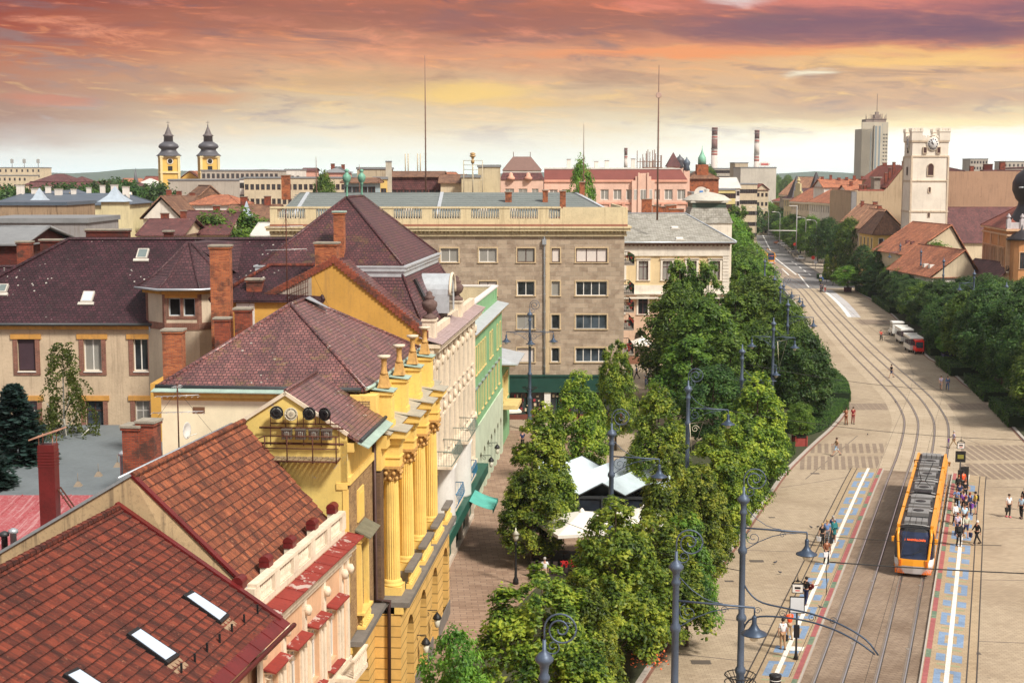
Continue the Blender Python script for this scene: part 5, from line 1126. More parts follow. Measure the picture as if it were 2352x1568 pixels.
# round-cornered pavilion behind it
tpv=thing('pavilion_roof_building','building corner with a flattened pale cupola behind the slate roof','building',(29.5,240,0))
m=MB();m.box((0,0,0),(7.5,8,19));m.build('wall',CRT,tpv);m=MB();a=[(-.2,-.2),(7.7,-.2),(7.7,8),(-.2,8)];b=[(1.2,1),(6.3,1),(6.3,7),(1.2,7)]
for k in range(4):j=(k+1)%4;m.face([(*a[k],19),(*a[j],19),(*b[j],22.4),(*b[k],22.4)])
m.build('mansard_slope',SLATE,tpv);m=MB();m.box((.6,.5,22.4),(6.9,7.5,22.7));m.lathe([(4.3,0),(4.1,.2),(3.0,.9),(1.2,1.35),(.3,1.5),(.5,1.8),(.2,2.0)],(3.75,4,22.7),20);m.build('cupola',plain('cupola_grey',(.50,.48,.42),.6,var=.2),tpv);m=MB();m.box((.9,.7,21.4),(6.6,7.2,22.4));m.build('cupola_band',plain('dark_green_band',(.05,.08,.06),.6),tpv)
# shop terrace in front of the palace
def parasol(x,y,z,r,label,group=None,mat=None,h=2.6,cat='parasol'):
 t=thing('parasol',label,cat,(x,y,z),.3,group);m=MB();m.tube([(0,0,0),(0,0,h+.5)],.04,6);m.build('pole',WGY,t);m=MB()
 c=[V((r*math.cos(math.pi/4+math.pi/4*k)*(1 if k%2==0 else.76),r*math.sin(math.pi/4+math.pi/4*k)*(1 if k%2==0 else.76),h-.35))for k in range(8)];top=V((0,0,h+.55))
 for k in range(8):j=(k+1)%8;m.face([c[k],c[j],top]);m.face([c[k],c[j],c[j]-V((0,0,.22)),c[k]-V((0,0,.22))])
 m.lathe([(.35,.35),(.05,.75)],(0,0,h),8);m.build('canopy',mat or plain('white_canvas',(.74,.70,.64),.8,var=.06),t);return t
q=G(1474,822,0);parasol(q.x,q.y,0,2.4,'white square parasol on the terrace beneath the cream palace');q=G(1165,975,0);parasol(-.3,150,0,1.5,'small white parasol outside the green shop front')
m=MB();q=G(1478,835,0);m.box((q.x-2.4,q.y-.5,0),(q.x+2.6,q.y,1.0));o=m.build('terrace_screen',plain('terrace_brown',(.22,.10,.06),.7),label='brown terrace screen below the white parasol beside the balconies',cat='screen')
# ================================================================ right side and the town beyond
LT=plaster('tower_white',(.80,.74,.64),.14,(.40,.32,.24),scale=.25)
def simple_house(name,label,cat,o,d,W,D,H,roofh,wallm,roofm,wins=True,fl=2,ridge='x',over=.5,wside=(),hipr=0.0,n=None,group=None,wk=None,chim=0,ww=1.0,wh=1.6,cm=None):
 """a house: frame o/d, W wide along the facade, D deep; windows in regular rows on front and right side"""
 t=fthing(name,label,cat,o,d,group);ws=[];n=n or max(2,int(W/3));fh=H/fl
 if wins:ws=[(W*(i+.5)/n-ww/2,fh*f_+.9,ww,min(wh,fh-1.2))for i in range(n)for f_ in range(fl)]
 nd=max(2,int(D/3.4));wr=[(D*(i+.5)/nd-ww/2,fh*f_+.9,ww,min(wh,fh-1.2))for i in range(nd)for f_ in range(fl)]if 'r' in wside else[];wl=[(D*(i+.5)/nd-ww/2,fh*f_+.9,ww,min(wh,fh-1.2))for i in range(nd)for f_ in range(fl)]if 'l' in wside else[]
 body(t,W,D,0,H,wallm,front=ws,right=wr,left=wl,rd=.15,wk=dict(dict(fr=WBR,gl=GL,fw=.1),**(wk or{})))
 m=MB()
 if roofh:
  if ridge=='x':hip(m,-over,W+over,-over,D+over,H,roofh,-over+hipr+.001,W+over-hipr-.001,D/2,D/2,cap=0)
  else:hip(m,-over,W+over,-over,D+over,H,roofh,W/2,W/2,-over+hipr+.001,D+over-hipr-.001,cap=0)
  m.build('roof',roofm,t)
  if not hipr:
   for x in(0,W)if ridge=='x' else():m=MB();m.face([(x,0,H-.01),(x,D,H-.01),(x,D/2,H+roofh*D/(D+2*over)-.05)]);m.build('gable',wallm,t)
   for y in(0,D)if ridge!='x' else():m=MB();m.face([(0,y,H-.01),(W,y,H-.01),(W/2,y,H+roofh*W/(W+2*over)-.05)]);m.build('gable',wallm,t)
 else:m.box((-.2,-.2,H),(W+.2,D+.2,H+.5));m.build('parapet',roofm,t)
 r=random.Random(label)
 for k in range(chim):
  if ridge=='x':x,y=W*(k+.5)/chim,D/2+(r.uniform(-1.5,1.5)if D>8 else 0);zr=H+roofh*(1-abs(y-D/2)/(D/2+over))
  else:x,y=W/2+r.uniform(-1,1),D*(k+.5)/chim;zr=H+roofh*(1-abs(x-W/2)/(W/2+over))
  chimney(t,x,y,zr-.8,zr+r.uniform(1.0,1.8),r.uniform(.7,1.3),.7,cm or BRK)
 return t
OR1=tiles('orange_tiles',(.52,.20,.10),(.40,.14,.07),(.14,.05,.03),tw=.4,th=.4,rough=.75,streak=.25,moss=.2);OR2=tiles('red_tiles',(.40,.11,.07),(.30,.08,.05),(.10,.03,.02),tw=.4,th=.4,rough=.75)
OR3=tiles('pale_orange_tiles',(.62,.34,.20),(.52,.27,.15),(.2,.1,.06),tw=.4,th=.4,rough=.8);BRN=tiles('brown_tiles',(.26,.14,.08),(.20,.10,.06),(.07,.04,.025),tw=.4,th=.4,rough=.8);MRO=tiles('maroon_tiles',(.17,.06,.06),(.12,.045,.045),(.04,.015,.015),tw=.4,th=.4,rough=.7)
GREY=plain('grey_roof',(.22,.23,.24),.6,var=.2,scale=.2);GREYL=plain('pale_roof',(.60,.58,.54),.6,var=.15,scale=.2);GRYW=plaster('grey_concrete',(.40,.37,.33),.4,scale=.3);CRM=plaster('cream_render',(.62,.52,.37),.25,scale=.3)
YEL_=plaster('yellow_house',(.74,.52,.18),.15,scale=.3);BGE=plaster('sooty_beige',(.42,.29,.19),.8,(.10,.07,.055),scale=.12,patch=.4,patchc=(.30,.17,.12));PNK=plaster('pink_render',(.66,.36,.28),.2,scale=.3);WHT_=plaster('white_render',(.74,.70,.64),.2,scale=.3);ORW=plaster('orange_render',(.66,.32,.14),.25,scale=.5)
# --- clock tower -----------------------------------------------------------------------------------
tt=thing('clock_tower','tall white square church tower with crenellated top and clock faces','tower',(96.7,335,0),R(-3));tt.scale=(.84,.84,.965)
m=MB()
for z0,z1,a,b in((0,12.2,5.65,5.65),(12.2,19.3,5.25,5.12),(19.3,26.6,5.1,5.0),(26.6,32.4,5.0,4.95),(32.4,36.9,4.9,4.9)):
 wz={19.3:(22.4,1.6,1.6),26.6:(27.3,0,0)}.get(z0);m.taper((0,0),2*a,2*a,2*b,2*b,z0,z1)
m.build('shaft',LT,tt);m=MB()
for z,a in((12.2,5.75),(19.3,5.32),(26.6,5.2),(32.4,5.14),(36.0,5.16)):m.box((-a,-a,z-.18),(a,a,z+.16))
for sx in(-1,1):
 for z0,z1 in((12.4,19.1),(19.5,26.4),(26.8,32.2)):m.box((sx*4.95-.22,-5.22,z0),(sx*4.95+.22,-4.9,z1));m.box((-5.22,sx*4.95-.22,z0),(-4.9,sx*4.95+.22,z1))
m.build('string_courses',plaster('tower_trim',(.66,.55,.42),.4,scale=.8),tt)
m=MB()
for sx in(-1,1):
 for sy in(-1,1):
  c=(sx*3.75,sy*3.75);m.box((c[0]-1.45,c[1]-1.45,36.2),(c[0]+1.45,c[1]+1.45,38.2));m.box((c[0]-1.6,c[1]-1.6,38.2),(c[0]+1.6,c[1]+1.6,38.45))
  for k in range(4):
   for l in range(4):
    if k in(0,3)or l in(0,3):m.box((c[0]-1.58+.87*k,c[1]-1.58+.87*l,38.45),(c[0]-1.03+.87*k,c[1]-1.03+.87*l,39.1))
for a in(0,math.pi/2,math.pi,-math.pi/2):
 m.M=Matrix.Rotation(a,4,'Z');m.box((-2.3,-5.0,36.2),(2.3,-4.5,36.9));[m.box((-2.2+1.25*k,-5.0,36.9),(-1.5+1.25*k,-4.5,37.35))for k in range(4)]
m.M=None;m.build('crenellation',LT,tt)
dial=plain('clock_white',(.60,.60,.60),.5,var=.03);hand=plain('clock_black',(.03,.02,.02),.6)
for a in(0,-math.pi/2):
 M=Matrix.Rotation(a,4,'Z')@Matrix.Translation((.6 if a==0 else 0,-5.02,35.3))@Matrix.Rotation(math.pi/2,4,'X')
 m=MB(M);m.lathe([(1.65,-.05),(1.65,.12),(1.45,.16)],(0,0,0),28);fo=m.build('clock_face',LT,tt);m=MB(M);m.lathe([(1.42,.12),(1.42,.18),(.01,.18)],(0,0,0),28);m.build('dial',dial,fo);m=MB(M)
 for k in range(12):an=k*math.pi/6;m.lathe([(.18,.18),(.18,.2)],(1.15*math.cos(an),1.15*math.sin(an),0),6)
 m.build('hour_marks',hand,fo);m=MB(M)
 for an,L in((R(114),1.15),(R(148),.75)):d=V((math.cos(an),math.sin(an),0));n_=V((-d.y,d.x,0))*.13;z=V((0,0,.24));m.slab([z-d*.2-n_,z+d*L-n_*.4,z+d*L+n_*.4,z-d*.2+n_],.03)
 m.build('clock_hands',hand,fo)
 m=MB(Matrix.Rotation(a,4,'Z'));m.tube([((.6 if a==0 else 0)+1.9*math.cos(t_),-5.0,35.5+1.9*math.sin(t_))for t_ in[math.pi*k/12 for k in range(13)]],.10,5);m.build('clock_moulding',LT,tt)
for x,z,w,h,ar in((-1.5,33.2,.8,1.3,0),(2.2,33.2,.8,1.3,0),(.2,27.9,1.5,2.0,1),(.1,23.9,.5,.9,1),(.1,18.0,.45,1.0,0),(-4.9,27,.0,.0,0)):
 if w==0:continue
 m=MB();m.box((x-w/2,-5.3+(.1 if z>20 else-.02),z),(x+w/2,-4.8,z+h));
 if ar:n=10;m.face([(x+w/2*math.cos(math.pi*k/n),-5.2,z+h+w/2*math.sin(math.pi*k/n))for k in range(n+1)])
 o=m.build('window',plain('louvre_maroon',(.07,.03,.025),.8),tt)
 m=MB();e=.16;m.box((x-w/2-e,-5.26,z-e),(x-w/2,-4.9,z+h));m.box((x+w/2,-5.26,z-e),(x+w/2+e,-4.9,z+h));m.box((x-w/2-e,-5.262,z-e),(x+w/2+e,-4.9,z))
 m.tube([(x+(w/2+e/2)*math.cos(math.pi*k/8),-5.18,z+h+(w/2+e/2)*math.sin(math.pi*k/8))for k in range(9)],e/2,4)if ar else m.box((x-w/2-e,-5.261,z+h),(x+w/2+e,-4.9,z+h+e));m.build('window_surround',plaster('tower_trim',(.66,.55,.42)),o)
 if z>18.5 and w!=.5:m=MB();m.box((-5.26,-.3-w/4,z),(-5.12 if z<30 else-4.95,-.3+w/4,z+h));m.build('side_window',plain('louvre_maroon',(.1,.1,.1)),tt)
 # church nave roof and walls behind the tower
simple_house('church_nave','long maroon church roof running back behind the clock tower','church',(104,349,0),(1,0),26,16,10.5,8.5,CRM,MRO,n=5,fl=1,wh=5)
# low houses right of the tower
def At(x,y,z):return G(x,y,z)
h1=fthing('low_tiled_house','low white house with orange tiled roof and two small white roof windows','house',(80.5,272,0),(1,.08));
body(h1,9,24,0,7.6,WHT_,front=[(1,1,1,1.6),(4,1,1,1.6),(7,1,1,1.6),(1,4.6,1,1.6),(4,4.6,1,1.6),(7,4.6,1,1.6)],left=[(2+3*k,z,1.1,1.7)for k in range(7)for z in(1,4.6)],wk=dict(fr=WFR,sur=WHT_,fw=.1))
m=MB();hip(m,-.6,9.8,-.4,24.4,7.6,5.2,6.2,6.2,-.399,24.399,cap=0);m.build('roof',OR1,h1);m=MB();m.face([(0,-.02,7.6),(9,-.02,7.6),(6.2,-.02,12.4)]);m.build('gable',CRM,h1)
for y in(5,8):m=MB();m.box((1.2,y-.5,8.6),(3.2,y+.5,9.7));m.build('dormer',WFR,h1)
h2=fthing('long_tiled_house','long house with pale gable and orange tiled roof beside the clock tower','house',(84,300,0),(1,.08));body(h2,12,22,0,10.2,CRM,left=[(2+3*k,z,1.1,1.7)for k in range(6)for z in(1.5,5.6)],front=[(2,6,1,1.6),(5,6,1,1.6)],wk=dict(fr=WFR,fw=.1))
m=MB();hip(m,-.7,12.6,-.4,22.4,10.2,6.4,8.6,8.6,-.399,22.399,cap=0);m.build('roof',OR1,h2);m=MB();m.face([(0,-.02,10.2),(12,-.02,10.2),(8.6,-.02,16.2)]);m.build('gable',CRM,h2)
for y in(6,9):m=MB();m.box((2.2,y-.3,12.2),(3.0,y+.3,12.9));m.build('dormer',MRO,h2)
h3=simple_house('maroon_house','pink walled house under a dark maroon roof in front of the orange palace','house',(88.5,262,0),(1,.1),8,16,6.6,4.2,PNK,MRO,ridge='y',n=3,fl=2,wk=dict(fr=WFR),wside=('l',))
# ornate orange palace with black dome
PT=plaster('peach_trim',(.74,.48,.30),.2,scale=1)
to=thing('domed_palace','ornate orange palace with a black onion dome at the right edge','building',(91.2,262,0),R(-7))
body(to,24,22,0,17.2,ORW,front=[(6.2+3.2*k,z,1.1,3)for k in range(5)for z in(10.2,5)],left=[(1.5+2.4*k,z,1.1,3.2)for k in range(8)for z in(10.2,5)],wk=dict(fr=WBR,gl=GL,sur=PT,sw=.25,sp=.15,hood=PT),rd=.3)
m=MB();m.box((-.3,-.4,15.9),(24.3,22.3,16.2));m.box((-.5,-.7,16.8),(24.6,22.5,17.2));m.box((-.15,-.2,8.8),(24.1,22.1,9.2))
for x in(.0,4.6,8.6,12):m.box((x,-.2,3.6),(x+.6,0,15.9))
for y in(0,7,14,21):m.box((-.2,y,3.6),(0,y+.6,15.9))
m.build('mouldings',PT,to)
m=MB();m.prism([(.4,0),(.8,-1.6),(1.6,-2.1),(3.0,-2.1),(3.8,-1.6),(4.2,0)],3,15.2);m.build('bay',ORW,to);m=MB();m.lathe([(2.7,0),(2.8,.2),(2.3,.5),(1.6,1.1),(.7,1.6),(.2,2.0),(.05,2.8)],(2.3,-.6,15.2),12,sy=.8);m.build('bay_roof',plain('black_slate',(.035,.03,.035),.45,.3),to)
window(to,Matrix.Translation((0,-2.12,0)),1.8,10,1.0,3.0,2,2,WBR,GL,rd=.03,sur=PT,sp=.05);rail_balcony(to,-.2,.2,.8,9.4,BLK)
m=MB();hip(m,-.5,24.5,-.5,22.5,17.2,4.5,5,19,cap=0);m.build('roof',OR2,to)
m=MB();m.box((-.3,-.4,17.2),(9,.4,18.4))
for x in(0,2.4,4.8,7.4):m.box((x-.35,-.6,17.2),(x+.35,.5,18.9));urn(m,(x,0,18.9),1.1,.4)
m.build('attic_balustrade',plaster('lilac_stone',(.60,.56,.58),.3,scale=1),to)
m=MB();m.lathe([(4.6,0),(4.4,.6),(3.4,2.4),(2.7,3.8),(2.5,4.6),(3.0,5.2),(3.7,6.8),(3.7,8.2),(3.1,9.6),(2.0,10.6),(1.0,11.1),(.6,11.6),(.7,12.2),(.3,12.8),(.12,15)],(5.2,5,17.4),16);m.build('dome',plain('black_slate',(.03,.03,.03)),to)
for an in(-2.4,-1.4):m=MB();m.lathe([(.5,0),(.55,.25),(.3,.3)],(5.2+3.4*math.cos(an),5+3.4*math.sin(an),24.6),10);m.build('dome_oculus',plain('zinc_pale',(.5,.5,.5)),to)
# houses left of the tower
h4=simple_house('yellow_house','yellow house with brown hipped roof left of the clock tower','house',(86.3,340,0),(1,0),7.2,14,12.9,5.2,YEL_,BRN,n=2,fl=3,hipr=4,ridge='y',wk=dict(fr=WBR,sur=WHT_),wside='l',wh=2.4)
simple_house('cream_house','cream house with pale orange roof behind the yellow house','house',(89.2,358,0),(1,0),9,16,13.4,5,CRM,OR3,n=3,fl=3,ridge='y',wside='l',chim=1)
simple_house('cream_house','second pale orange roofed house, next to the sooty blind wall','house',(93,382,0),(1,0),10,20,14,5,CRM,OR3,n=3,fl=3,ridge='y',wside='l',chim=2)
# big firewall block
tfw=thing('firewall_block','row of tall tenements showing bare sooty firewalls to the square','building',(118,395,0))
m=MB();m.box((0,0,0),(22.5,20,28));m.box((22.8,2,0),(48,24,28.4));m.box((22.5,5,0),(22.8,20,26),1);m.build('wall',[plaster('firewall_brown',(.40,.25,.165),.35,(.12,.07,.05),scale=.12,patch=.38,patchc=(.30,.18,.12)),BLK],tfw)
m=MB();m.face([(0,-.02,28),(6,-.02,28),(-1,-.02,29.8)]);m.slab([(-2,0,30),(7,0,28.2),(7,18,28.2),(-2,18,30)],.4);m.box((12,0,28),(22.5,3,28.4));m.face([(24,1.98,28.3),(38,1.98,28.3),(48,1.98,24.0),(48,1.98,28.3)]);m.slab([(38,2,29.5),(49,2,25.5),(49,22,25.5),(38,22,29.5)],.4);m.slab([(24,2,29),(38,2,29.6),(38,22,29.6),(24,22,29)],.4);m.build('roof',MRO,tfw)
for x,w,h in((14.5,2.4,1.5),(10,1.0,1),(18.5,1.4,2.2),(34,3.4,5),(28,3,1.4),(42,1.0,2.4)):chimney(tfw,x,4,27,28.6+h,w,1.0,BRD if w>2 else BRK)
for x in(14,21,32):m=MB();m.box((x,-.03,9),(x+.9,.02,11));m.build('window',BRD,tfw)
# beige end-wall building and the row down to the boulevard
tb2=thing('beige_tenement','tall beige tenement with a blank gable rising in steps beside the tower','building',(102.5,425,0))
m=MB();pf=[(0,0),(0,22.2),(8,22.2),(9,23.4),(13.6,29.4),(18,29.4),(18,0)];m.face([(x,0,z)for x,z in pf]);m.face([(x,.3,z)for x,z in pf][::-1]);m.box((.02,.31,0),(18,36,22));m.build('wall',plaster('blank_gable',(.50,.38,.25),.45,(.22,.14,.08),scale=.15),tb2)
m=MB();m.slab([(8.5,0,23.2),(13.6,0,29.7),(13.6,30,29.7),(8.5,30,23.2)],.4);m.slab([(13.6,0,29.7),(19,0,27),(19,30,27),(13.6,30,29.7)],.4);m.box((.5,.0,22.2),(8,.5,22.7));m.build('roof',OR2,tb2)
m=MB();m.box((5.6,2,22),(7.4,6,26));m.box((5.2,1.4,26),(7.8,6.6,26.4));m.build('stair_head',plain('grey_stairhead',(.28,.24,.2),.8,var=.2),tb2);m=MB();m.box((-1.6,-.2,0),(-.1,.5,22));m.build('grey_shaft',plain('grey_render',(.26,.25,.25),.8),tb2)
for x,z in((9.5,26.5),(10.6,28),(11.8,29.6),(14.6,30),(2,23),(3.4,22.8)):chimney(tb2,x,4,z-4,z+1.2,.7,.8,BRK)
w_=[(1.2+2.6*k,1.2+3.5*f_,1.2,1.9)for k in range(13)for f_ in range(6)]
tb3=thing('grimy_tenement','grimy beige tenement facade with many dark windows along the boulevard','building',(103.6,461,0),math.atan2(-36,-1.1))
m=MB();wall(m,I4,36,0,22.1,w_,rd=.25);m.build('wall',BGE,tb3)
for q in w_:window(tb3,I4,*q,2,2,WBR,GL,rd=.25)
m=MB();m.box((0,-.5,21.8),(36,0,22.3));m.box((0,-.9,12.2),(36,0,12.5));m.build('cornice',BGE,tb3)
def right_row(name,label,Y0,Y1,H,mat,roof,rh,X0,X1,group=None,wk=None,fl=4,flat=False):
 """street house on the right side of the boulevard, facade facing left"""
 t=fthing(name,label,'building',(X0,Y1,0),(X1-X0,Y0-Y1),group);W=math.hypot(X1-X0,Y1-Y0);n=int(W/2.7);fh=H/fl
 ws=[(W*(i+.5)/n-.6,fh*f_+1,1.2,fh*.56)for i in range(n)for f_ in range(fl)]
 body(t,W,16,0,H,mat,front=ws,right=[(3,fh*(fl-1)+1,1,1.6),(9,fh*(fl-1)+1,1,1.6)],wk=dict(dict(fr=WFR,gl=GL,fw=.12),**(wk or{})),rd=.3)
 m=MB();m.box((-.1,-.6,H-.7),(W+.1,0,H-.1));m.box((-.1,-.3,fh*1.02),(W+.1,0,fh*1.1));m.build('cornice',CREAMT,t)
 m=MB();hip(m,-.4,W+.4,-.6,16.4,H,rh,.2,W-.2,cap=0)if not flat else m.box((0,0,H),(W,16,H+.4));m.build('roof',roof,t)
 m=MB();m.face([(W+.02,0,H-.02),(W+.02,16,H-.02),(W+.02,8,H+rh*.9)]);m.build('gable',mat,t);return t
r1=right_row('street_house','cream street house with grey string courses and orange roof past the grimy tenement',463,500,17.6,WHT_,OR1,4.5,104,106.2)
r2=right_row('street_house','pale street house carrying a small red sign below its windows',502,545,17,CRM,OR1,5,106.4,111)
m=MB();m.box((20,-.5,7.6),(34,-.32,9.4));m.build('banner',WFR,r2);m=MB();m.box((24,-.56,7.9),(28,-.5,9.1));m.build('red_sign',plain('sign_red',(.55,.03,.03),.5),r2)
r3=right_row('gabled_house','yellowish house with an ornate gable between two black pointed turrets',548,585,17.5,plaster('pale_yellow',(.64,.56,.32),.3,scale=.3),MRO,4,111.3,117.5)
for xx in(6,27):m=MB();m.taper((xx,3),6,6,.4,.4,17.5,28 if xx>10 else 26.5);m.build('turret_roof',plain('black_slate',(.1,.1,.1)),r3)
m=MB();m.prism([(12,-.3),(20,-.3),(20,.4),(12,.4)],17.5,20.5);m.prism([(13.5,-.3),(18.5,-.3),(18.5,.4),(13.5,.4)],20.5,23.5);urn(m,(16,0,23.5),2.6,.8);m.build('ornate_gable',plaster('pale_yellow',(.6,.6,.3)),r3)
r4=right_row('street_house','greenish cream street house with balconies beyond the turreted one',588,615,15,plaster('pale_green',(.50,.56,.42),.3,scale=.3),GREY,3,117.8,121.5,flat=True)
r5=right_row('grey_gable_house','tall grey house with a big pale gable over the boulevard',618,650,18,GRYW,OR3,8,121.8,126)
r6=right_row('orange_house','narrow orange house at the far bend of the boulevard',652,690,14.5,plaster('orange_far',(.70,.42,.16),.2,scale=.2),OR2,3,126,131)
simple_house('orange_roof_row','long orange roof row stretching left of the high rise','building',(109.5,502,0),(1,.02),22,16,22.6,2.8,WHT_,OR1,n=14,fl=5,chim=8)
simple_house('orange_roof_row','lower orange roofed wing with white lift housing before the high rise','building',(111,472,0),(1,.03),10,14,21,2.6,WHT_,OR1,n=6,fl=4,chim=2)
simple_house('orange_roof_row','stepped orange roofs with brick chimneys against the beige gable','building',(115,448,0),(1,.0),12,22,25.5,4.5,BGE,OR2,n=5,fl=5,ridge='y',chim=4)
# --- high rise ------------------------------------------------------------------------------------
th_=thing('high_rise','lone pale high rise tower with rooftop antennas','tower block',(280,1150,0),R(6));th_.scale=(.82,.82,.92);HRW=plaster('high_rise_panel',(.50,.45,.36),.2,scale=.03)
hw_=[(x,4+3.1*k,1.7,1.5)for x in(13.4,16.4,21.6,24.2)for k in range(20)]
m=MB();wall(m,I4,26.5,0,74.5,[q for q in hw_ if q[0]>20],rd=.5);m.box((12,-1.6,0),(20.2,0,72));m.box((0,.2,0),(12.1,20,68.5));m.box((12,.6,0),(26.4,20,74));m.face([(0,0,0),(12,0,0),(12,0,68.5),(0,0,68.5)]);m.face([(26.5,0,0),(26.5,20,0),(26.5,20,74.5),(26.5,0,74.5)]);m.build('wall',HRW,th_)
m=MB();[m.box((x,-1.75,3),(x+1.7,-1.55,71))for x in(12.8,16.5)];m.box((9,-.1,3),(9.6,.05,66));m.box((20.3,-.1,3),(21.0,.05,73));m.build('window_band',plain('band_blue_grey',(.20,.25,.28),.5),th_)
for q in hw_:
 if q[0]>20:window(th_,I4,*q,1,1,plain('grey_frame',(.45,.42,.38),.6),GL,rd=.5,fw=.2)
m=MB();m.box((4.5,2,68.5),(11.5,14,77));m.box((12,2,72),(25,16,77.5));m.box((14,4,77.5),(20,10,81));m.box((15.5,5,81),(18.5,8,83.5));m.build('roof_deck',plain('roof_plant_brown',(.26,.20,.17),.8,var=.3),th_)
m=MB();rr_=random.Random(5);m.tube([(17,6.5,83),(17,6.5,99)],.3,5)
for k in range(26):x=rr_.uniform(5,26);z=77 if x>12 else 76.5;m.tube([(x,4,z),(x,4,z+rr_.uniform(1.5,5))],.2,4)
m.box((3.6,1.5,76.9),(25.8,1.8,77.2));m.build('antennas',plain('antenna_brown',(.20,.13,.11),.7),th_)
# --- chimneys of the power plant -----------------------------------------------------------------
def stack(px,pt,Y,r,label,dark=.45):
 q=A(px,400,Y);zt=A(px,pt,Y).z;t=thing('factory_chimney',label,'factory chimney',(q.x,Y,0));n=12
 RB=plain('stack_red',(.42,.12,.10),.8);WB=plain('stack_pale',(.58,.52,.48),.8)
 m=MB();zb=zt*dark;h=(zt-zb)/9;BB=plain('stack_brown',(.20,.10,.09),.8)
 m.lathe([(r*1.25,0),(r*1.1,zb)],(0,0,0),20,1)
 for f0,f1,mi in((0,.06,0),(.06,.10,1),(.10,.15,0),(.15,.2,1),(.2,.58,2 if r>2.8 else 1),(.58,.62,1),(.62,.68,0),(.68,.72,1),(.72,1,2)):
  ra=r*(1.1-.12*f0);m.lathe([(ra,zb+(zt-zb)*f0),(r*(1.1-.12*f1),zb+(zt-zb)*f1)],(0,0,0),20,mi)
 m.lathe([(r*1.06,zt-h*.5),(r*1.06,zt)],(0,0,0),20,2);m.build('shaft',[RB,WB,BB],t);m=MB()
 for z in(zb+h*2,zt-h):m.lathe([(r*1.25,z),(r*1.25,z+.5)],(0,0,0),16)
 m.build('gallery',plain('gallery_grey',(.3,.28,.28),.7),t)
stack(1640,293,1500,3.0,'left of two tall red and white banded factory chimneys',.62);stack(1737,299,1560,2.6,'right of two tall banded factory chimneys, with a brown head',.55);stack(1437,340,1500,1.7,'short faint red and white chimney behind the pink mansion',.5)
# ================================================================ vegetation
BARK=plain('bark',(.09,.065,.045),.9,var=.35,scale=4,bmp=.6)
LF_A=leafy('leaf_linden',(.13,.205,.022),(.022,.055,.008),(.42,.46,.06));LF_B=leafy('leaf_dark',(.040,.100,.022),(.010,.032,.012),(.12,.20,.045))
LF_C=leafy('leaf_fresh',(.12,.24,.03),(.05,.12,.02),(.26,.40,.06));LF_D=leafy('leaf_mid',(.080,.160,.022),(.018,.05,.010),(.23,.33,.05));LF_S=leafy('leaf_spruce',(.016,.040,.034),(.006,.016,.015),(.04,.085,.075));LF_BI=leafy('leaf_birch',(.085,.125,.022),(.05,.07,.015),(.17,.21,.05))
def leaf(m,c,n,s,r):
 n=n.normalized();a=n.cross(V((r.uniform(-1,1),r.uniform(-1,1),r.uniform(-1,1))))
 if a.length<.05:a=n.orthogonal()
 a=a.normalized()*s;b=n.cross(a)*r.uniform(.55,.8);o=c-a*.5;f_=n*s*.18
 m.face([o-b*.15,o+a*.5+b*.5-f_,o+a*1.05,o+a*.5-b*.5-f_],0)
def crown_mesh(name,mat,H,Rr,z0,seed,nclump,nleaf,size,shape='cone',lobes=3,flat=.55,clump=.62):
 r=random.Random(seed);m=MB();ph=[r.uniform(0,6.3)for _ in range(4)];pk=[(r.uniform(0,6.3),r.uniform(.25,.6)*Rr,r.uniform(.55,.86))for _ in range(lobes)]
 def env(h,a):
  if shape=='cone':e=(1-h)**.56*min(1,(h+.04)/.16)**.5
  elif shape=='round':e=math.sqrt(max(0,1-(2*h-.9)**2/1.22))if h<.98 else.2
  else:e=math.sqrt(max(0,1-(2*h-1)**2))**.8
  return e*Rr*(1+.13*math.sin(2*a+ph[0])+.10*math.sin(3*a+ph[1]+h*5)+.08*math.sin(5*a+ph[2]-h*9))
 Hc=H-z0
 for k in range(nclump):
  q=r.random()
  if k%5==0 and pk and shape=='cone':
   pa,pr,pt=pk[(k//5)%len(pk)];h=r.uniform(.2,pt);a=r.uniform(0,6.3);e=(1-h/pt)**.7*Rr*.42
   c=V((math.cos(pa)*pr+math.cos(a)*e,math.sin(pa)*pr+math.sin(a)*e,z0+h*Hc+.1*Hc));out=V((math.cos(a),math.sin(a),.5))
  else:
   h=1-(1-q)**.62 if shape=='cone' else q;h=min(h,.985);a=r.uniform(0,6.3);e=env(h,a);f_=r.uniform(.82,1.04)if r.random()<.8 else r.uniform(.3,.8)
   c=V((math.cos(a)*e*f_,math.sin(a)*e*f_,z0+h*Hc));out=V((math.cos(a),math.sin(a),.35+h*.6))
  cr=clump*r.uniform(.7,1.25)*(1-.35*(h if shape=='cone' else 0))
  for j in range(nleaf):
   d=V((r.gauss(0,1),r.gauss(0,1),r.gauss(0,1)*flat));d=d.normalized()*cr*r.random()**.4;d.z+=.15*cr-.35*(d.x*out.x+d.y*out.y)
   n=(d.normalized()*.7+out*.5+V((0,0,.75))+V((r.uniform(-1,1),r.uniform(-1,1),r.uniform(-1,1)))*.65)
   leaf(m,c+d,n,size*r.uniform(.6,1.25),r)
 return m.mesh(name,mat)
def trunk_mesh(name,H,z0,r0,seed,mat=BARK,nb=9,spread=1.9):
 r=random.Random(seed);m=MB();m.tube([(0,0,0),(.04,.02,z0),(-.03,.04,(H+z0)/2),(0,0,H*.92)],[r0,r0*.78,r0*.42,.03],8)
 for k in range(nb):a=k*2.4+r.random();z=z0*.85+(H-z0)*.62*k/nb;L=spread*(1-.6*k/nb);m.tube([(0,0,z),(math.cos(a)*L*.5,math.sin(a)*L*.5,z+.5),(math.cos(a)*L,math.sin(a)*L,z+1.1)],[r0*.36,r0*.22,.03],5)
 return m.mesh(name,mat)
TR={}
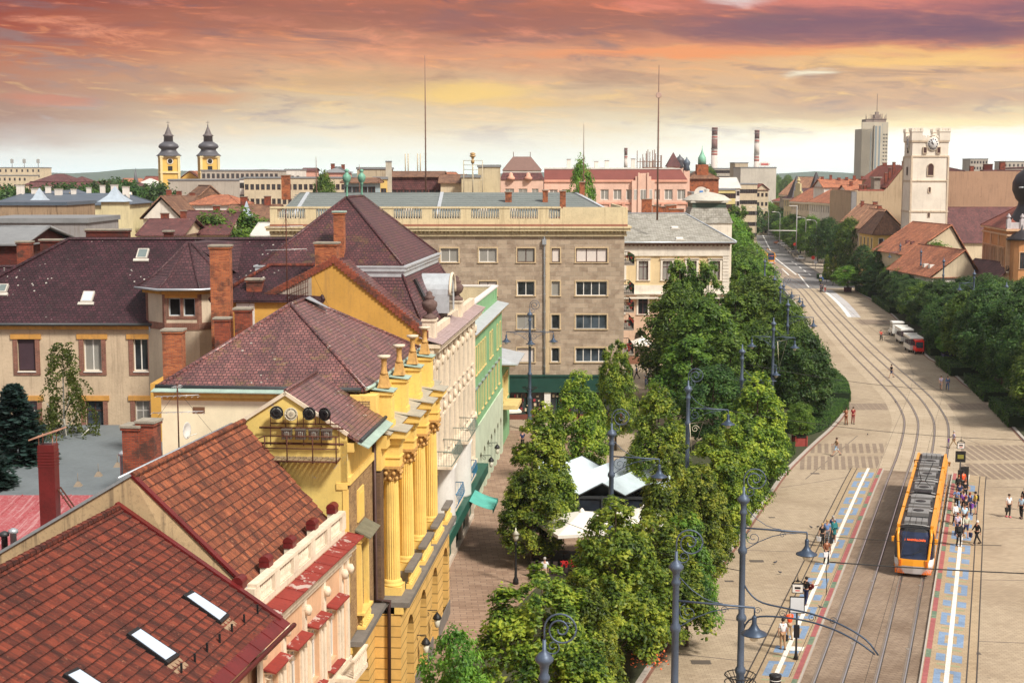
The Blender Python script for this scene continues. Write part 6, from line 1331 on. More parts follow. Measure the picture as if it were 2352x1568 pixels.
for k in range(3):TR['lin%d'%k]=(crown_mesh('crown',LF_A,10,3.0,1.6,10+k,230,62,.27,'cone',3),trunk_mesh('trunk',10,1.9,.17,k),10,6.0)
for k in range(3):TR['dark%d'%k]=(crown_mesh('crown',LF_B,10,3.6,2.0,30+k,190,58,.34,'round',2,clump=.8),trunk_mesh('trunk',10,2.2,.2,k+5,spread=2.4),10,7.2)
for k in range(2):TR['mid%d'%k]=(crown_mesh('crown',LF_D,10,3.4,1.8,50+k,190,50,.36,'cone' if k else 'round',4,clump=.78),trunk_mesh('trunk',10,2,.2,k+9,spread=2.2),10,6.8)
TR['fresh0']=(crown_mesh('crown',LF_C,10,3.4,1.8,70,150,46,.4,'round',2,clump=.85),trunk_mesh('trunk',10,2,.2,14),10,6.8)
TR['far0']=(crown_mesh('crown',LF_D,10,4.2,1.5,80,120,26,.7,'round',2,clump=1.0),trunk_mesh('trunk',10,2,.22,15),10,8.4);TR['far1']=(crown_mesh('crown',LF_B,10,4.4,1.5,81,120,26,.7,'round',2,clump=1.0),TR['far0'][1],10,8.8)
def tree(kind,x,y,H,W,label,group=None,z=0.0,name='tree',rz=None):
 c,t_,h0,w0=TR[kind];t=thing(name,label,'tree',(x,y,z),(x*7.3+y*3.1)%6.28 if rz is None else rz,group);s=(W*1.12/w0,W*1.12/w0,H/h0);t.scale=s
 inst(None,t_,'trunk',t);inst(None,c,'crown',t);return t
def TP(kind,px,py,Y,wpx,label,group=None,name='linden_tree'):
 q=A(px,py,Y);return tree(kind,q.x,q.y,q.z,wpx*Y/3267,label,group,name=name)
for i,(kd,px,py,Y,w,lb_)in enumerate((('lin0',1245,1292,65,300,'nearest big linden at the bottom, left of the empty paved strip'),('lin1',1352,1330,66,190,'linden squeezed right of the nearest big one'),('lin2',1415,1128,74,250,'tall bright linden in front of the grey lamp post below the white tent'),('lin0',1500,1165,78,250,'broad linden directly right of the tall bright one beside the hedge'),('lin1',1245,925,101,178,'tall double linden standing alone beside the paved street'),('lin2',1222,1040,97,150,'lower front half of the linden pair left of the glass pavilion'),('lin2',1331,842,122,138,'linden above the glass pavilion, left of two'),('lin0',1416,778,139,100,'slim pointed linden in front of the brown block corner'),('lin1',1513,880,112,165,'round linden above the glass pavilion, right of the grey mast'),('lin0',1535,1018,88,165,'yellow green linden right of the glass pavilion roof'),('lin2',1612,1060,91,150,'linden in the kerb row, left of the hanging bell lamp'),('lin1',1640,985,99,160,'linden in the kerb row just left of the tall scroll topped post'),('lin0',1693,935,108,150,'linden in the kerb row behind the scroll topped post'),('lin2',1742,846,121,160,'tall pointed linden at the kerb beside the small planter tree'),('dark1',1848,772,152,130,'dark round tree standing over the hedge corner and planter tree'),('mid1',1582,1178,80,150,'shaded linden at the hedge behind the nearest lamp post'))):
 TP(kd,px,py,Y,w,lb_)
for i,(kd,px,py,Y,w,lb_)in enumerate((('mid1',1562,592,182,120,'tall pointed tree left in the clump before the cream palace'),('mid1',1628,596,185,110,'tall pointed tree right in the clump before the cream palace'),('mid0',1560,668,170,150,'dark rounded tree at the left foot of the clump'),('mid0',1620,700,160,160,'pale leaved broad tree in the middle of the clump'),('mid1',1690,668,168,150,'bright tree at the right shoulder of the clump'),('mid1',1590,770,148,170,'dark tree low in the clump over the strolling people'),('mid1',1680,770,150,170,'tree in the clump behind the pair of bell lamps'),('mid0',1745,750,158,150,'dark tree behind the lamp row near the tracks'),('mid0',1735,640,205,130,'light tree between the palace corner and the lamp row'),('mid1',1780,690,190,120,'dark tree beside the lamp posts facing the far platform'),('mid1',1712,600,235,110,'tree at the corner of the cream palace'),('dark2',1640,850,138,150,'dark tree behind the kerb lindens near the mast'),('mid0',1815,700,186,80,'small tree just behind the two arm lamp post'),('mid0',1845,760,165,90,'small bright tree above the dark hedge tree'))):
 TP(kd,px,py,Y,w,lb_,name='park_tree')
rr=random.Random(12)
for k,(px,py,Y)in enumerate(((1675,500,330),(1658,515,300),(1702,520,345),(1700,548,290),(1720,575,280),(1690,470,420),(1740,600,262),(1705,585,255),(1765,640,232),(1722,560,320))):
 TP(('fresh0','mid0','mid1')[k%3],px,py,Y,60+22000/Y/3,'green tree lining the left side of the boulevard behind the palace corner','trees along the left boulevard','street_tree')
 # dark grove beyond the right kerb
GV=[]
for row,(off,Y0)in enumerate(((4.5,136),(12,150),(20,158),(29,170),(39,180))):
 Yc=Y0
 while Yc<318:
  i=min(range(len(kr)),key=lambda j:abs(kr[j].y-Yc));xk=kr[i].x if Yc>kr[0].y else kr[0].x
  x=xk+off+rr.uniform(-.8,.8)
  px=1176+x/Yc*3267
  if px<2440 and not(row>=3 and Yc>262)and not(row>=1 and Yc>296):GV.append((x,Yc,(rr.uniform(9.2,12.2)+row*.5)*(1 if Yc<205 else.82 if Yc<240 else.66),rr.uniform(6.4,8.2),row))
  Yc+=rr.uniform(6.2,8.4)
for k,(x,y,h,w,row)in enumerate(GV):tree('dark%d'%(k%3)if k%7 else 'mid0',x,y,h,w,'dark green tree in the grove %s'%('right at the kerb of the square' if row==0 else 'behind the kerbside trees'),'grove kerb trees' if row==0 else 'inner grove trees',name='grove_tree')
for px,py,Y,w,lb_ in((2150,562,300,90,'fresh green tree in front of the low tiled house'),(1985,568,330,58,'round dark tree beside the pavement corner'),(2027,572,320,62,'dark tree in front of the yellow house'),(1915,588,350,22,'slender conical street tree on the pale pavement'),(1900,583,360,20,'thin young tree left of the slender conical one')):
 TP('fresh0' if 'fresh' in lb_ else('lin0' if w<30 else 'dark1'),px,py,Y,w,lb_,name='street_tree')
for k,(px,py,Y)in enumerate(((1955,506,372),(1935,520,385),(1905,505,420),(1880,515,440),(1862,500,470),(1840,510,490),(1825,495,520),(1812,500,560),(1800,488,600),(1785,480,640),(1770,470,680),(1792,470,690),(1806,466,720),(1775,455,760))):
 TP(('dark1','mid0','fresh0','far0')[min(3,k//3)if k%2 else(k+1)%3],px,py,Y,44+7000/Y,'tree in the leafy row along the right pavement of the boulevard','trees along the right boulevard','street_tree')
for k,(px,py,Y)in enumerate(((1695,452,700),(1712,448,740),(1730,450,780),(1745,458,700),(1720,470,620),(1702,466,640),(1757,465,820),(1680,460,660),(1740,442,850),(1765,450,880))):
 TP('far0' if k%2 else 'far1',px,py,Y,60,'tree in the mass closing the far end of the boulevard','trees at the end of the boulevard','street_tree')
 # trees among the roofs
for px,py,Y,w,lb_ in((492,506,205,170,'left half of the round green tree between the plum roofs'),(556,498,210,190,'right half of the round green tree between the plum roofs'),(1335,380,300,58,'slim bright poplar before the pink mansion'),(745,408,330,60,'green tree behind the grey flat wall beside the copper finials'),(1630,388,620,40,'small tree beside the green spired church')):
 TP({'slim':'fresh0'}.get(lb_[:4],'mid0'),px,py,Y,w,lb_,name='town_tree')
for k in range(17):px=10+k*23+rr.uniform(-6,6);TP('far1',px,430+8*abs(math.sin(k*1.7))+(8 if k<5 else 0)-(8 if 9<k<13 else 0),380+8*(k%4),100,'dark tree in the belt behind the blue grey roofs','belt of trees on the left','town_tree')
for k in range(16):px=1790+rr.uniform(-50,60);TP('far0',px,rr.uniform(405,425),rr.uniform(950,1500),26,'hazy tree beyond the end of the boulevard','hazy trees in the distance','far_tree')
# spruce, birch and sapling
def conifer():
 r=random.Random(4);m=MB()
 for k in range(1500):
  h=r.random()**1.2;a=r.uniform(0,6.28);R_=2.9*(1-h)**.8+.15;f_=r.uniform(.5,1);z=1.2+h*9
  for j in range(7):d=f_-j*.06;leaf(m,V((math.cos(a+j*.03)*R_*d,math.sin(a+j*.03)*R_*d,z-.9*d*(1-h)+r.uniform(-.12,.12))),V((r.uniform(-.5,.5),r.uniform(-.5,.5),1)),.30,r)
 return m.mesh('crown',LF_S)
cs=conifer();q=A(30,885,80);t=thing('spruce_tree','dark blue green spruce at the left edge of the courtyard','tree',(q.x,q.y,4));t.scale=(1.7,1.7,(q.z-4)/10.2);inst(None,trunk_mesh('trunk',10,2,.2,3,nb=2),'trunk',t);inst(None,cs,'crown',t)
q=A(2,905,76);t2=dup(t,(q.x+.3,q.y-3,2),1.0,'lower spruce crown cut off by the left picture edge')
def birch():
 r=random.Random(9);m=MB()
 for k in range(200):
  h=r.random();a=r.uniform(0,6.28);d=(1.9*(1-h)**.6*min(1,h/.2+.3))*r.uniform(.25,1);z=3+h*7.2;L=r.uniform(1.2,3.2)*(1.1-h*.8)
  for j in range(int(L*26)):f_=j/(L*26);leaf(m,V((math.cos(a)*(d+.35*math.sqrt(f_))+r.uniform(-.12,.12),math.sin(a)*(d+.35*math.sqrt(f_))+r.uniform(-.12,.12),z-L*f_+.5*math.sqrt(f_))),V((r.uniform(-1,1),r.uniform(-1,1),r.uniform(-.2,.8))),.14,r)
 return m.mesh('crown',LF_BI)
q=A(142,790,88);t=thing('birch_tree','thin weeping birch in front of the beige courtyard wall','tree',(q.x,88,5));t.scale=(1.35,1.35,(q.z-5)/10.2);inst(None,trunk_mesh('trunk',9.6,3,.12,6,plain('birch_bark',(.5,.48,.42),.8,var=.3,scale=6),11,1.5),'trunk',t);inst(None,birch(),'crown',t)
q=A(1045,1522,60);tree('fresh0',q.x,62,6.6,2.6,'small fresh green tree cut off by the bottom edge beside the arcade',name='young_tree')
# hedges: boxes of leaves
def hedge(path,w,h,label,group=None,z=.1,dens=90,mat=None,size=.16):
 c=sum(path,V())/len(path);o=V((c.x,c.y,z));m=MB();r=random.Random(label)
 a,b=offset(path,-w/2),offset(path,w/2);P0=[q-o for q in path]
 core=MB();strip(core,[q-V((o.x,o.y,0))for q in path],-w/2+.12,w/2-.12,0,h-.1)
 for i in range(len(path)-1):
  L=(path[i+1]-path[i]).length;n=int(L*(w+2*h)*dens)
  for k in range(n):
   s=r.random();u=r.uniform(-h,w+h);side=0 if u<0 else(2 if u>w else 1);pa=a[i].lerp(a[i+1],s);pb=b[i].lerp(b[i+1],s);ac=(pb-pa).normalized()
   if side==1:q=pa+ac*u;q.z=h+z;nn=V((0,0,1))
   elif side==0:q=pa.copy();q.z=z-u;nn=-ac
   else:q=pb.copy();q.z=z+(u-w);nn=ac
   q+=V((r.uniform(-.06,.06),r.uniform(-.06,.06),r.uniform(-.07,.05)));leaf(m,q-o,nn+V((r.uniform(-1,1),r.uniform(-1,1),r.uniform(-.4,1)))*.6,size*r.uniform(.7,1.3),r)
 ob=bpy.data.objects.new('hedge',None);C.objects.link(ob);ob.location=o;tag(ob,label,'hedge',group)
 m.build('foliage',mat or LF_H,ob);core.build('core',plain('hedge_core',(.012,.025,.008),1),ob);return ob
LF_H=leafy('leaf_hedge',(.045,.10,.018),(.02,.05,.012),(.10,.18,.03))
def along(pts,step=1.2):return resample([G(x,y)for x,y in pts],step)
hedge(along([(1476,1500),(1520,1430)]),2.2,1.2,'dark hedge at the bottom edge below the nearest lindens');hedge(along([(1556,1395),(1590,1360)]),3.0,1.3,'short hedge end beside the woman in the white top')
hedge(along([(1580,1335),(1672,1205)]),2.6,1.2,'long clipped hedge along the kerb below the tall scroll topped post');hedge(along([(1700,1170),(1765,1080)]),2.6,1.2,'clipped hedge along the kerb below the hanging bell lamp row')
hedge(along([(1778,1062),(1800,1040)]),2.4,1.2,'short clipped hedge left of the crossing stripes')
hedge(along([(1828,1000),(1868,985),(1900,955),(1925,938)]),2.6,1.2,'curved hedge round the corner bed by the planter tree');hedge(along([(1828,985),(1868,965),(1895,945)]),2.4,1.1,'inner curved hedge behind the corner bed');hedge(along([(1932,924),(1924,892),(1898,866)]),2.2,1.1,'thin hedge running up the kerb above the corner bed')
for pts,lb_ in((((1978,668),(2010,684)),'clipped hedge where the grove begins at the side street'),(((2018,692),(2062,722)),'second clipped hedge along the grove kerb'),(((2180,838),(2222,868)),'wide clipped hedge with bright top opposite the red machine'),(((2240,880),(2290,925)),'clipped hedge beside the red kerb of the grove'),(((2300,935),(2350,985)),'clipped hedge at the right edge of the picture'),(((2120,790),(2160,820)),'clipped hedge behind the white road train'),(((1885,640),(1935,644),(1966,640)),'low hedge bordering the pale pavement at the side street')):
 hedge(along(pts,2.0),4.0 if 'wide' in lb_ else 3.0,1.2,lb_,dens=26,size=.3)
m=MB();r=random.Random(2);q=G(1590,1372)
for k in range(70):c=V((r.uniform(-1,1),r.uniform(-.8,.8),r.uniform(.1,.7)));leaf(m,c,V((r.uniform(-1,1),r.uniform(-1,1),1)),.16,r)
o=m.build('flower_patch',plain('orange_petals',(.75,.16,.05),.7),label='small patch of orange flowers among the dark hedge',cat='flowers',kind='stuff');o.location=A(1490,1500,74)*1.0;o.location.z=.9
# ================================================================ lamp posts and masts
BG=plain('post_blue_grey',(.085,.115,.17),.5,.35,var=.18,scale=2);BGD=plain('lamp_blue_dark',(.05,.075,.12),.45,.4);BULB=plain('lamp_glass',(.62,.60,.50),.2)
def spiral(c,r0,r1,a0,turns,n,ax=(1,0,0)):
 ax=V(ax);return[V(c)+(ax*math.cos(a0+turns*2*math.pi*k/n)+V((0,0,1))*math.sin(a0+turns*2*math.pi*k/n))*(r0+(r1-r0)*k/n)for k in range(n+1)]
def bell(t,p,s=1.0):
 m=MB();x,y,z=p;m.tube([(x,y,z),(x,y,z-.35*s)],.035*s,6);m.lathe([(.05,-.3),(.1,-.38),(.09,-.6),(.16,-.72),(.24,-.86),(.48,-1.0),(.5,-1.04),(.2,-1.04)][::-1]if False else[(.05*s,-.3*s),(.1*s,-.38*s),(.09*s,-.62*s),(.17*s,-.78*s),(.26*s,-.9*s),(.50*s,-1.02*s),(.51*s,-1.06*s),(.22*s,-1.07*s)],p,14);o=m.build('lamp',BGD,t)
 m=MB();m.lathe([(.2*s,-1.06*s),(.21*s,-1.15*s),(.14*s,-1.3*s),(.03*s,-1.36*s)],p,12);m.build('bulb',BULB,o)
def arm(t,H,d,L,lamp=True,z=None,s=1.0,name='arm'):
 z=z or H-1.5;d=V((d[0],d[1],0)).normalized();m=MB();e=V((0,0,z))+d*L;m.tube([V((0,0,z)),e+V((0,0,0))],.045,6)
 m.tube([V((0,0,z+1.1))]+[V((0,0,z+1.1*(1-f_)**2.2+.05))+d*L*.6*f_ for f_ in(.15,.35,.6,.8,1)],.018,4)
 m.tube([V((0,0,z-1.1))]+[V((0,0,z-1.1*(1-f_)**2-.08))+d*(L*.85*f_)for f_ in(.1,.3,.55,.8,1)],.022,4)
 m.tube(spiral(V((0,0,z-.45))+d*.5,.38,.06,math.pi*.6,1.6,22,d),.018,4);m.tube(spiral(V((0,0,z-.2))+d*(L*.62),.16,.04,0,1.3,12,d),.015,4);m.build(name,BG,t)
 if lamp:bell(t,e,s)
def post(px,pc,label,H=12.0,arms=(),crook=True,group=None,Y=None,base=0,r=.17,cz=None,cd=1,seg=True,name='lamp_post'):
 q=A(px,pc,15.2*FL/(pc-400))if Y is None else A(px,pc,Y);H=H if Y is None else q.z
 t=thing(name,label,'lamp post' if name=='lamp_post' else 'mast',(q.x,q.y,0),0,group);m=MB()
 m.lathe([(.42,0),(.42,.25),(.3,.4),(.28,1.1),(.33,1.2),(.22,1.4),(r+.03,3.3),(r+.09,3.4),(r+.09,3.55),(r,3.7),(r*.95,5.9),(r+.08,6),(r+.08,6.15),(r*.9,6.3),(r*.85,9.2),(r+.05,9.3),(r+.05,9.45),(r*.8,9.6),(r*.75,H-.9),(r+.02,H-.8),(r+.02,H-.72),(r*.75,H-.6),(r*.9,H-.35),(r*1.7,H-.2),(r*1.8,H-.12),(r*1.2,H+.02),(r*.4,H+.14),(r*.35,H+.5)],(0,0,0),12);m.build('shaft',BG,t)
 if crook:
  d=V((cd,-.15,0)).normalized();m=MB();m.tube([V((0,0,H+.45)),V((0,0,H+.75))]+spiral(V((0,0,H+.85))+d*.52,.52,.50,math.pi,-.5,10,d)+spiral(V((0,0,H+.85))+d*.52,.50,.08,0,-1.5,26,d),.033,5)
  m.tube(spiral(V((0,0,H+.28))+d*.28,.28,.05,math.pi,1.4,18,d),.022,4);m.tube(spiral(V((0,0,H+.95))+d*.72,.16,.03,0,1.3,12,d),.016,4);m.build('scroll',BG,t)
 for a_ in arms:arm(t,H,*a_[:2],**(a_[2]if len(a_)>2 else{}))
 return t
AD=(.95,-.3)
L1=post(1708,1150,'nearest full height lamp post, with curved catenary bracket over the tracks',arms=((AD,3.0),))
m=MB();e=V((5.95,-2.9,5.35));d=e.normalized();dd=V((e.x,e.y,0)).normalized();LL=math.hypot(e.x,e.y)
up=[V((0,0,8.0)),V((0,0,7.5))+dd*.25,V((0,0,7.0))+dd*.9,V((0,0,6.85))+dd*2.2,V((0,0,6.75))+dd*3.4,V((0,0,6.45))+dd*4.7,V((0,0,5.9))+dd*5.9,V((0,0,5.2))+dd*6.55];lo_=[V((0,0,5.5))+dd*.1,V((0,0,6.0))+dd*.35,V((0,0,6.3))+dd*1.0,V((0,0,6.4))+dd*2.2,V((0,0,6.35))+dd*3.4,V((0,0,6.1))+dd*4.6,V((0,0,5.65))+dd*5.7,V((0,0,5.15))+dd*6.5]
m.tube(resample(up,.3),.045,6);m.tube(resample(lo_,.3),.045,6)
for x in(.8,2.0,3.4,4.4):m.tube(spiral(V((0,0,6.55))+dd*x,.2,.03,0,1.5,14,dd),.016,4)
m.build('track_bracket',BGD,L1)
m=MB();
for z in(2.9,3.25):m.tube([(.75*math.cos(a*.39),.75*math.sin(a*.39),z)for a in range(17)],.03,4)
for a in range(16):m.tube([(.2*math.cos(a*.39),.2*math.sin(a*.39),2.6),(.75*math.cos(a*.39),.75*math.sin(a*.39),3.3)],.02,3)
m.build('flower_basket',BLK,L1)
post(1553,1310,'lamp post whose bell lamp hangs in front of the nearest full height post',arms=((AD,3.1),));post(1250,1532,'scroll top of a lamp post rising at the bottom edge',arms=())
post(1405,995,'lamp post standing clear above the glass pavilion with one bell lamp',arms=((AD,2.9),));post(1581,891,'lamp post with bell lamp and wire star ornament in the linden row',arms=((AD,2.9),))
post(1705,804,'plain tall mast between the kerb lindens',crook=False,arms=((AD,3.0,dict(z=9.4,lamp=False)),));post(1777,740,'two armed mast with three bell lamps beside the dark round tree',crook=False,arms=((AD,2.2),((-.95,.3),2.2),(AD,.35,dict(z=7.6))))
post(1810,697,'mast with a lamp arm over the tracks behind the two armed mast',crook=False,arms=((AD,3.0),));post(1793,658,'third blue mast of the far row, its lamp just right of it',crook=False,arms=((AD,3.0),))
q=A(1217,719,150);t=post(1217,719,'blue lamp post with two bell lamps before the brown apartment block',Y=150,arms=(((1,0),2.5,dict(z=10.6)),((-1,0),2.5,dict(z=10.6)),((.2,-1),.5,dict(z=10.4))));
m=MB();m.tube([(.8*math.cos(a*.39),.8*math.sin(a*.39),4.6)for a in range(17)],.03,4);[m.tube([(.2*math.cos(a*.39),.2*math.sin(a*.39),4.2),(.8*math.cos(a*.39),.8*math.sin(a*.39),4.7)],.02,3)for a in range(16)];m.build('flower_basket',BLK,t)
post(1779,640,'scroll topped lamp post half hidden behind the lamp row',Y=205,arms=((AD,2.5),));post(1800,655,'scroll topped lamp post nearest the far platform',Y=222,arms=((AD,2.5),))
for k,(px,pc)in enumerate(((1757,598),(1739,578),(1725,559),(1707,547),(1695,537),(1676,524))):post(px,pc,'slim blue mast in the receding line left of the boulevard',crook=False,group='masts left of the boulevard',name='catenary_mast')
for k,(px,pc)in enumerate(((1931,526),(1972,535),(2000,540),(2030,553),(2068,562),(2116,576),(2168,597),(2238,626),(2312,655))):
 post(px,pc,'blue mast rising out of the grove' if k>2 else 'blue mast behind the pale pavement trees',crook=False,group='masts in the grove' if k>2 else 'masts on the right pavement',name='catenary_mast',arms=(((-1,-.2),2.4),)if k in(4,7)else())
 # star ornament
t=thing('star_ornament','pale wire ornament hanging on the lamp post in the linden row','ornament',A(1590,1010,100.5));m=MB();m.tube([(-.2,0,1.2),(.75,0,1.3),(.0,0,-1.2),(-.2,0,1.2)],.025,4);m.tube(spiral((.2,0,.8),.3,.05,0,1.5,18),.02,4);m.build('wire',plain('pale_wire',(.65,.6,.45),.5),t)
t=thing('star_ornament','pale wire ornament hanging on the two armed mast','ornament',A(1790,810,145.5));m=MB();m.tube([(-.2,0,1.2),(.75,0,1.3),(.0,0,-1.6),(-.2,0,1.2)],.03,4);m.build('wire',plain('pale_wire',(.65,.6,.45)),t)
# small street lamp and wall lanterns
t=thing('street_lantern','small black lantern on a pole in the walking street','lantern',(.25,92.6,0));m=MB();m.lathe([(.2,0),(.18,.3),(.09,.5),(.06,2.6),(.11,2.7),(.04,2.9)],(0,0,0),10);m.tube(spiral((0,0,3.2),.32,.32,0,1,18),.02,4);m.build('pole',BLK,t);m=MB();m.lathe([(.1,2.95),(.2,3.2),(.17,3.4),(.26,3.42),(.05,3.65),(.03,3.85)],(0,0,0),10);m.build('lantern',BULB,t)
for k,(p_,lb_)in enumerate(((G(984,1275,3.5),'third wall lantern of the yellow arcade, beyond the second arch'),(A(978,1480,73.4),'nearest black wall lantern on the yellow arcade'),(A(1004,1422,77.2),'second black wall lantern on the yellow arcade'),(A(1008,1310,88.5),'black wall lantern outside the green shop'),(A(1098,1118,107),'wall lantern at the start of the green building'),(A(1128,1060,117),'wall lantern halfway along the green building'),(A(1142,1030,124),'farthest wall lantern on the green building'))):
 if k==0:continue
 t=thing('wall_lantern',lb_,'lantern',p_,.09);m=MB();m.tube([(-.9,0,.55),(0,0,.55),(0,0,.35)],.03,5);m.tube(spiral((-.55,0,.35),.2,.03,1.6,1.3,12),.015,4);m.lathe([(.06,.4),(.2,.22),(.24,.12),(.26,.06)],(0,0,0),8);m.build('bracket',BLK,t);m=MB();m.lathe([(.2,.06),(.13,-.4),(.03,-.48)],(0,0,0),8);m.build('lantern',BULB,t)
 # overhead wires
WIRE=plain('wire_black',(.02,.02,.02),.6)
def wire(a,b,sag,label,r=.018,n=14):
 a,b=V(a),V(b);o=a.lerp(b,.5);m=MB();m.tube([a.lerp(b,k/n)-o-V((0,0,4*sag*(k/n)*(1-k/n)))for k in range(n+1)],r,4);ob=m.build('wire',WIRE,label=label,cat='wire');ob.location=o;return ob
wire(A(1906,1290,74),A(2352,1316,74),.05,'thick black span wire crossing in front of the orange tram',.035);wire(A(1590,1195,90),A(2300,1252,86),.3,'thin span wire ending in a scroll hook right of the crowd');wire(A(1250,1180,84),A(1700,1310,66),.3,'thin wire strung between the lamp posts over the lindens')
wire(A(1600,930,102),A(2352,1010,110),.5,'thin span wire above the crossing stripes');wire(A(1710,835,123),A(2230,900,125),.4,'thin span wire above the strolling couple')
for off,lb_ in((-1.57,'left'),(1.57,'right')):
 pw=[V((q.x,q.y,5.6))for q in offset(tw,off)[:140:6]];m=MB();o=pw[0].copy();m.tube([q-o for q in pw],.012,3);ob=m.build('contact_wire',WIRE,label='hair thin contact wire above the %s track'%lb_,cat='wire');ob.location=o
t=thing('feed_wire','curled black wire hanging in front of the person in brown','wire',A(1906,1290,74));m=MB();m.tube([(0,0,.0),(-.12,0,.02),(-.2,0,-.3),(-.12,0,-1.2),(-.15,0,-1.8)],.022,4);m.build('strand',WIRE,t)
# ================================================================ tram
ORG=plain('tram_orange',(.80,.33,.02),.32,.05,var=.06,scale=.6,spec=.6);TWH=plain('tram_white',(.72,.72,.74),.3,var=.05);TBK=plain('tram_black',(.012,.012,.014),.45);TGL=glassy('tram_glass',(.02,.025,.035),.04);TGR=plain('tram_roof_box',(.21,.21,.21),.5,var=.12,scale=3);LEAFO=plain('leaf_orange',(.75,.16,.01),.4,var=.05)
def tram(path,label,seglens,detail=True):
 """path starts at the nose and runs to the tail"""
 o=path[0].copy();t=thing('tram',label,'tram',(o.x,o.y,0));L=loc(t);s=0.0;step=.25;fine=resample(path,step);idx=0
 for si,ln in enumerate(seglens):
  i0=int(s/step);i1=min(len(fine)-1,int((s+ln)/step));a,b=fine[i0],fine[i1];d=(b-a);d.z=0;d.normalize()
  M=L@Matrix(((d.y,d.x,0,a.x),(-d.x,d.y,0,a.y),(0,0,1,0),(0,0,0,1)))
  w=1.32;y0=0 if si else 1.15;y1=ln-.35 if si<len(seglens)-1 else ln-1.0;flip=si==len(seglens)-1
  m=MB(M);prof=[(-1.2,.28),(-w,.5),(-w,2.75),(-1.22,3.12),(-1.02,3.2),(1.02,3.2),(1.22,3.12),(w,2.75),(w,.5),(1.2,.28)]
  ra=[m.p((x,y0,z))for x,z in prof];rb=[m.p((x,y1,z))for x,z in prof]
  for k in range(10):m.idx([ra[k],ra[(k+1)%10],rb[(k+1)%10],rb[k]])
  m.idx(ra);m.idx(rb[::-1]);bo=m.build('car_body',ORG,t)
  m=MB(M)
  for sx in(-1,1):m.box((sx*1.3,y0+.15,1.15),(sx*1.335,y1-.15,2.55))
  m.build('side_windows',TGL,bo);m=MB(M)
  for sx in(-1,1):m.box((sx*1.3,y0+.02,.3),(sx*1.332,y1-.02,.62))
  m.build('skirt',TBK,bo)
  m=MB(M);ya,yb=y0+.1,y1-.1;m.box((-1.04,ya,3.2),(1.04,yb,3.25));m.build('roof_deck',TBK,bo)
  m=MB(M);[m.box((sx*1.0,ya,3.2),(sx*1.2,yb,3.42))for sx in(-1,1)];m.build('cantrail',ORG,bo)
  if detail:
   m=MB(M);r=random.Random(si);
   boxes=((.8,1.9,.95,4),(3.4,4.9,.9,1),(5.5,5.9,.95,1))if si in(0,4)else((.9,2.2,.85,1),(2.9,3.4,.95,1))
   if flip:boxes=tuple((ln-b_-.9,ln-a_-.9,w_,n_)for a_,b_,w_,n_ in boxes)
   for a_,b_,w_,n_ in boxes:
    if b_<ln-.3:[m.box((-w_*.82+2*w_*.82*q/n_+.02,a_+y0,3.25),(-w_*.82+2*w_*.82*(q+1)/n_-.02,b_+y0,3.52))for q in range(n_)]
   m.build('roof_unit',TGR,bo);m=MB(M)
   for a_,b_,w_,n_ in boxes:
    if n_==1 and b_<ln-.3 and b_-a_>1:m.lathe([(.38,3.52),(.38,3.54),(.1,3.54)],(0,(a_+b_)/2+y0,0),16)
   if m.v:m.build('fan',TBK,bo)
   m=MB(M)
   for yy in(y0+.3,y1-.5,y1-.2):m.tube([(-.98,yy,3.3),(-.5,yy,3.4),(.5,yy-.1,3.4),(.98,yy,3.3)],.04,4)
   m.build('roof_pipe',plain('pipe_grey',(.34,.34,.34),.5),bo)
  if si<len(seglens)-1:
   m=MB(M);m.box((-1.2,y1,.4),(1.2,ln,3.1));m.build('bellows',TBK,t);m=MB(M);m.tube([(-1.0,y1+.1,3.2),(-.4,y1+.16,3.3),(.4,y1+.1,3.3),(1.0,y1+.16,3.2)],.07,5);m.tube([(-1.0,y1-.25,3.3),(-.4,y1-.2,3.4),(.4,y1-.25,3.4),(1.0,y1-.2,3.3)],.05,5);m.build('roof_cable',plain('pipe_grey',(.5,.5,.5)),t)
  if si in(0,len(seglens)-1):
   F=M if not flip else M@Matrix.Translation((0,ln,0))@Matrix.Rotation(math.pi,4,'Z')
   def sect(z,y,wd):return[(-wd,y+.95,z),(-wd*.93,y+.35,z),(-wd*.6,y+.05,z),(0,y-.02,z),(wd*.6,y+.05,z),(wd*.93,y+.35,z),(wd,y+.95,z)]
   S=[sect(.28,.18,1.18),sect(.85,.0,1.30),sect(1.12,.04,1.32),sect(1.3,.08,1.32),sect(2.8,.56,1.30),sect(3.05,.72,1.18),sect(3.22,.9,1.02)]
   S=[[(x,min(y,1.2),z)for x,y,z in q]for q in S]
   def skin(nm,i,j,ks,mat,par,push=0.0,sub=None):
    m=MB(F)
    for a_ in range(i,j):
     for k in ks:m.face([V(q)+V((0,-push,0))for q in(S[a_][k],S[a_][k+1],S[a_+1][k+1],S[a_+1][k])],0,False)
    return m.build(nm,mat,par)
   nb=skin('nose_bumper',0,1,range(6),TWH,t);skin('nose_panel',1,3,(2,3),ORG,t,0);skin('nose_cheek',1,3,(0,1,4,5),TWH,t,0);skin('cab_side_glass',3,6,(0,5),TBK,t);ws_=skin('windscreen',3,5,(1,2,3,4),glassy('tram_screen',(.012,.02,.05),.05),t);hd=skin('destination_panel',5,6,(1,2,3,4),TBK,t)
   m=MB(F);m.face([(-1.02,.95,3.22),(1.02,.95,3.22),(1.02,1.3,3.22),(-1.02,1.3,3.22)]);m.build('cab_roof',TBK,t)
   m=MB(F)
   for sx in(-1,1):m.tube([(sx*.86,.1,1.0),(sx*.98,.2,1.4),(sx*1.1,.68,2.8),(sx*1.06,.92,3.25)],.1,6);m.tube([(sx*1.3,.8,2.62),(sx*1.5,.7,2.6)],.07,6);m.box((sx*1.42-.07,.6,2.3),(sx*1.42+.07,.78,2.66))
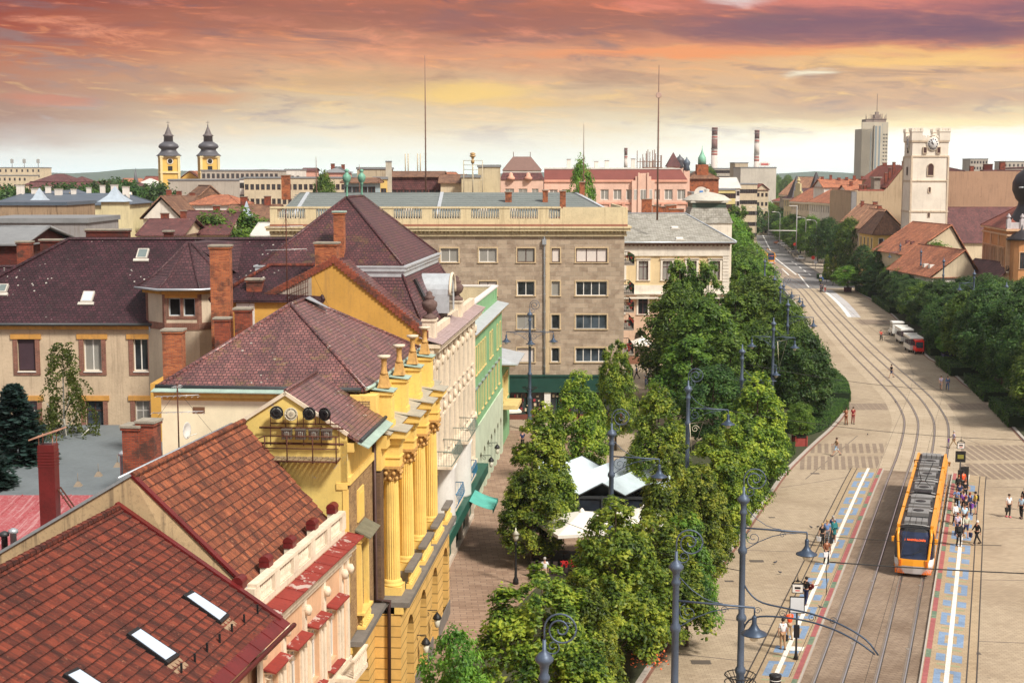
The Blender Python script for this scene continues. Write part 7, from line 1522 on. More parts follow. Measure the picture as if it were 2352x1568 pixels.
   m.build('pillars',ORG,t)
   if not flip:
    for sx in(-1,1):
     m=MB(F)
     for q in range(6):x=sx*(.55+.11*q);m.slab([(x,.135+.01*q-.14,.32),(x+sx*.09,.14-.14+.02*q,.32),(x+sx*(.22-.02*q),-.02+.05*q,.62+.05*q),(x+sx*.1,-.03+.04*q,.45+.06*q)],.012)
     m.build('leaf_motif',LEAFO,nb);m=MB(F);m.taper((sx*.86,.13),.26,.2,.2,.2,.8,1.3);lp=m.build('headlight_housing',ORG,t);m=MB(F)
     for z in(.9,1.04,1.19):m.lathe([(.065,0),(.06,.02)],(0,0,0),8)if False else m.box((sx*.86-.06,.0,z-.05),(sx*.86+.06,.04,z+.05))
     m.build('headlight',plain('lamp_orange_glass',(.65,.12,.02),.3),lp)
     # destination display in glowing dots
    LED=emis('led_orange',(1.0,.13,.02),1.6);cu=bpy.data.curves.new('display','FONT');cu.body='1  NAGYÁLLOMÁS';cu.size=.17;cu.align_x='CENTER';cu.extrude=.003;cu.offset=.008
    to_=bpy.data.objects.new('tmp',cu);C.objects.link(to_);bpy.context.view_layer.update();me=bpy.data.meshes.new_from_object(to_.evaluated_get(bpy.context.evaluated_depsgraph_get()));bpy.data.objects.remove(to_);me.materials.clear();me.materials.append(LED)
    tx=inst(None,me,'display_text',ws_);tx.matrix_local=F@Matrix.Translation((.05,.40,2.52))@Matrix.Rotation(R(70),4,'X');m=MB(F)
    m.box((-.62,.53,1.62),(-.25,.6,1.64));m=MB(F);m.tube([(-.7,.12,1.55),(-.1,.12,1.62),(.5,.28,1.9)],.018,4);m.build('wiper',TBK,ws_)
  s+=ln
 a=fine[int(sum(seglens[:2])/step)+4];M=L@Matrix(((d.y,d.x,0,a.x),(-d.x,d.y,0,a.y),(0,0,1,0),(0,0,0,1)))
 m=MB(M);m.box((-.6,-1,3.3),(.6,1,3.45));m.tube([(-.5,.8,3.5),(-.15,-.9,4.3),(-.6,.9,5.4)],.03,4);m.tube([(.5,.8,3.5),(.15,-.9,4.3),(.6,.9,5.4)],.03,4);m.tube([(-.8,.9,5.5),(.8,.9,5.5)],.035,4);m.build('pantograph',TBK,t)
 return t
rt=offset(tw,1.57);i=next(k for k,q in enumerate(rt)if q.y>92.6)
tram(rt[i:i+24],'orange and black tram with open equipment roof standing at the near stop',(6.9,4.9,5.4,4.9,6.9))
i=next(k for k,q in enumerate(tw)if q.y>430);tram(offset(tw,1.57)[i:i+26],'distant orange tram waiting at the far stop on the boulevard',(6.9,4.9,5.4,4.9,6.9),False)
# ================================================================ people
_PM={}
def evalmesh(o,name):
 bpy.context.view_layer.update();dg=bpy.context.evaluated_depsgraph_get();me=bpy.data.meshes.new_from_object(o.evaluated_get(dg));old=o.data;bpy.data.objects.remove(o);bpy.data.meshes.remove(old);me.name=name;autouv(me)
 me.polygons.foreach_set('use_smooth',[True]*len(me.polygons));return me
def skinned(name,pts,edges,radii,root=0,sub=1):
 me=bpy.data.meshes.new('tmp');me.from_pydata([tuple(p)for p in pts],edges,[]);o=bpy.data.objects.new('tmp',me);C.objects.link(o)
 o.modifiers.new('s','SKIN');sv=me.skin_vertices[0].data
 for i,r in enumerate(radii):sv[i].radius=r if isinstance(r,tuple)else(r,r);sv[i].use_root=(i==root)
 u=o.modifiers.new('u','SUBSURF');u.levels=u.render_levels=sub;return evalmesh(o,name)
POSES={'stand':((3,-4),(4,6),(8,12)),'walk':((24,-22),(-22,26),(18,22)),'stride':((30,-26),(-26,30),(40,30)),'phone':((2,-3),(28,32),(95,85)),'bag':((8,-6),(6,10),(12,60)),'cycle':((62,30),(50,50),(25,25))}
def joints(pose):
 (l1,l2),(a1,a2),(e1,e2)=POSES[pose];J={'pel':V((0,0,.96)),'bel':V((0,.01,1.1)),'che':V((0,0,1.3)),'nb':V((0,-.01,1.46)),'nk':V((0,.005,1.53)),'hd':V((0,.015,1.60)),'ht':V((0,.005,1.69))}
 for s,l,a,e,k in((-1,l1,a1,e1,'L'),(1,l2,a2,e2,'R')):
  h=V((s*.085,0,.9));kb=14 if l<0 else 5
  if pose=='cycle':kb=75
  kn=h+V((s*.01,math.sin(R(l))*.44,-math.cos(R(l))*.44));an=kn+V((0,math.sin(R(l-kb))*.42,-math.cos(R(l-kb))*.42));J['h'+k],J['k'+k],J['a'+k]=h,kn,an;J['t'+k]=an+V((s*.02,.15,-.03))
  sh=V((s*.175,-.005,1.41));el=sh+V((s*.06,math.sin(R(a))*.28,-math.cos(R(a))*.28));wr=el+V((-s*(.02+.10*(e>60)),math.sin(R(a+e))*.25,-math.cos(R(a+e))*.25));J['s'+k],J['e'+k],J['w'+k]=sh,el,wr;J['p'+k]=wr+(wr-el).normalized()*.09
 lo=min(J['aL'].z,J['aR'].z)-.075
 for k in J:J[k].z-=lo if pose!='cycle' else-.0
 return J
def part(pose,kind):
 if(pose,kind)in _PM:return _PM[(pose,kind)]
 J=joints(pose);P_,E_,R_=[],[],[];ix={}
 def add(n,r,par=None,p=None):ix[n]=len(P_);P_.append(J[n]if p is None else p);R_.append(r);E_.append((ix[par],ix[n]))if par else None
 if kind=='body':
  add('pel',(.13,.095));add('bel',(.125,.09),'pel');add('che',(.155,.10),'bel');add('nb',(.07,.06),'che');add('nk',.048,'nb');add('hd',(.072,.085),'nk');add('ht',(.068,.08),'hd');add('nose',(.012,.012),'hd',J['hd']+V((0,.095,.0)))
  for k in 'LR':
   s=-1 if k=='L' else 1;add('s'+k,.052,'che');add('e'+k,.038,'s'+k);add('w'+k,.025,'e'+k);add('p'+k,(.036,.018),'w'+k);d=(J['p'+k]-J['w'+k]).normalized();sd=V((0,1,0))if abs(d.z)>.5 else V((1,0,0))
   for f_ in range(4):add('f%d%s'%(f_,k),.0085,'p'+k,J['p'+k]+d*.035+sd*(f_-1.5)*.02);add('g%d%s'%(f_,k),.0075,'f%d%s'%(f_,k),J['p'+k]+d*(.085-.008*abs(f_-1.3))+sd*(f_-1.5)*.021-V((s*.018,0,0)))
   add('th'+k,.01,'p'+k,J['p'+k]-d*.02+sd*.05);add('ti'+k,.008,'th'+k,J['p'+k]+d*.02+sd*.062)
   add('h'+k,(.085,.09),'pel');add('k'+k,.055,'h'+k);add('a'+k,.038,'k'+k);add('t'+k,(.035,.03),'a'+k)
 elif kind in('top','vest','coat'):
  g=.018 if kind!='coat' else.035;add('pel',(.135+g,.10+g));add('bel',(.13+g,.095+g),'pel');add('che',(.165+g,.11+g),'bel');add('nb',(.075,.065),'che')
  if kind=='coat':add('hem',(.16,.12),'pel',J['pel']-V((0,0,.25)))
  for k in 'LR':
   add('s'+k,.058+g*.6,'che')
   if kind=='top':add('e'+k,.05,'s'+k,J['s'+k].lerp(J['e'+k],.8))
   else:add('e'+k,.045+g*.5,'s'+k);add('w'+k,.036,'e'+k,J['e'+k].lerp(J['w'+k],.9))
 elif kind in('trousers','shorts'):
  add('pel',(.14,.108))
  for k in 'LR':
   add('h'+k,(.095,.10),'pel');add('k'+k,.07,'h'+k,J['k'+k]+(V((0,0,.03))if kind=='shorts' else V()))
   if kind=='trousers':add('a'+k,.055,'k'+k)
 elif kind=='skirt':add('pel',(.15,.115));add('m',(.17,.15),'pel',J['pel']-V((0,0,.22)));add('hm',(.2,.18),'m',J['pel']-V((0,0,.42)))
 if kind in('hair','hairlong','shoes','cap'):
  m=MB()
  if kind=='shoes':
   for k in 'LR':q=J['a'+k];m.taper((q.x,q.y+.06),.095,.27,.08,.2,q.z-.075,q.z+.0)
  else:
   c=J['hd']+V((0,-.015,.02));m.lathe([(.02,.145),(.06,.13),(.088,.09),(.098,.04),(.094,-.0),(.07,-.02)][::-1],c,12,sy=1.12)
   if kind=='hairlong':m.lathe([(.08,.05),(.085,-.06),(.09,-.16),(.05,-.22)][::-1],c+V((0,-.045,0)),10,sy=.7)
   if kind=='cap':m.taper((c.x,c.y+.13),.13,.12,.12,.1,c.z+.05,c.z+.065)
  me=m.mesh(kind,HAIR['brown']);me.polygons.foreach_set('use_smooth',[True]*len(me.polygons))
 else:me=skinned(kind,P_,E_,R_);me.materials.append(HAIR['brown'])
 _PM[(pose,kind)]=me;return me
def cl(name,c):return plain('cloth_'+name,c,.85,var=.12,scale=6)
HAIR={k:plain('hair_'+k,c,.7,var=.2,scale=20)for k,c in(('brown',(.06,.03,.018)),('black',(.012,.01,.01)),('blond',(.42,.27,.12)),('grey',(.38,.36,.34)),('red',(.22,.05,.02)),('white',(.66,.64,.62)))}
SKIN=plain('skin',(.52,.29,.20),.55,var=.06,scale=8)
COL={'black':(.012,.012,.014),'navy':(.02,.03,.09),'white':(.72,.72,.74),'blue':(.16,.27,.52),'red':(.55,.03,.02),'orange':(.78,.09,.02),'brown':(.20,.07,.03),'tan':(.36,.22,.12),'khaki':(.40,.30,.19),'teal':(.02,.16,.17),'lilac':(.42,.38,.52),'purple':(.16,.05,.30),'yellow':(.66,.50,.08),'pale':(.52,.56,.46),'grey':(.20,.21,.23),'maroon':(.22,.02,.025),'jeans':(.09,.14,.26),'pink':(.75,.15,.22),'skyblue':(.45,.62,.78)}
def setmat(o,m_):o.material_slots[0].link='OBJECT';o.material_slots[0].material=m_
def person(px,py,face,pose,top,bottom,hair,label,kind='top',legs='trousers',hk='hair',h=1.72,shoes='black',extra=(),z=.02,group=None):
 q=G(px,py,z);t=thing('person',label,'person',q,R(face),group);t.scale=(h/1.72*1.06,)*3
 setmat(inst(None,part(pose,'body'),'body',t),SKIN);setmat(inst(None,part(pose,kind),'top',t),cl(top,COL[top]));setmat(inst(None,part(pose,legs),legs,t),cl(bottom,COL[bottom]))
 setmat(inst(None,part(pose,hk),'hair' if hk!='cap' else 'cap',t),HAIR[hair]);setmat(inst(None,part(pose,'shoes'),'shoes',t),cl(shoes,COL[shoes]))
 J=joints(pose)
 for e in extra:
  kind_,col=e;c=J['pR']if kind_!='backpack' else J['che'];k_=t.scale[0];rot=Matrix.Rotation(R(face),4,'Z');wp=V(q)+rot@(c*k_);m=MB()
  if kind_=='backpack':m.taper((0,-.2),.3,.16,.24,.12,-.28,.18)
  elif kind_=='guitar':wp=V(q)+rot@(V((.12,.2,1.15))*k_);m.lathe([(.2,-.04),(.2,.04)],(0,0,0),14);m.lathe([(.15,-.04),(.15,.04)],(.2,0,0),14);m.tube([(.3,0,0),(.8,0,0)],.025,5);m.M=Matrix.Rotation(R(90),4,'X')@Matrix.Rotation(R(25),4,'Z');m2=MB(m.M);m2.v=[];m2.lathe([(.2,-.04),(.2,.04)],(0,0,0),14);m2.lathe([(.15,-.04),(.15,.04)],(.2,0,0),14);m2.tube([(.3,0,0),(.8,0,0)],.025,5);m=m2
  elif kind_=='case':wp=V(q)+rot@V((.45,.1,.0));m.box((-.25,-.12,.04),(.25,.12,.5));m.tube([(-.1,0,.5),(-.1,0,.62),(.1,0,.62),(.1,0,.5)],.015,4)
  else:m.taper((0,0),.26,.1,.34,.13,-.42,-.08);m.tube([(-.1,0,-.1),(0,0,.02),(.1,0,-.1)],.012,4)
  nm={'bag':'bag','backpack':'backpack','guitar':'guitar','case':'suitcase'}[kind_];o=m.build(nm,cl(col,COL[col]),label='%s %s carried by the %s'%(col,nm,label[:label.index(' ',26)]if len(label)>30 else label),cat=nm);o.location=wp;o.rotation_euler.z=R(face)
 return t
for a in((1851,1390,-60,'phone','black','navy','black','man in black playing a dark guitar on the white guide line',dict(hk='cap',extra=(('guitar','maroon'),))),(1898,1297,190,'bag','brown','black','brown','person in a brown jacket with a white carrier bag',dict(kind='vest',extra=(('bag','white'),))),(1888,1255,150,'stand','black','black','blond','blond woman in black, leftmost of the waiting group',dict(h=1.62,extra=(('bag','white'),))),(1899,1250,160,'stand','blue','grey','blond','man in a blue shirt in the waiting group',{}),(1912,1240,185,'stand','navy','black','grey','grey haired man in navy behind the woman in teal',{}),(1915,1247,200,'stand','teal','teal','grey','woman in a teal coat with black and orange luggage',dict(kind='coat',legs='skirt',extra=(('case','black'),))),(1813,1470,20,'phone','orange','khaki','grey','person in a bright orange top behind the stop sign',{}),(1797,1492,10,'stand','white','tan','black','person in a white blouse with black shoulder bag by the stop sign',dict(extra=(('bag','black'),))),(1616,1425,-120,'walk','white','maroon','black','woman in a white top walking along the hedge kerb',dict(hk='hairlong',extra=(('bag','skyblue'),))),(1921,1046,95,'stride','tan','skyblue','brown','man in a tan shirt and blue shorts striding over the stripes',dict(legs='shorts')),(1943,975,20,'phone','brown','brown','brown','man in brown photographing by the hedge corner',{}),(1959,973,180,'stand','maroon','maroon','brown','person in maroon beside the man in brown',{}),(2047,867,100,'walk','black','navy','black','man in black top and blue shorts crossing the tracks',dict(legs='shorts')),(2161,895,160,'walk','lilac','grey','brown','woman in lilac, left of the strolling couple',dict(legs='skirt')),(2176,896,170,'walk','jeans','jeans','brown','man in blue denim, right of the strolling couple',dict(kind='vest')),(2190,1029,80,'stride','lilac','khaki','grey','person in lilac pulling a purple bag behind the tram',dict(extra=(('bag','purple'),))),(2202,1257,185,'stand','black','black','black','man in a black suit, nearest of the platform crowd',dict(kind='coat',h=1.78)),(2218,1233,170,'walk','pale','navy','brown','woman in a pale green cardigan and dark skirt',dict(kind='vest',legs='shorts')),(2198,1233,190,'stand','lilac','navy','red','bald man in a grey blue shirt behind the black suit',{}),(2193,1205,200,'stand','white','black','grey','old person in white jacket and grey hat by the tram',dict(kind='coat',h=1.6)),(2214,1212,180,'stand','skyblue','black','brown','person in a pale blue shirt in the middle of the crowd',{}),(2196,1173,150,'phone','blue','black','brown','man in a light blue shirt leaning to the tram door',{}),(2212,1180,180,'stand','purple','black','brown','person in purple in the crowd beside the tram',{}),(2217,1192,200,'stand','black','black','red','person in black with a red cap in the crowd',dict(hk='cap')),(2226,1183,220,'bag','navy','navy','red','red haired woman in navy carrying a purple bag',dict(hk='hairlong',kind='vest',extra=(('bag','purple'),))),(2239,1181,95,'stand','yellow','jeans','black','person in yellow shirt and denim shorts with a backpack',dict(legs='shorts',hk='cap',extra=(('backpack','black'),))),(2211,1130,190,'stand','orange','black','black','person in orange, farthest of the platform crowd',{}),(2201,1140,170,'stand','black','black','red','tall figure in black beside the one in orange',dict(kind='coat')),(2216,1151,180,'stand','black','black','red','red haired woman in black below the orange figure',dict(hk='hairlong')),(2203,1158,170,'stand','navy','black','brown','dark dressed person between two taller figures by the tram',{}),(2243,1250,110,'walk','black','black','white','white haired man in black carrying blue bags',dict(kind='vest',extra=(('bag','navy'),))),(2316,1187,190,'stand','white','black','brown','woman in white T-shirt, black trousers and pink shoes',dict(shoes='pink',extra=(('bag','black'),))),(2345,1190,130,'stand','skyblue','black','brown','man in a pale T-shirt at the right edge',{}),(2352,1172,150,'stand','black','black','black','dark figure cut off by the right edge',{}),(1885,670,180,'stand','navy','navy','brown','left of three tiny figures waiting at the far platform',{}),(1889,670,180,'stand','grey','navy','brown','middle of three tiny figures at the far platform',{}),(1895,671,180,'stand','white','red','black','tiny figure in white and red at the far platform',{}),(1200,1030,180,'walk','navy','black','black','man in dark clothes by the lindens on the walking street',{}),(1251,1340,170,'walk','white','khaki','grey','person in a white hat below the lone linden pair',dict(hk='cap')),(1484,888,180,'stand','grey','jeans','brown','person in grey beneath the trees near the palace terrace',{}),(1491,890,180,'walk','black','black','black','person in black beneath the trees near the palace terrace',{}),(1504,891,190,'walk','white','jeans','brown','person in white shirt beneath the trees near the terrace',{}),(1492,862,170,'stand','black','navy','black','dark figure farther back beneath the palace trees',{}),(1462,870,90,'walk','blue','black','brown','person in blue passing the brown block corner',{}),(1507,878,200,'stand','navy','black','brown','figure in navy half behind the dark tree',{}),(1838,568,180,'stand','red','black','black','tiny figure in red at the far crossing',{}),(1905,1100,0,'stand','black','black','black',None,{})):
 if a[7]:person(*a[:8],**a[8])
t=person(2023,783,185,'cycle','red','black','black','cyclist in a red top riding towards the road train',hk='hairlong');q=t.location.copy();t.location.z=.0
b=thing('bicycle','dark bicycle ridden by the cyclist in red','bicycle',(q.x,q.y,.02),R(185));m=MB();r_=.34
for yy in(-.5,.55):m=MB();m.tube([(0,yy+r_*math.cos(a*.3142),.34+r_*math.sin(a*.3142))for a in range(21)],.02,5);m.build('wheel',BLK,b)
m=MB();m.tube([(0,-.5,.34),(0,-.1,.8),(0,.4,.78),(0,.0,.32),(0,-.5,.34)],.018,5);m.tube([(0,.55,.34),(0,.4,.85),(0,.38,1.0)],.018,5);m.tube([(-.25,.3,1.0),(.25,.3,1.0)],.014,4);m.box((-.07,-.22,.85),(.07,.05,.9));m.build('frame',BLK,b)
# ================================================================ vehicles
def wheelm(r=.33,w=.22):
 m=MB(Matrix.Rotation(math.pi/2,4,'Y'));m.lathe([(r*.7,-w/2),(r,-w/2+.03),(r,w/2-.03),(r*.7,w/2)],(0,0,0),14);a=m.mesh('tyre',BLK);m=MB(Matrix.Rotation(math.pi/2,4,'Y'));m.lathe([(r*.62,-w/2-.01),(r*.62,w/2+.01)],(0,0,0),10);return a,m.mesh('rim',plain('alloy',(.4,.4,.42),.4,.6))
def wheels(t,pos,r=.33):
 k=('wheel',r)
 if k not in _WM:_WM[k]=wheelm(r)
 for p_ in pos:w=inst(None,_WM[k][0],'wheel',t,(p_[0],p_[1],r));inst(None,_WM[k][1],'rim',w)
def car(px,py,face,col,label,wagon=False,group=None):
 q=G(px,py,.02);t=thing('parked_car',label,'car',q,R(face),group);m=MB();h=.02
 pr=[(-2.1,.35),(-2.15,.75),(-2.0,.92),(-1.55 if wagon else-1.2,.98),(-1.0 if not wagon else-1.5,1.42),(.5,1.45),(1.15,.98),(1.95,.85),(2.15,.6),(2.1,.35)]
 def xs(y,z):return.86-(.18 if z>1.2 else 0)-(.05 if abs(y)>2 else 0)
 L_=[m.p((-xs(y,z),y,z))for y,z in pr];R_=[m.p((xs(y,z),y,z))for y,z in pr];n=len(pr)
 for k in range(n):m.idx([L_[k],L_[(k+1)%n],R_[(k+1)%n],R_[k]])
 m.idx(L_[::-1]);m.idx(R_);m.build('body',plain('paint_'+str(col),col,.3,.3,var=.05,spec=.6),t)
 m=MB();m.face([(-.66,.62,1.40),(.66,.62,1.40),(.8,1.12,1.02),(-.8,1.12,1.02)]);yb=-1.12 if not wagon else-1.56;m.face([(-.66,yb+.1,1.38),(.66,yb+.1,1.38),(.8,yb-.05,1.03),(-.8,yb-.05,1.03)])
 for s in(-1,1):m.face([(s*.70,.45,1.38),(s*.70,yb+.2,1.38),(s*.85,yb+.1,1.02),(s*.85,.95,1.02)])
 for i,v_ in enumerate(m.v):m.v[i]=(v_[0]*1.02,v_[1]*1.015,v_[2]+.015)
 m.build('windows',TGL,t);wheels(t,[(s*.8,y)for s in(-1,1)for y in(-1.3,1.35)])
 for s in(-1,1):m=MB();m.box((s*.62-.14,2.05,.62),(s*.62+.14,2.16,.76));m.build('headlight',WFR,t);m=MB();m.box((s*.66-.12,-2.17,.7),(s*.66+.12,-2.1,.84));m.build('tail_light',plain('tail_red',(.5,.02,.02),.4),t)
for px,py,f_,c_,lb_,wg in((1837,598,190,(.74,.74,.75),'white car nearest in the parked row at the boulevard',0),(1826,586,192,(.20,.19,.17),'dark olive estate car second in the parked row',1),(1819,581,192,(.6,.6,.6),'pale silver car third in the parked row',0),(1812,574,194,(.30,.27,.22),'brownish van-like car fourth in the parked row',1),(1804,568,195,(.62,.62,.62),'pale car fifth in the parked row',1),(1796,563,195,(.72,.72,.72),'white car sixth in the parked row',0),(1787,561,197,(.55,.17,.05),'orange car at the far end of the parked row',0),(1750,530,95,(.03,.09,.12),'dark teal car crossing at the far end of the road',0),(1727,528,80,(.45,.03,.04),'red car at the far crossing behind the tiny figures',0)):
 car(px,py,f_,c_,lb_,wg)
for k in range(7):car(1722+k*4.2,514-k*.5,100,((.5,.5,.52),(.7,.7,.7),(.12,.12,.14))[k%3],'distant car in the row under the far boulevard trees',False,'cars parked at the end of the boulevard')
# road train and the red machine
WHP=plain('train_white',(.74,.73,.70),.4,var=.05);rt0,rt1=G(2052,772),G(2100,800);dv=(rt0-rt1).normalized();ang=math.atan2(dv.y,dv.x)-math.pi/2
t=thing('road_train_engine','white road train engine with tall cab and rounded bonnet','tourist train',G(2058,770),ang);m=MB();m.box((-.95,-1.6,.5),(.95,1.0,1.3));m.box((-.95,-1.6,1.3),(-.85,.2,2.3));m.box((.85,-1.6,1.3),(.95,.2,2.3));m.box((-.95,-1.6,1.3),(.95,-1.5,2.3));m.taper((0,-.7),2.1,2.1,1.9,1.9,2.3,2.5);m.tube([(0,.4,1.2),(0,1.9,1.15),(0,2.1,1.1)],[.6,.55,.3],12);m.box((-1.0,.2,.4),(1.0,2.0,.8));m.tube([(0,1.5,1.6),(0,1.5,2.3)],.12,8);m.build('body',WHP,t);wheels(t,[(s*.9,y)for s in(-1,1)for y in(-1,1.3)],.4)
m=MB();m.box((-.8,.19,1.4),(.8,.22,2.2));m.box((-.965,-1.3,1.4),(-.951,.0,2.2));m.box((.951,-1.3,1.4),(.965,.0,2.2));m.build('windows',TGL,t)
def wagon(px,py,label):
 t=thing('road_train_carriage',label,'tourist train',G(px,py),ang,'carriages of the road train');m=MB();m.box((-1.0,-2.4,.45),(1.0,2.4,1.15));m.build('body',WHP,t);m=MB();[m.box((s*.98-.03,y-.04,1.15),(s*.98+.03,y+.04,2.15))for s in(-1,1)for y in(-2.35,-1.2,0,1.2,2.35)];m.build('posts',WGY,t)
 m=MB();m.box((-1.05,-2.5,2.15),(1.05,2.5,2.25));m.box((-1.05,-2.5,2.25),(-.95,2.5,2.5));m.box((.95,-2.5,2.25),(1.05,2.5,2.4));m.box((-1.05,2.35,2.25),(1.05,2.5,2.6));m.build('roof',WHP,t);m=MB();[m.box((-.9,-2+k*1.1,.8),(.9,-1.9+k*1.1,1.7))for k in range(4)];m.box((-.92,-2.42,1.2),(.92,-2.41,2.1));m.build('seats',plain('seat_dark',(.10,.06,.08),.7),t);wheels(t,[(s*.9,y)for s in(-1,1)for y in(-1.3,1.3)],.3)
wagon(2076,786,'first open sided white carriage behind the engine');wagon(2097,806,'last white carriage, next to the red machine')
REDM=plain('machine_red',(.68,.02,.015),.35,var=.06);t=thing('sweeper','small red sweeping machine behind the last white carriage','sweeper',G(2109,812),R(175));m=MB();m.taper((0,0),1.3,2.2,1.25,2.1,.45,1.2);m.box((-.62,-1.0,1.9),(.62,.9,2.15));[m.box((s*.6-.05,y-.05,1.2),(s*.6+.05,y+.05,1.95))for s in(-1,1)for y in(-.9,.8)];m.build('body',REDM,t);m=MB();m.box((-.5,1.0,1.0),(.5,1.09,1.85));m.box((-.63,-.8,1.25),(.63,.75,1.85));m.build('windows',TGL,t);wheels(t,[(s*.6,y)for s in(-1,1)for y in(-.8,.8)],.33)
m=MB();m.lathe([(.09,2.15),(.09,2.35),(.04,2.4)],(-.4,.6,0),8);m.build('beacon',plain('beacon_orange',(.9,.25,.02),.3),t);m=MB();m.lathe([(.35,.03),(.3,.12)],(-.95,-.6,0),10);m.build('brush',plain('brush_orange',(.8,.3,.04),.7),t)
# ================================================================ stop furniture, planters, pavilion
def stop_sign(px,py,label,led=False,h=3.6):
 t=thing('stop_sign',label,'sign',G(px,py,.1),R(-8));m=MB();m.lathe([(.16,0),(.1,.25),(.06,.5),(.05,h)],(0,0,0),10);m.lathe([(.1,h+.9),(.03,h+1.05),(.01,h+1.3)],(0,0,0),8);m.box((-.16,-.1,1.3),(.16,.1,2.0));m.build('post',BLK,t);m=MB();m.box((-.42,-.05,h-.9),(.42,.05,h+.05));m.box((-.32,-.05,h+.25),(.32,.05,h+.8));m.tube([(-.32,0,h+.8),(-.12,0,h+.95),(.12,0,h+.95),(.32,0,h+.8)],.03,5);m.build('frame',BLK,t)
 m=MB();m.box((-.37,-.07,h-.85),(.37,-.051,h))if not led else m.box((-.25,-.07,h-.6),(.25,-.051,h-.25));m.build('board',plain('sign_paper',(.62,.66,.70),.4,var=.04)if not led else plain('sign_olive',(.25,.24,.05),.4),t);m=MB();m.box((-.28,-.07,h+.3),(.28,-.051,h+.75));e=m.build('emblem_panel',WFR,t);m=MB();m.box((-.16,-.075,h+.5),(.16,-.071,h+.62));m.build('emblem',BLK,e);m=MB();m.box((-.12,-.075,h+.38),(.12,-.071,h+.44));m.build('emblem_stripe',plain('sign_red',(.5,.03,.03)),e)
stop_sign(1828,1514,'black framed stop sign with blank timetable board by the nearest platform');stop_sign(2203,1132,'black stop sign with a dark display above the platform crowd',True);stop_sign(1884,668,'tiny black stop sign at the far platform',True,3.0)
t=thing('notice_board','tall black notice board behind the person in orange','board',G(2214,1122,.1),.1);m=MB();m.box((-.35,-.08,.2),(.35,.08,1.95));m.build('panel',BLK,t);m=MB();[m.box((s*.3-.04,-.04,0),(s*.3+.04,.04,.2))for s in(-1,1)];m.build('feet',BLK,t)
t=thing('litter_bin','round black litter bin cut by the bottom edge below the stop sign','bin',G(1780,1590,.1));m=MB();m.lathe([(.26,0),(.3,.1),(.3,.85),(.33,.9),(.33,.97),(.2,1.02)],(0,0,0),14);m.build('drum',BLK,t);m=MB();m.lathe([(.25,.97),(.25,.975)],(0,0,0),14);m.lathe([(.31,.7),(.31,.74)],(0,0,0),14);m.build('ring',WFR,t)
def planter(px,py,label,s=1.0,pot=(.30,.05,.04),th=3.4,tw_=2.9):
 q=G(px,py,.02);t=thing('planter',label,'planter',q,.1);m=MB();m.box((-.55*s,-.55*s,.08),(.55*s,.55*s,1.0*s));[m.box((a*.58*s-.06,b*.58*s-.06,0),(a*.58*s+.06,b*.58*s+.06,1.1*s))for a in(-1,1)for b in(-1,1)];m.build('box',plain('planter_%.2f'%pot[0],pot,.7,var=.2),t);m=MB();m.box((-.62*s,-.62*s,.95*s),(.62*s,.62*s,1.02*s));m.build('rim',BLK,t);m=MB();m.box((-.5*s,-.5*s,1.02*s),(.5*s,.5*s,1.04*s));m.build('soil',SOIL,t)
 if th:tr=thing('planter_tree','round '+'fresh green tree growing in the '+label[:label.index(' ',14)]+' planter','tree',(q.x,q.y,.9));tr.scale=(tw_/6.8,tw_/6.8,th/10);inst(None,TR['fresh0'][1],'trunk',tr);inst(None,TR['fresh0'][0],'crown',tr)
planter(1836,1024,'red boxed wooden planter at the kerb beside the crossing',1.0);planter(1947,671,'maroon boxed planter at the side street corner',1.1,(.14,.03,.06),5,7);planter(2173,826,'dark blue boxed planter by the grove kerb',.9,(.04,.04,.12),3.2,3);planter(2300,945,'brown planter with rusty shrub at the right edge kerb',.8,(.2,.09,.04),0)
GLR=plain('pavilion_glass',(.58,.68,.74),.15,.15,var=.12,scale=1.5,spec=.7)
t=thing('glass_pavilion','glass pavilion with folded zigzag roof among the lindens','pavilion',(7.2,111,0),R(-4));n=6;Wd,Dp=10.5,10.5;m=MB()
for k in range(n):
 x0_,x1_=-Wd/2+Wd*k/n,-Wd/2+Wd*(k+1)/n;za,zb_=(3.0,3.95)if k%2==0 else(3.95,3.0);zc,zd=(3.9,3.1)if k%2==0 else(3.1,3.9)
 for j in range(3):
  y0_,y1_=-Dp/2+Dp*j/3,-Dp/2+Dp*(j+1)/3;a_,b_=((za,zb_),(zb_,za))[j%2];c_,d_=((zb_,za),(za,zb_))[j%2]
  m.face([(x0_,y0_,a_),(x1_,y0_,b_),(x1_,y1_,d_)]);m.face([(x0_,y0_,a_),(x1_,y1_,d_),(x0_,y1_,c_)])
m.build('folded_roof',GLR,t);m=MB()
m.tube([(-Wd/2+Wd*k/n,-Dp/2-.03,3.0 if k%2==0 else 3.95)for k in range(n+1)],.09,5);m.tube([(-Wd/2+Wd*k/n,Dp/2+.03,3.95 if k%2==0 else 3.0)for k in range(n+1)],.07,5);[m.box((-Wd/2+Wd*k/n-.06,-Dp/2,0),(-Wd/2+Wd*k/n+.06,-Dp/2+.1,3.0))for k in range(n+1)];m.box((-Wd/2,-Dp/2+.02,2.75),(Wd/2,-Dp/2+.12,2.95));m.build('frame',plain('pavilion_steel',(.06,.065,.07),.5,.3),t);m=MB();m.box((-Wd/2+.1,-Dp/2+.14,.1),(Wd/2-.1,Dp/2,2.7));m.build('glazing',TGL,t)
q=G(1330,1200,3.0);parasol(q.x+.2,q.y,0,3.8,'large white cafe canopy in front of the glass pavilion',h=3.3,cat='canopy')
parasol(q.x+4.6,q.y+1.5,0,3.2,'second white cafe canopy hidden behind linden branches',h=3.2,cat='canopy')
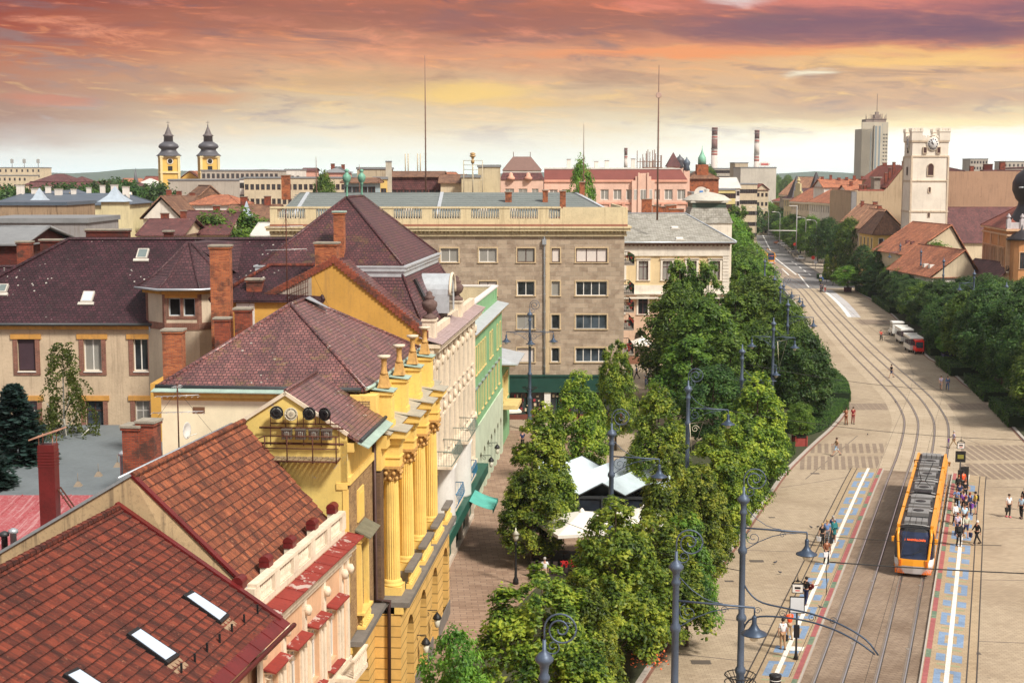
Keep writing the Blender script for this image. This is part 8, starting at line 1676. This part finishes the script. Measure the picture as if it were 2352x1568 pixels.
t=thing('cafe_terrace','dark cafe terrace with wooden screens under the white canopy','terrace',(q.x,q.y,0));m=MB();m.box((-3.4,-3.2,0),(4,3,.18));m.build('deck',plain('deck_dark',(.05,.035,.03),.8),t);m=MB();[m.box((-3.4+k*.5,-3.2,.18),(-3.1+k*.5,-3.1,1.1))for k in range(14)];m.build('screen',plain('deck_dark',(.1,.1,.1)),t)
for k in range(5):tt_=thing('cafe_table','small dark cafe table on the covered terrace','table',(q.x-2.4+k*1.3,q.y-1.6+(k%2)*1.6,.18),0,'cafe tables under the canopy');m=MB();m.lathe([(.4,.72),(.4,.76)],(0,0,0),12);m.build('top',plain('table_brown',(.12,.07,.04),.6),tt_);m=MB();m.lathe([(.22,0),(.04,.04),(.03,.72)],(0,0,0),8);m.build('leg',BLK,tt_)
m=MB();r=random.Random(6)
for k in range(260):leaf(m,V((r.uniform(-2,2),r.uniform(-.3,.3),r.uniform(.8,1.25))),V((r.uniform(-1,1),-1,r.uniform(0,1))),.13,r)
o=m.build('flower_box',plain('red_petals',(.55,.015,.015),.7),label='row of red flowers along the front of the cafe terrace',cat='flowers',kind='stuff');o.location=(q.x+.6,q.y-3.5,0)
for k,(px,py)in enumerate(((1235,1265),(1252,1262))):t=thing('slatted_rack',('left' if k==0 else 'right')+' of two upright slatted racks under the lone linden pair','rack',G(px,py+20));m=MB();[m.box((-.3,-.04,.2+.22*j),(.3,.04,.27+.22*j))for j in range(7)];[m.box((s*.3-.03,-.05,0),(s*.3+.03,.05,1.8))for s in(-1,1)];m.build('slats',plain('rack_wood',(.25,.15,.09),.8),t)
# signs and lights at the far junction
for px,py,c_,lb_,H_ in((1825,592,(.6,.05,.03),'red traffic light on a grey pole beside the parked cars',5),(1867,612,(.62,.03,.03),'red round sign at the kerb of the pale pavement',3.2),(1873,618,(.7,.7,.72),'white signboard beside the red round sign',2.6),(1894,606,(.6,.05,.05),'red signal on the pole below the red banner',5.5),(1896,622,(.08,.2,.5),'blue parking sign on the pale pavement',3),(1886,655,(.08,.2,.45),'small blue sign by the side street corner',2.2)):
 t=thing('street_sign',lb_,'sign',G(px,py,.05));m=MB();m.tube([(0,0,0),(0,0,H_)],.06,6);m.build('pole',WGY,t);m=MB(Matrix.Rotation(math.pi/2,4,'X'));m.lathe([(.55,.07),(.55,.12)],(0,H_-.6,0),14);m.build('plate',plain('sg_%.2f%.2f'%c_[:2],c_,.5),t)
t=thing('banner_pole','tall pole carrying a red and white banner in the boulevard trees','banner',G(1897,600,.05));m=MB();m.tube([(0,0,0),(0,0,12)],.1,6);m.build('pole',WGY,t);m=MB();m.box((.1,-.03,8.6),(2.6,.03,11.2));b_=m.build('banner',plain('banner_red',(.62,.07,.05),.7),t);m=MB();m.slab([(.3,-.045,8.7),(.5,-.045,8.7),(2.5,-.045,11.1),(2.3,-.045,11.1)],.01);m.build('white_stripe',WFR,b_)
t=thing('gantry_light','tall street light with a long white arm over the boulevard','street light',G(1828,592,.05));m=MB();m.tube([(0,0,0),(0,0,17)],.16,8);m.build('pole',WGY,t);m=MB();m.tube([(0,0,8.8),(-9,0,8.9)],.14,6);m.build('arm',WFR,t);m=MB();m.box((-2.6,-.2,16.8),(0,.2,17.0));m.build('lamp',WFR,t)
for k in range(7):q=G((1790,1849,1873,1695,1764,1735,1712)[k],(575,600,612,560,560,552,548)[k]);t=thing('street_light','grey street light with short white head along the boulevard','street light',q,0,'street lights of the boulevard');m=MB();m.tube([(0,0,0),(0,0,13),(-.5,0,13.6),(-2,0,13.8)],.1,6);m.build('pole',WGY,t);m=MB();m.box((-2.9,-.2,13.7),(-1.7,.2,13.9));m.build('lamp',WFR,t)
r=random.Random(77)
for px,py in((1780,1295),(1792,1318),(1885,1398),(2032,778),(2057,925),(1993,1000),(2250,880),(1825,1600),(1863,1214),(1878,1213),(1300,1190)):
 m=MB();m.tube([(0,-.14,.12),(0,-.05,.14),(0,.08,.17),(0,.13,.25),(0,.17,.25)],[.01,.06,.05,.03,.01],6);m.tube([(.02,0,.1),(.02,0,0)],.008,4);m.tube([(-.02,0,.1),(-.02,0,0)],.008,4);o=m.build('pigeon',plain('pigeon_grey',(.07,.07,.085),.6),label='small grey pigeon on the paving',cat='pigeon',group='pigeons on the square');o.location=G(px,py,.03);o.rotation_euler.z=r.uniform(0,6)
 # ================================================================ the town beyond, read from the photograph
def blk(name,label,x0,x1,ye,yr,Y,D,wallm,roofm,ridge='x',hipr=0.0,n=4,fl=3,chim=0,flat=False,rz=0.0,group=None,**kw):
 a,b=A(x0,400,Y),A(x1,400,Y);H=A(x0,ye,Y).z;rh=0 if flat else max(.6,A(x0,yr,Y+D/2).z-H)
 return simple_house(name,label,'building',(a.x,Y,0),(1,math.tan(rz)),b.x-a.x,D,H,rh,wallm,roofm,n=n,fl=fl,ridge=ridge,hipr=hipr,chim=chim,group=group,ww=kw.pop('ww',1.1),wh=kw.pop('wh',1.7),**kw)
BLUR=plain('blue_grey_roof',(.10,.13,.17),.5,.2,var=.18,scale=.3);CYEL=plaster('pale_art_nouveau',(.70,.62,.38),.2,scale=.4);CONC=plaster('concrete_panel',(.46,.42,.36),.35,scale=.2);GPLUM=tiles('town_plum_tiles',(.17,.06,.055),(.12,.045,.045),(.05,.02,.02),tw=.4,th=.4,lichen=.5,rough=.7);OCR=plaster('church_yellow',(.72,.48,.13),.15,scale=.2);DSL=plain('church_slate',(.10,.10,.115),.5,.2,var=.2,scale=.4)
NB=dict(fr=WBR,gl=GL,fw=.15)
for a in(('office_block','beige flat roofed office block at the left edge with three antennas',-30,95,386,0,900,20,CRM,GREY,dict(flat=True,n=10,fl=9)),('office_wing','lower beige wing at the left edge below the antenna block',-30,62,404,0,820,20,CRM,GREY,dict(flat=True,n=8,fl=7)),('museum','large building under a dark plum mansard roof with glazed top',58,172,424,400,600,26,CRM,MRO,dict(hipr=9,n=8)),('museum_wing','museum wing with dark mansard roof and pale parapet',128,206,428,406,560,24,CRM,MRO,dict(hipr=7,n=5)),('long_roof_building','long low dark roof between the museum and the white roofed hall',200,320,428,419,640,18,GRYW,MRO,dict(hipr=3,n=9)),('white_roofed_hall','hall with a pale hipped roof left of the yellow church towers',290,368,434,410,660,26,CRM,GREYL,dict(hipr=8,n=5)),('concrete_block','blank concrete block in front of the yellow church',386,552,415,0,470,22,CONC,GREY,dict(flat=True,n=6,fl=3)),('panel_block','long concrete block with a grey dormered top storey',462,640,393,0,520,18,CONC,GREY,dict(flat=True,n=16,fl=8)),('white_apartments','white and concrete apartment slab with rows of loggias',550,718,412,0,440,16,WHT_,GREY,dict(flat=True,n=16,fl=7,ww=1.5)),('orange_roof_house','white house under a broad orange hipped roof with two skylights',432,545,470,448,300,16,WHT_,OR1,dict(hipr=4,n=6)),('brown_roof_house','house with brown tiled roof and three brick chimneys beside the orange one',352,432,470,450,310,16,WHT_,BRN,dict(hipr=.3,n=3,chim=3)),('white_gable_house','house with a broad whitewashed gable among the plum roofs',326,412,502,449,255,14,WHT_,BRN,dict(ridge='y',n=2)),('plum_roof_house','wide plum tiled roof just behind the dark ridge, left part',318,412,540,503,190,14,CRM,GPLUM,dict(n=4,chim=2)),('plum_roof_house','wide plum tiled roof left of the round green tree',404,516,538,484,200,18,CRM,GPLUM,dict(n=4,chim=1)),('brown_roof_house','speckled brown roof with a small pale blue turret',512,622,506,470,235,16,CRM,BRN,dict(n=5,chim=2)),('grey_shed','pale corrugated shed roof right of the round green tree',584,640,540,512,165,10,WHT_,GREYL,dict(n=2)),('long_flat_block','long beige flat block seen over the grey green roof',560,880,410,0,430,18,CRM,GREY,dict(flat=True,n=26,fl=6)),('white_grey_block','white cube with a maroon strip among the far roofs',654,690,391,0,560,16,WHT_,GREY,dict(flat=True,n=3,fl=6)),('red_gable_house','small brick red house right of the white cube',694,722,392,386,580,14,PNK,MRO,dict(n=2)),('peach_house','peach house with low grey hipped roof and two chimneys',744,794,396,383,480,18,PNK,GREY,dict(hipr=5,n=4,chim=2)),('beige_firewall_house','beige house with blank stained walls left of the tall stack',820,888,389,0,330,18,plaster('beige_blank',(.50,.42,.30),.5,scale=.3),GREY,dict(flat=True,wins=False)),('yellow_house','small bright yellow house below the tall stack',858,888,412,0,280,10,YEL_,GREY,dict(flat=True,n=2,fl=6)),('brown_roof_hall','long hall with brown roof and plum tiled lower slope',897,1013,406,394,300,18,MRO,BRN,dict(n=8,fl=5)),('small_grey_roof_house','small cream house with speckled grey roof right of the long hall',1012,1064,420,401,290,14,CRM,BRN,dict(n=3)),('beige_blank_block','plain beige firewall block right of the siren mast',1098,1148,384,0,300,16,plaster('beige_sandy',(.56,.48,.32),.3,scale=.3),GREY,dict(flat=True,wins=False)),('beige_low_block','lower beige wall between siren mast and firewall block',1060,1100,408,0,285,14,plaster('beige_sandy',(.5,.5,.3)),GREY,dict(flat=True,wins=False)),('pale_blue_house','small pale blue rooftop house behind the copper finials',790,862,419,413,215,8,plaster('pale_blue',(.36,.46,.50),.2,scale=.8),BRN,dict(n=4,fl=8,hipr=.3)),('grey_far_block','grey office slab with ribbon windows beside the right factory chimney',1640,1700,388,0,800,20,CONC,GREY,dict(flat=True,n=14,fl=9)),('tall_grey_block','taller dark beige block left of the concrete cube',1688,1718,375,0,760,18,plaster('beige_blank',(.5,.4,.3)),GREY,dict(flat=True,wins=False)),('concrete_cube','large pale concrete block carrying an oval roof sign',1701,1783,386,0,740,24,plaster('pale_concrete',(.58,.54,.47),.25,scale=.15),GREY,dict(flat=True,wins=False)),('dark_top_block','street block with dark glazed top floors below the concrete cube',1698,1740,424,0,600,26,CRM,GREY,dict(flat=True,n=8,fl=5)),('red_roof_house','narrow cream house with steep red roof at the boulevard bend',1738,1766,436,422,640,14,CRM,OR2,dict(n=3,fl=5,ridge='y')),('white_roof_house','street house with bright pale roof right of the red church',1636,1700,432,408,520,22,WHT_,GREYL,dict(n=8,fl=6)),('yellow_glass_block','yellow and white ribbed block along the left boulevard',1646,1690,437,0,480,24,plaster('yellow_far',(.66,.56,.26),.2,scale=.3),GREY,dict(flat=True,n=8,fl=6)),('far_slab','hazy grey apartment slab far right with antennas',2228,2268,366,0,900,16,CONC,GREY,dict(flat=True,n=6,fl=10)),('far_slab','hazy grey apartment slab nearest the right edge',2304,2400,372,0,860,16,CONC,GREY,dict(flat=True,n=10,fl=9)),('sooty_wall_house','low building with stained firewall and dark tin roof at the left edge',-60,150,472,0,205,14,plaster('sooty_firewall',(.36,.26,.17),.7,(.10,.06,.04),scale=.5),BLUR,dict(flat=True,wins=False)),('grey_wall_house','long blank grey wall in front of the blue grey roofs',-60,196,512,0,150,12,plaster('grey_plain_wall',(.30,.29,.29),.4,scale=.5),GREY,dict(flat=True,wins=False)),('blue_roof_house','big blue grey tin roof with many white chimneys',-20,268,470,445,245,22,CYEL,BLUR,dict(hipr=2,n=12,cm=WHT_,chim=9)),('dark_shed_roof','ribbed dark grey roof at the left edge behind brick chimneys',-60,42,560,520,118,12,BRD,GREY,dict(n=2))):
 kw=dict(NB=0);kw=a[9];blk(a[0],a[1],*a[2:7],a[7-0]if False else a[7],a[8]if False else a[8],a[9],**{})if False else blk(*a[:10],**dict(dict(wk=NB),**a[10]))
 # cream art nouveau house with blue roof
t=simple_house('art_nouveau_house','cream art nouveau house with curved gables and blue grey roof','building',(-87.6,300,0),(-7.4,62),62,26,18,5.4,CYEL,BLUR,n=13,fl=3,hipr=9,wh=3.4,ww=1.8,wk=dict(fr=WFR,gl=GLC,sur=CRT,fw=.12))
for x in(1.2,24,50):m=MB();m.prism([(x-2,-.5),(x+2,-.5),(x+2,.2),(x-2,.2)],0,20);m.prism([(x-1.2,-.5),(x+1.2,-.5),(x+1.2,.2),(x-1.2,.2)],20,22);m.tube([(x,-.5,21.6),(x,.2,21.6)],1.25,12);m.build('curved_gable',CRT,t)
for x in(-3,2,55):m=MB();m.taper((x,4.5),1.8,1.8,.1,.1,18.5,23.5);m.build('pinnacle',plaster('ochre_far',(.5,.36,.16),.4,scale=1),t)
for px,pb,pt,Y,w,lb_ in((265,463,428,225,4.4,'pale blue pyramid roofed turret before the tree belt'),(92,470,432,235,4.0,'pale pyramid roofed turret near the left edge'),(567,500,462,236,2.2,'pale blue zinc turret on the speckled brown roof')):
 q=A(px,pb,Y);t=thing('turret',lb_,'turret',(q.x,Y,0));m=MB();m.box((-w*.4,-w*.4,0),(w*.4,w*.4,q.z));m.build('wall',CYEL,t);zt=A(px,pt,Y).z;m=MB();m.taper((0,0),w,w,w*.45,w*.45,q.z,q.z+(zt-q.z)*.4);m.taper((0,0),w*.45,w*.45,.1,.1,q.z+(zt-q.z)*.4,zt);m.build('roof',plain('turret_zinc',(.42,.50,.58),.5,.2),t)
 # yellow twin towered church
for px,lb_ in((389,'left'),(480,'right')):
 q=A(px,400,620);t=thing('church_tower','%s of the twin yellow church towers with dark onion spires'%lb_,'church tower',(q.x,620,0),R(20));m=MB();a=3.7;m.box((-a,-a,0),(a,a,34.6));m.build('shaft',OCR,t);m=MB()
 for s in(-1,1):
  for s2 in(-1,1):m.box((s*a-.5,s2*a-.5,0),(s*a+.5,s2*a+.5,34.6))
 for z in(17.5,27.6,34.2):m.box((-a-.6,-a-.6,z),(a+.6,a+.6,z+.7))
 m.build('trim',plaster('church_trim',(.74,.62,.34),.15,scale=.3),t)
 for an in(0,math.pi/2):
  M=Matrix.Rotation(an,4,'Z');m=MB(M);m.prism([(-.95,-a-.08),(.95,-a-.08),(.95,-a+.2),(-.95,-a+.2)],28.6,30.6);o=m.build('belfry_window',BLK,t);m=MB(M@Matrix.Translation((0,-a-.1,32.7))@Matrix.Rotation(math.pi/2,4,'X'));m.lathe([(1.35,0),(1.3,.15)],(0,0,0),18);o=m.build('clock_face',CRT,t);m=MB(M@Matrix.Translation((0,-a-.1,32.7))@Matrix.Rotation(math.pi/2,4,'X'));m.lathe([(1.0,.16),(1.0,.2)],(0,0,0),16);m.build('dial',BLK,o)
 m=MB();sz=lambda pr:[(a_,34.9+(b_-34.9)*.73)for a_,b_ in pr];m.lathe(sz([(5.6,34.9),(5.3,35.4),(4.2,36.6),(3.3,38.4),(3.4,39.0),(4.3,39.8),(4.5,40.6),(4.0,41.8),(2.9,42.7),(2.2,43.4)]),(0,0,0),8,rot=math.pi/8);m.build('onion_roof',DSL,t);m=MB();m.lathe(sz([(2.0,43.4),(1.9,46.4),(2.3,46.6),(2.2,47.2),(1.5,47.9),(1.4,48.4),(.5,51.4),(.15,52.6),(.3,52.8),(.3,53.2),(.08,53.4),(.07,55.6)]),(0,0,0),8);m.box((-.7,-.08,49.2),(.7,.08,49.4));m.build('lantern_spire',plain('spire_brown',(.13,.11,.11),.6,var=.2),t)
blk('church_nave','yellow church gable and orange roof between the twin towers',412,458,412,393,626,40,OCR,OR1,ridge='y',n=2,fl=2,wk=NB)
q=A(312,420,1300);t=tag(MB().lathe([(3,0),(2.6,18),(3.0,19),(1.4,24),(.1,33)],(0,0,0),8).build('far_spire',DSL),'tiny dark church spire on the horizon left of the twin towers','church spire');t.location=(q.x,1300,0)
# pink mansion
PKM=plaster('mansion_pink',(.74,.50,.40),.15,scale=.3);PKD=plaster('mansion_salmon',(.72,.38,.28),.15,scale=.3)
a=A(1250,413,330);b=A(1579,413,330);t=thing('pink_mansion','long pink art nouveau mansion with maroon mansard roof','building',(a.x,330,0));W=b.x-a.x;H=a.z
ws=[(1.2+2.95*k,H-4.6,1.9,2.4)for k in range(11)]+[(1.5+2.95*k,H-9.6,1.4,2.6)for k in range(11)]
body(t,W,20,0,H,PKM,front=ws,wk=dict(fr=WFR,gl=GLC,fw=.16),rd=.3);m=MB();m.box((0,-.25,H-5.6),(W,0,H-5.2));m.box((0,-.3,H-.5),(W,0,H));[m.box((x,-.35,8),(x+.7,0,H-5.3))for x in[3*k for k in range(12)]];m.build('mouldings',PKD,t)
m=MB();m.face([(0,-.2,H),(W,-.2,H),(W-1.5,1.3,H+2.5),(0,1.3,H+2.5)]);m.face([(0,1.3,H+2.5),(W-1.5,1.3,H+2.5),(W-2,18,H+2.9),(0,18,H+2.9)],1);m.face([(W,-.2,H),(W,20,H),(W-2,18,H+2.9),(W-1.5,1.3,H+2.5)]);m.box((0,1.1,H+2.4),(W-1.5,1.5,H+2.65),1);m.build('mansard_roof',[plain('maroon_sheet',(.20,.055,.045),.7,var=.15,scale=.5),GREYL],t)
x=(1451-1250)/329*W;w=52/329*W;m=MB();m.box((x,-.8,6),(x+w,0,H-.2));m.prism([(x+.8,-.8),(x+w-.8,-.8),(x+w-.8,-.2),(x+.8,-.2)],H-.2,H+.8);m.lathe([(1.7,-.8),(1.7,-.2)],(0,0,0),16)if False else m.box((x+1.5,-.82,H+.8),(x+w-1.5,-.2,H+1.5));[m.box((x+w*f_-.2,-1.1,6),(x+w*f_+.2,-.8,H+1.6))for f_ in(.3,.7)];m.build('centre_gable',PKM,t);[window(t,Matrix.Translation((0,-.82,0)),x+dx,H-4.6,ww_,2.4,2,1,WFR,GLC,rd=.03,fw=.12)for dx,ww_ in((.5,.7),(1.9,1.4),(4.0,.7))]
for k,x in enumerate((6,12.5,15,21.2,25.4)):chimney(t,x,9,H+2,H+(4.9,4.4,4.6,5.0,4.4)[k],.9,.9,WHT_,BRD)
a=A(1150,395,322);b=A(1248,395,322);t=thing('mansion_pavilion','pink pavilion under a steep brown truncated roof and salmon gables','building',(a.x,322,0));W=b.x-a.x;H=A(0,413,322).z
body(t,W,12,0,H,PKM,front=[(1,H-5,2,3),(4,H-5,2,3),(7,H-5,1.5,3)],wk=dict(fr=WFR,gl=GLC));m=MB();m.taper((W/2,6),W+.4,12.4,W-.9,11,H,H+1.6);m.build('roof_base',MRO,t);m=MB();m.taper((W/2,6),W-.9,11,W-.9,11,H+1.6,H+2.1);m.build('roof_band',GREYL,t);m=MB();m.taper((W/2,6),W-.5,11.4,W*.42,5,H+2.1,H+5.2);[m.tube([(W/2+s*W*.2,6,H+5),(W/2+s*W*.2,6,H+6.3)],.08,4)for s in(-1,1)];m.build('roof',plain('brown_slate',(.20,.12,.10),.7,var=.15),t)
for x in(2.3,6.2):m=MB();m.lathe([(.9,0),(.9,.5),(.5,.9),(.45,1.4),(.1,1.6)],(x,-.2,H),10);m.build('gable_finial',PKD,t)
for px,pb,pt,Y,w,mt,pr,lb_ in((1546,383,350,345,3.6,MRO,0,'maroon pointed turret roof at the end of the pink mansion'),(1561,386,354,360,2.4,DSL,1,'small grey onion dome behind the maroon turret'),(1577,392,360,350,1.8,BLUR,1,'pale zinc turret right of the onion dome')):
 q=A(px,pb,Y);zt=A(px,pt,Y).z-q.z;t=thing('turret',lb_,'turret',(q.x,Y,0));m=MB();m.box((-w*.4,-w*.4,0),(w*.4,w*.4,q.z));m.build('wall',PKM,t);m=MB()
 m.taper((0,0),w,w,.1,.1,q.z,q.z+zt)if pr==0 else m.lathe([(w*.5,0),(w*.35,zt*.3),(w*.5,zt*.5),(w*.45,zt*.65),(w*.12,zt*.85),(.04,zt)],(0,0,q.z),10);m.build('roof',mt,t)
q=A(1612,400,400);t=thing('red_church','red brick church tower crowned by a green copper spire','church',(q.x,400,0));z=lambda y:A(0,y,400).z;m=MB();m.box((-1.6,-1.6,0),(1.6,1.6,z(378)));m.taper((0,0),3.2,3.2,2.4,2.4,z(392),z(378));m.build('shaft',BRO,t);m=MB();m.lathe([(1.15,z(378)),(1.1,z(362)),(.9,z(360)),(.35,z(350)),(.12,z(344)),(.04,z(334))],(0,0,0),8);m.build('copper_spire',plain('copper_spire',(.22,.46,.34),.6,.1,var=.2),t);m=MB();hip(m,-4.2,4.6,-3,9,z(410),z(388)-z(410),0,0,1,6,cap=0);m.build('roof',BRN,t);m=MB();m.box((-4,-2.5,0),(4.4,9,z(410)));m.build('wall',BRO,t)
t=blk('white_facade_house','white art nouveau house with blue emblem below the red church',1591,1631,446,0,330,12,WHT_,GREY,flat=True,n=3,fl=4,wh=3.0,wk=dict(fr=WFR,gl=GLC));H=A(0,446,330).z;m=MB(Matrix.Translation((2,0,H))@Matrix.Rotation(math.pi/2,4,'X'));m.lathe([(1.7,0),(1.7,.3)],(0,0,0),20);m.build('round_gable',WHT_,t);m=MB();m.box((1.6,-.42,H),(2.4,-.31,H+.8));m.build('blue_emblem',plain('emblem_blue',(.08,.25,.6),.5),t)
t=thing('oval_roof_sign','white oval roof sign with a red band on the concrete cube','sign',(A(1756,380,741).x,741,A(0,386,741).z+.6));m=MB(Matrix.Rotation(math.pi/2,4,'X'));m.lathe([(3,0),(3,.4)],(0,1.3,0),20,sy=.42);m.box((-2,-.6,.1),(-1.8,.6,.3));m.box((1.8,-.6,.1),(2,.6,.3));m.build('panel',WFR,t);m=MB();m.box((-1.9,-.5,.95),(1.9,-.41,1.65));m.build('red_band',plain('sign_red',(.5,.03,.03)),t)
# masts and rooftop gear
for px,pt,pb,Y,r_,lb_,dish in((978,128,425,200,.07,'very tall thin mast left of the picture centre',0),(1510,150,475,215,.10,'very tall mast with a round dish above the pink mansion',1),(1340,285,460,190,.05,'rusty mast beside the slim poplar',0),(727,360,440,215,.06,'thin rusty mast behind the grey green roof',0),(826,378,450,190,.05,'short thin mast beside the copper finials',0)):
 q=A(px,pb,Y);L=A(px,pt,Y).z-q.z;t=thing('mast',lb_,'mast',q);m=MB();m.tube([(0,0,-2),(0,0,L*.6),(0,0,L)],[r_*1.6,r_*1.2,r_*.6],5);[m.box((-r_*2.4,-.03,L*.06*k),(r_*2.4,.03,L*.06*k+.04))for k in range(11)];m.build('pole',plain('mast_rust',(.22,.13,.10),.7),t)
 if dish:m=MB(Matrix.Rotation(math.pi/2,4,'X'));m.lathe([(.45,0),(.4,.2)],(0,L*.79,0),14);m.build('dish',plain('dish_brown',(.5,.34,.28),.6),t)
t=thing('siren_mast','brass topped siren mast inside a rooftop scaffold frame','siren',A(1086,442,190));m=MB();m.tube([(0,0,-1),(0,0,4.0)],.11,6);m.build('pole',plain('siren_pole',(.5,.44,.32),.6),t);m=MB();m.lathe([(.2,3.8),(.25,4.2),(.12,4.3),(.2,4.6),(.42,4.75),(.42,4.85),(.2,4.9),(.38,5.0),(.38,5.1),(.15,5.25)],(0,0,0),12);m.build('siren',plain('siren_brass',(.5,.32,.14),.5,.3),t);m=MB();[m.tube([(x,y,-1),(x,y,4.2)],.035,4)for x in(-1.2,1.3)for y in(-.8,.8)];[m.tube([(-1.2,y,z),(1.3,y,z)],.03,4)for y in(-.8,.8)for z in(1.6,3,3.6,4.2)];m.build('scaffold',plain('siren_pole',(.5,.5,.4)),t)
for px,lb_ in((934,'left'),(962,'right')):t=thing('antenna_pair','%s pair of slim rooftop antennas over the brown hall'%lb_,'antenna',A(px,396,309));m=MB();[m.tube([(s,0,-1),(s,0,4)],.14,6)for s in(-.25,.35)];m.box((-.6,-.3,-1),(.6,.3,0));m.build('poles',plain('siren_pole',(.5,.5,.4)),t)
t=thing('factory_stack','tall square grey stack behind the copper finials','chimney',(A(893,400,282).x,282,0));m=MB();m.taper((0,0),1.2,1.2,1.1,1.1,0,A(0,372,282).z);m.build('shaft',plaster('stack_grey',(.5,.46,.38),.4,scale=.8),t);m=MB();z_=A(0,372,282).z;m.box((-.65,-.65,z_),(.65,.65,z_+.2));m.build('cap',GREY,t)
for k,px in enumerate((28,56,88)):t=thing('roof_antenna',('left','middle','right')[k]+' antenna on the beige office block','antenna',A(px,386,905));m=MB();m.tube([(0,0,-1),(0,0,6)],.25,5);m.box((-.9,-.4,3),(.9,.4,5.5));m.build('panel',WGY,t)
t=thing('aerial_cluster','bristling cluster of mobile aerials on the pink mansion roof','antenna',A(1488,384,336));m=MB();r=random.Random(3)
for k in range(22):x=r.uniform(-2.6,3.2);m.tube([(x,0,-1.2),(x,0,r.uniform(1.5,4.3))],.09,4)
m.box((-2.6,-.1,1.2),(3.2,.1,1.35));m.box((-1,-.5,-1.2),(3.4,1,0));m.build('aerials',plain('mast_rust',(.2,.1,.1)),t)
for px,pb,Y,H_,lb_ in((660,690,84,5.4,'rusty television aerial mast behind the purple roof apex'),(411,1030,66,3.1,'rusty aerial mast with white dish at the cream wall')):
 t=thing('aerial_mast',lb_,'aerial',A(px,pb,Y));m=MB();m.tube([(0,0,-.6),(0,0,H_)],.035,5);m.build('pole',RUST,t);m=MB()
 for z,w in((H_*.95,.2),(H_*.8,1.0),(H_*.55,1.2)):m.tube([(-w,0,z),(w,0,z+.08)],.02,4);[m.tube([(-w+2*w*k/7,-.3,z),(-w+2*w*k/7,.3,z)],.01,3)for k in range(8)]
 m.build('aerial',plain('alu_pale',(.6,.6,.6),.4,.5),t)
 for s in(-1,1):m=MB();m.tube([(0,0,H_*.9),(s*2.4,.4,-.4)],.008,3);m.build('guy_wire',WIRE,t)
t=thing('satellite_dish','white satellite dish on the aerial mast by the cream wall','dish',A(424,988,65.6),R(50));t.scale=(.8,)*3;m=MB(Matrix.Rotation(math.pi/2,4,'X')@Matrix.Rotation(R(25),4,'Y'));m.lathe([(.04,.0),(.3,.05),(.48,.14),(.5,.16),(.46,.16),(.28,.08),(.02,.04)],(0,0,0),18);m.build('dish',WFR,t);m=MB();m.tube([(0,-.1,-.4),(.5,-.5,-.2)],.02,4);m.build('feed_arm',WFR,t)
t=thing('rusty_grille','ornamental rusty iron grille standing on the orange fire wall','grille',A(686,690,87.2));m=MB();[m.tube([(-.55+.14*k,0,-.1),(-.55+.14*k,0,.95+.18*k/2)],.018,4)for k in range(9)];[m.tube([(-.6,0,z),(.6,0,z+.5)],.02,4)for z in(0,.35,.7)];m.build('bars',RUST,t)
# the far suburbs: low houses and woods towards the horizon
r=random.Random(21);HM=[]
for wm,rm in((WHT_,OR2),(CRM,OR1),(WHT_,GREY),(CRM,MRO),(YEL_,BRN)):m=MB();m.box((-6,-5,0),(6,5,5.5));a_=m.mesh('wall',wm);m=MB();hip(m,-6.6,6.6,-5.6,5.6,5.5,4.2,-6.59,6.59,cap=0);m.face([(-6.5,-5.6,5.5),(-6.5,5.6,5.5),(-6.5,0,9.7)]);m.face([(6.5,-5.6,5.5),(6.5,5.6,5.5),(6.5,0,9.7)]);HM.append((a_,m.mesh('roof',rm)))
for k in range(150):
 Y=420+1500*r.random()**1.3;px=r.uniform(-10,2360)
 if 1600<px<2100 and Y<1150 or 2060<px<2190 or 1560<px<1700 and Y<900:continue
 x=(px-1176)/3267*Y;t=thing('suburban_house','small gabled house in the hazy suburbs before the horizon','house',(x,Y,0),r.uniform(0,3.1),'houses of the far suburbs');s=r.uniform(1.2,2.3);t.scale=(s,s,s*r.uniform(.9,1.3));hm=r.choice(HM);inst(None,hm[0],'wall',t);inst(None,hm[1],'roof',t)
m=MB()
for k in range(5200):
 Y=700+3800*r.random()**1.5;x=r.uniform(-.40,.40)*Y;s=r.uniform(3,7)*(1+Y/3000)
 if-.13<0:cz=r.uniform(2,7)
 for j in range(5):a=r.uniform(0,6.28);leaf(m,V((x+math.cos(a)*s*.6,Y+math.sin(a)*s*.6,cz+r.uniform(-2,3))),V((math.cos(a)*.6,math.sin(a)*.6-.5,r.uniform(.2,1))),s*.9,r)
m.build('far_woods',LF_D,label='hazy belts of woodland between the town and the hills',cat='woods',kind='stuff')
# ================================================================ air
def hz(q,b):
 v_=q.new('ShaderNodeVolumePrincipled',{'Color':(.80,.90,1.0,1),'Density':.00008,'Anisotropy':.2});q.n.remove(b);q.put(q.n['Material Output'].inputs['Volume'],v_.outputs[0])
m=MB();m.box((-6200,-60,-2),(6200,7400,108));m.build('haze',material('haze_air',hz),kind='stuff')
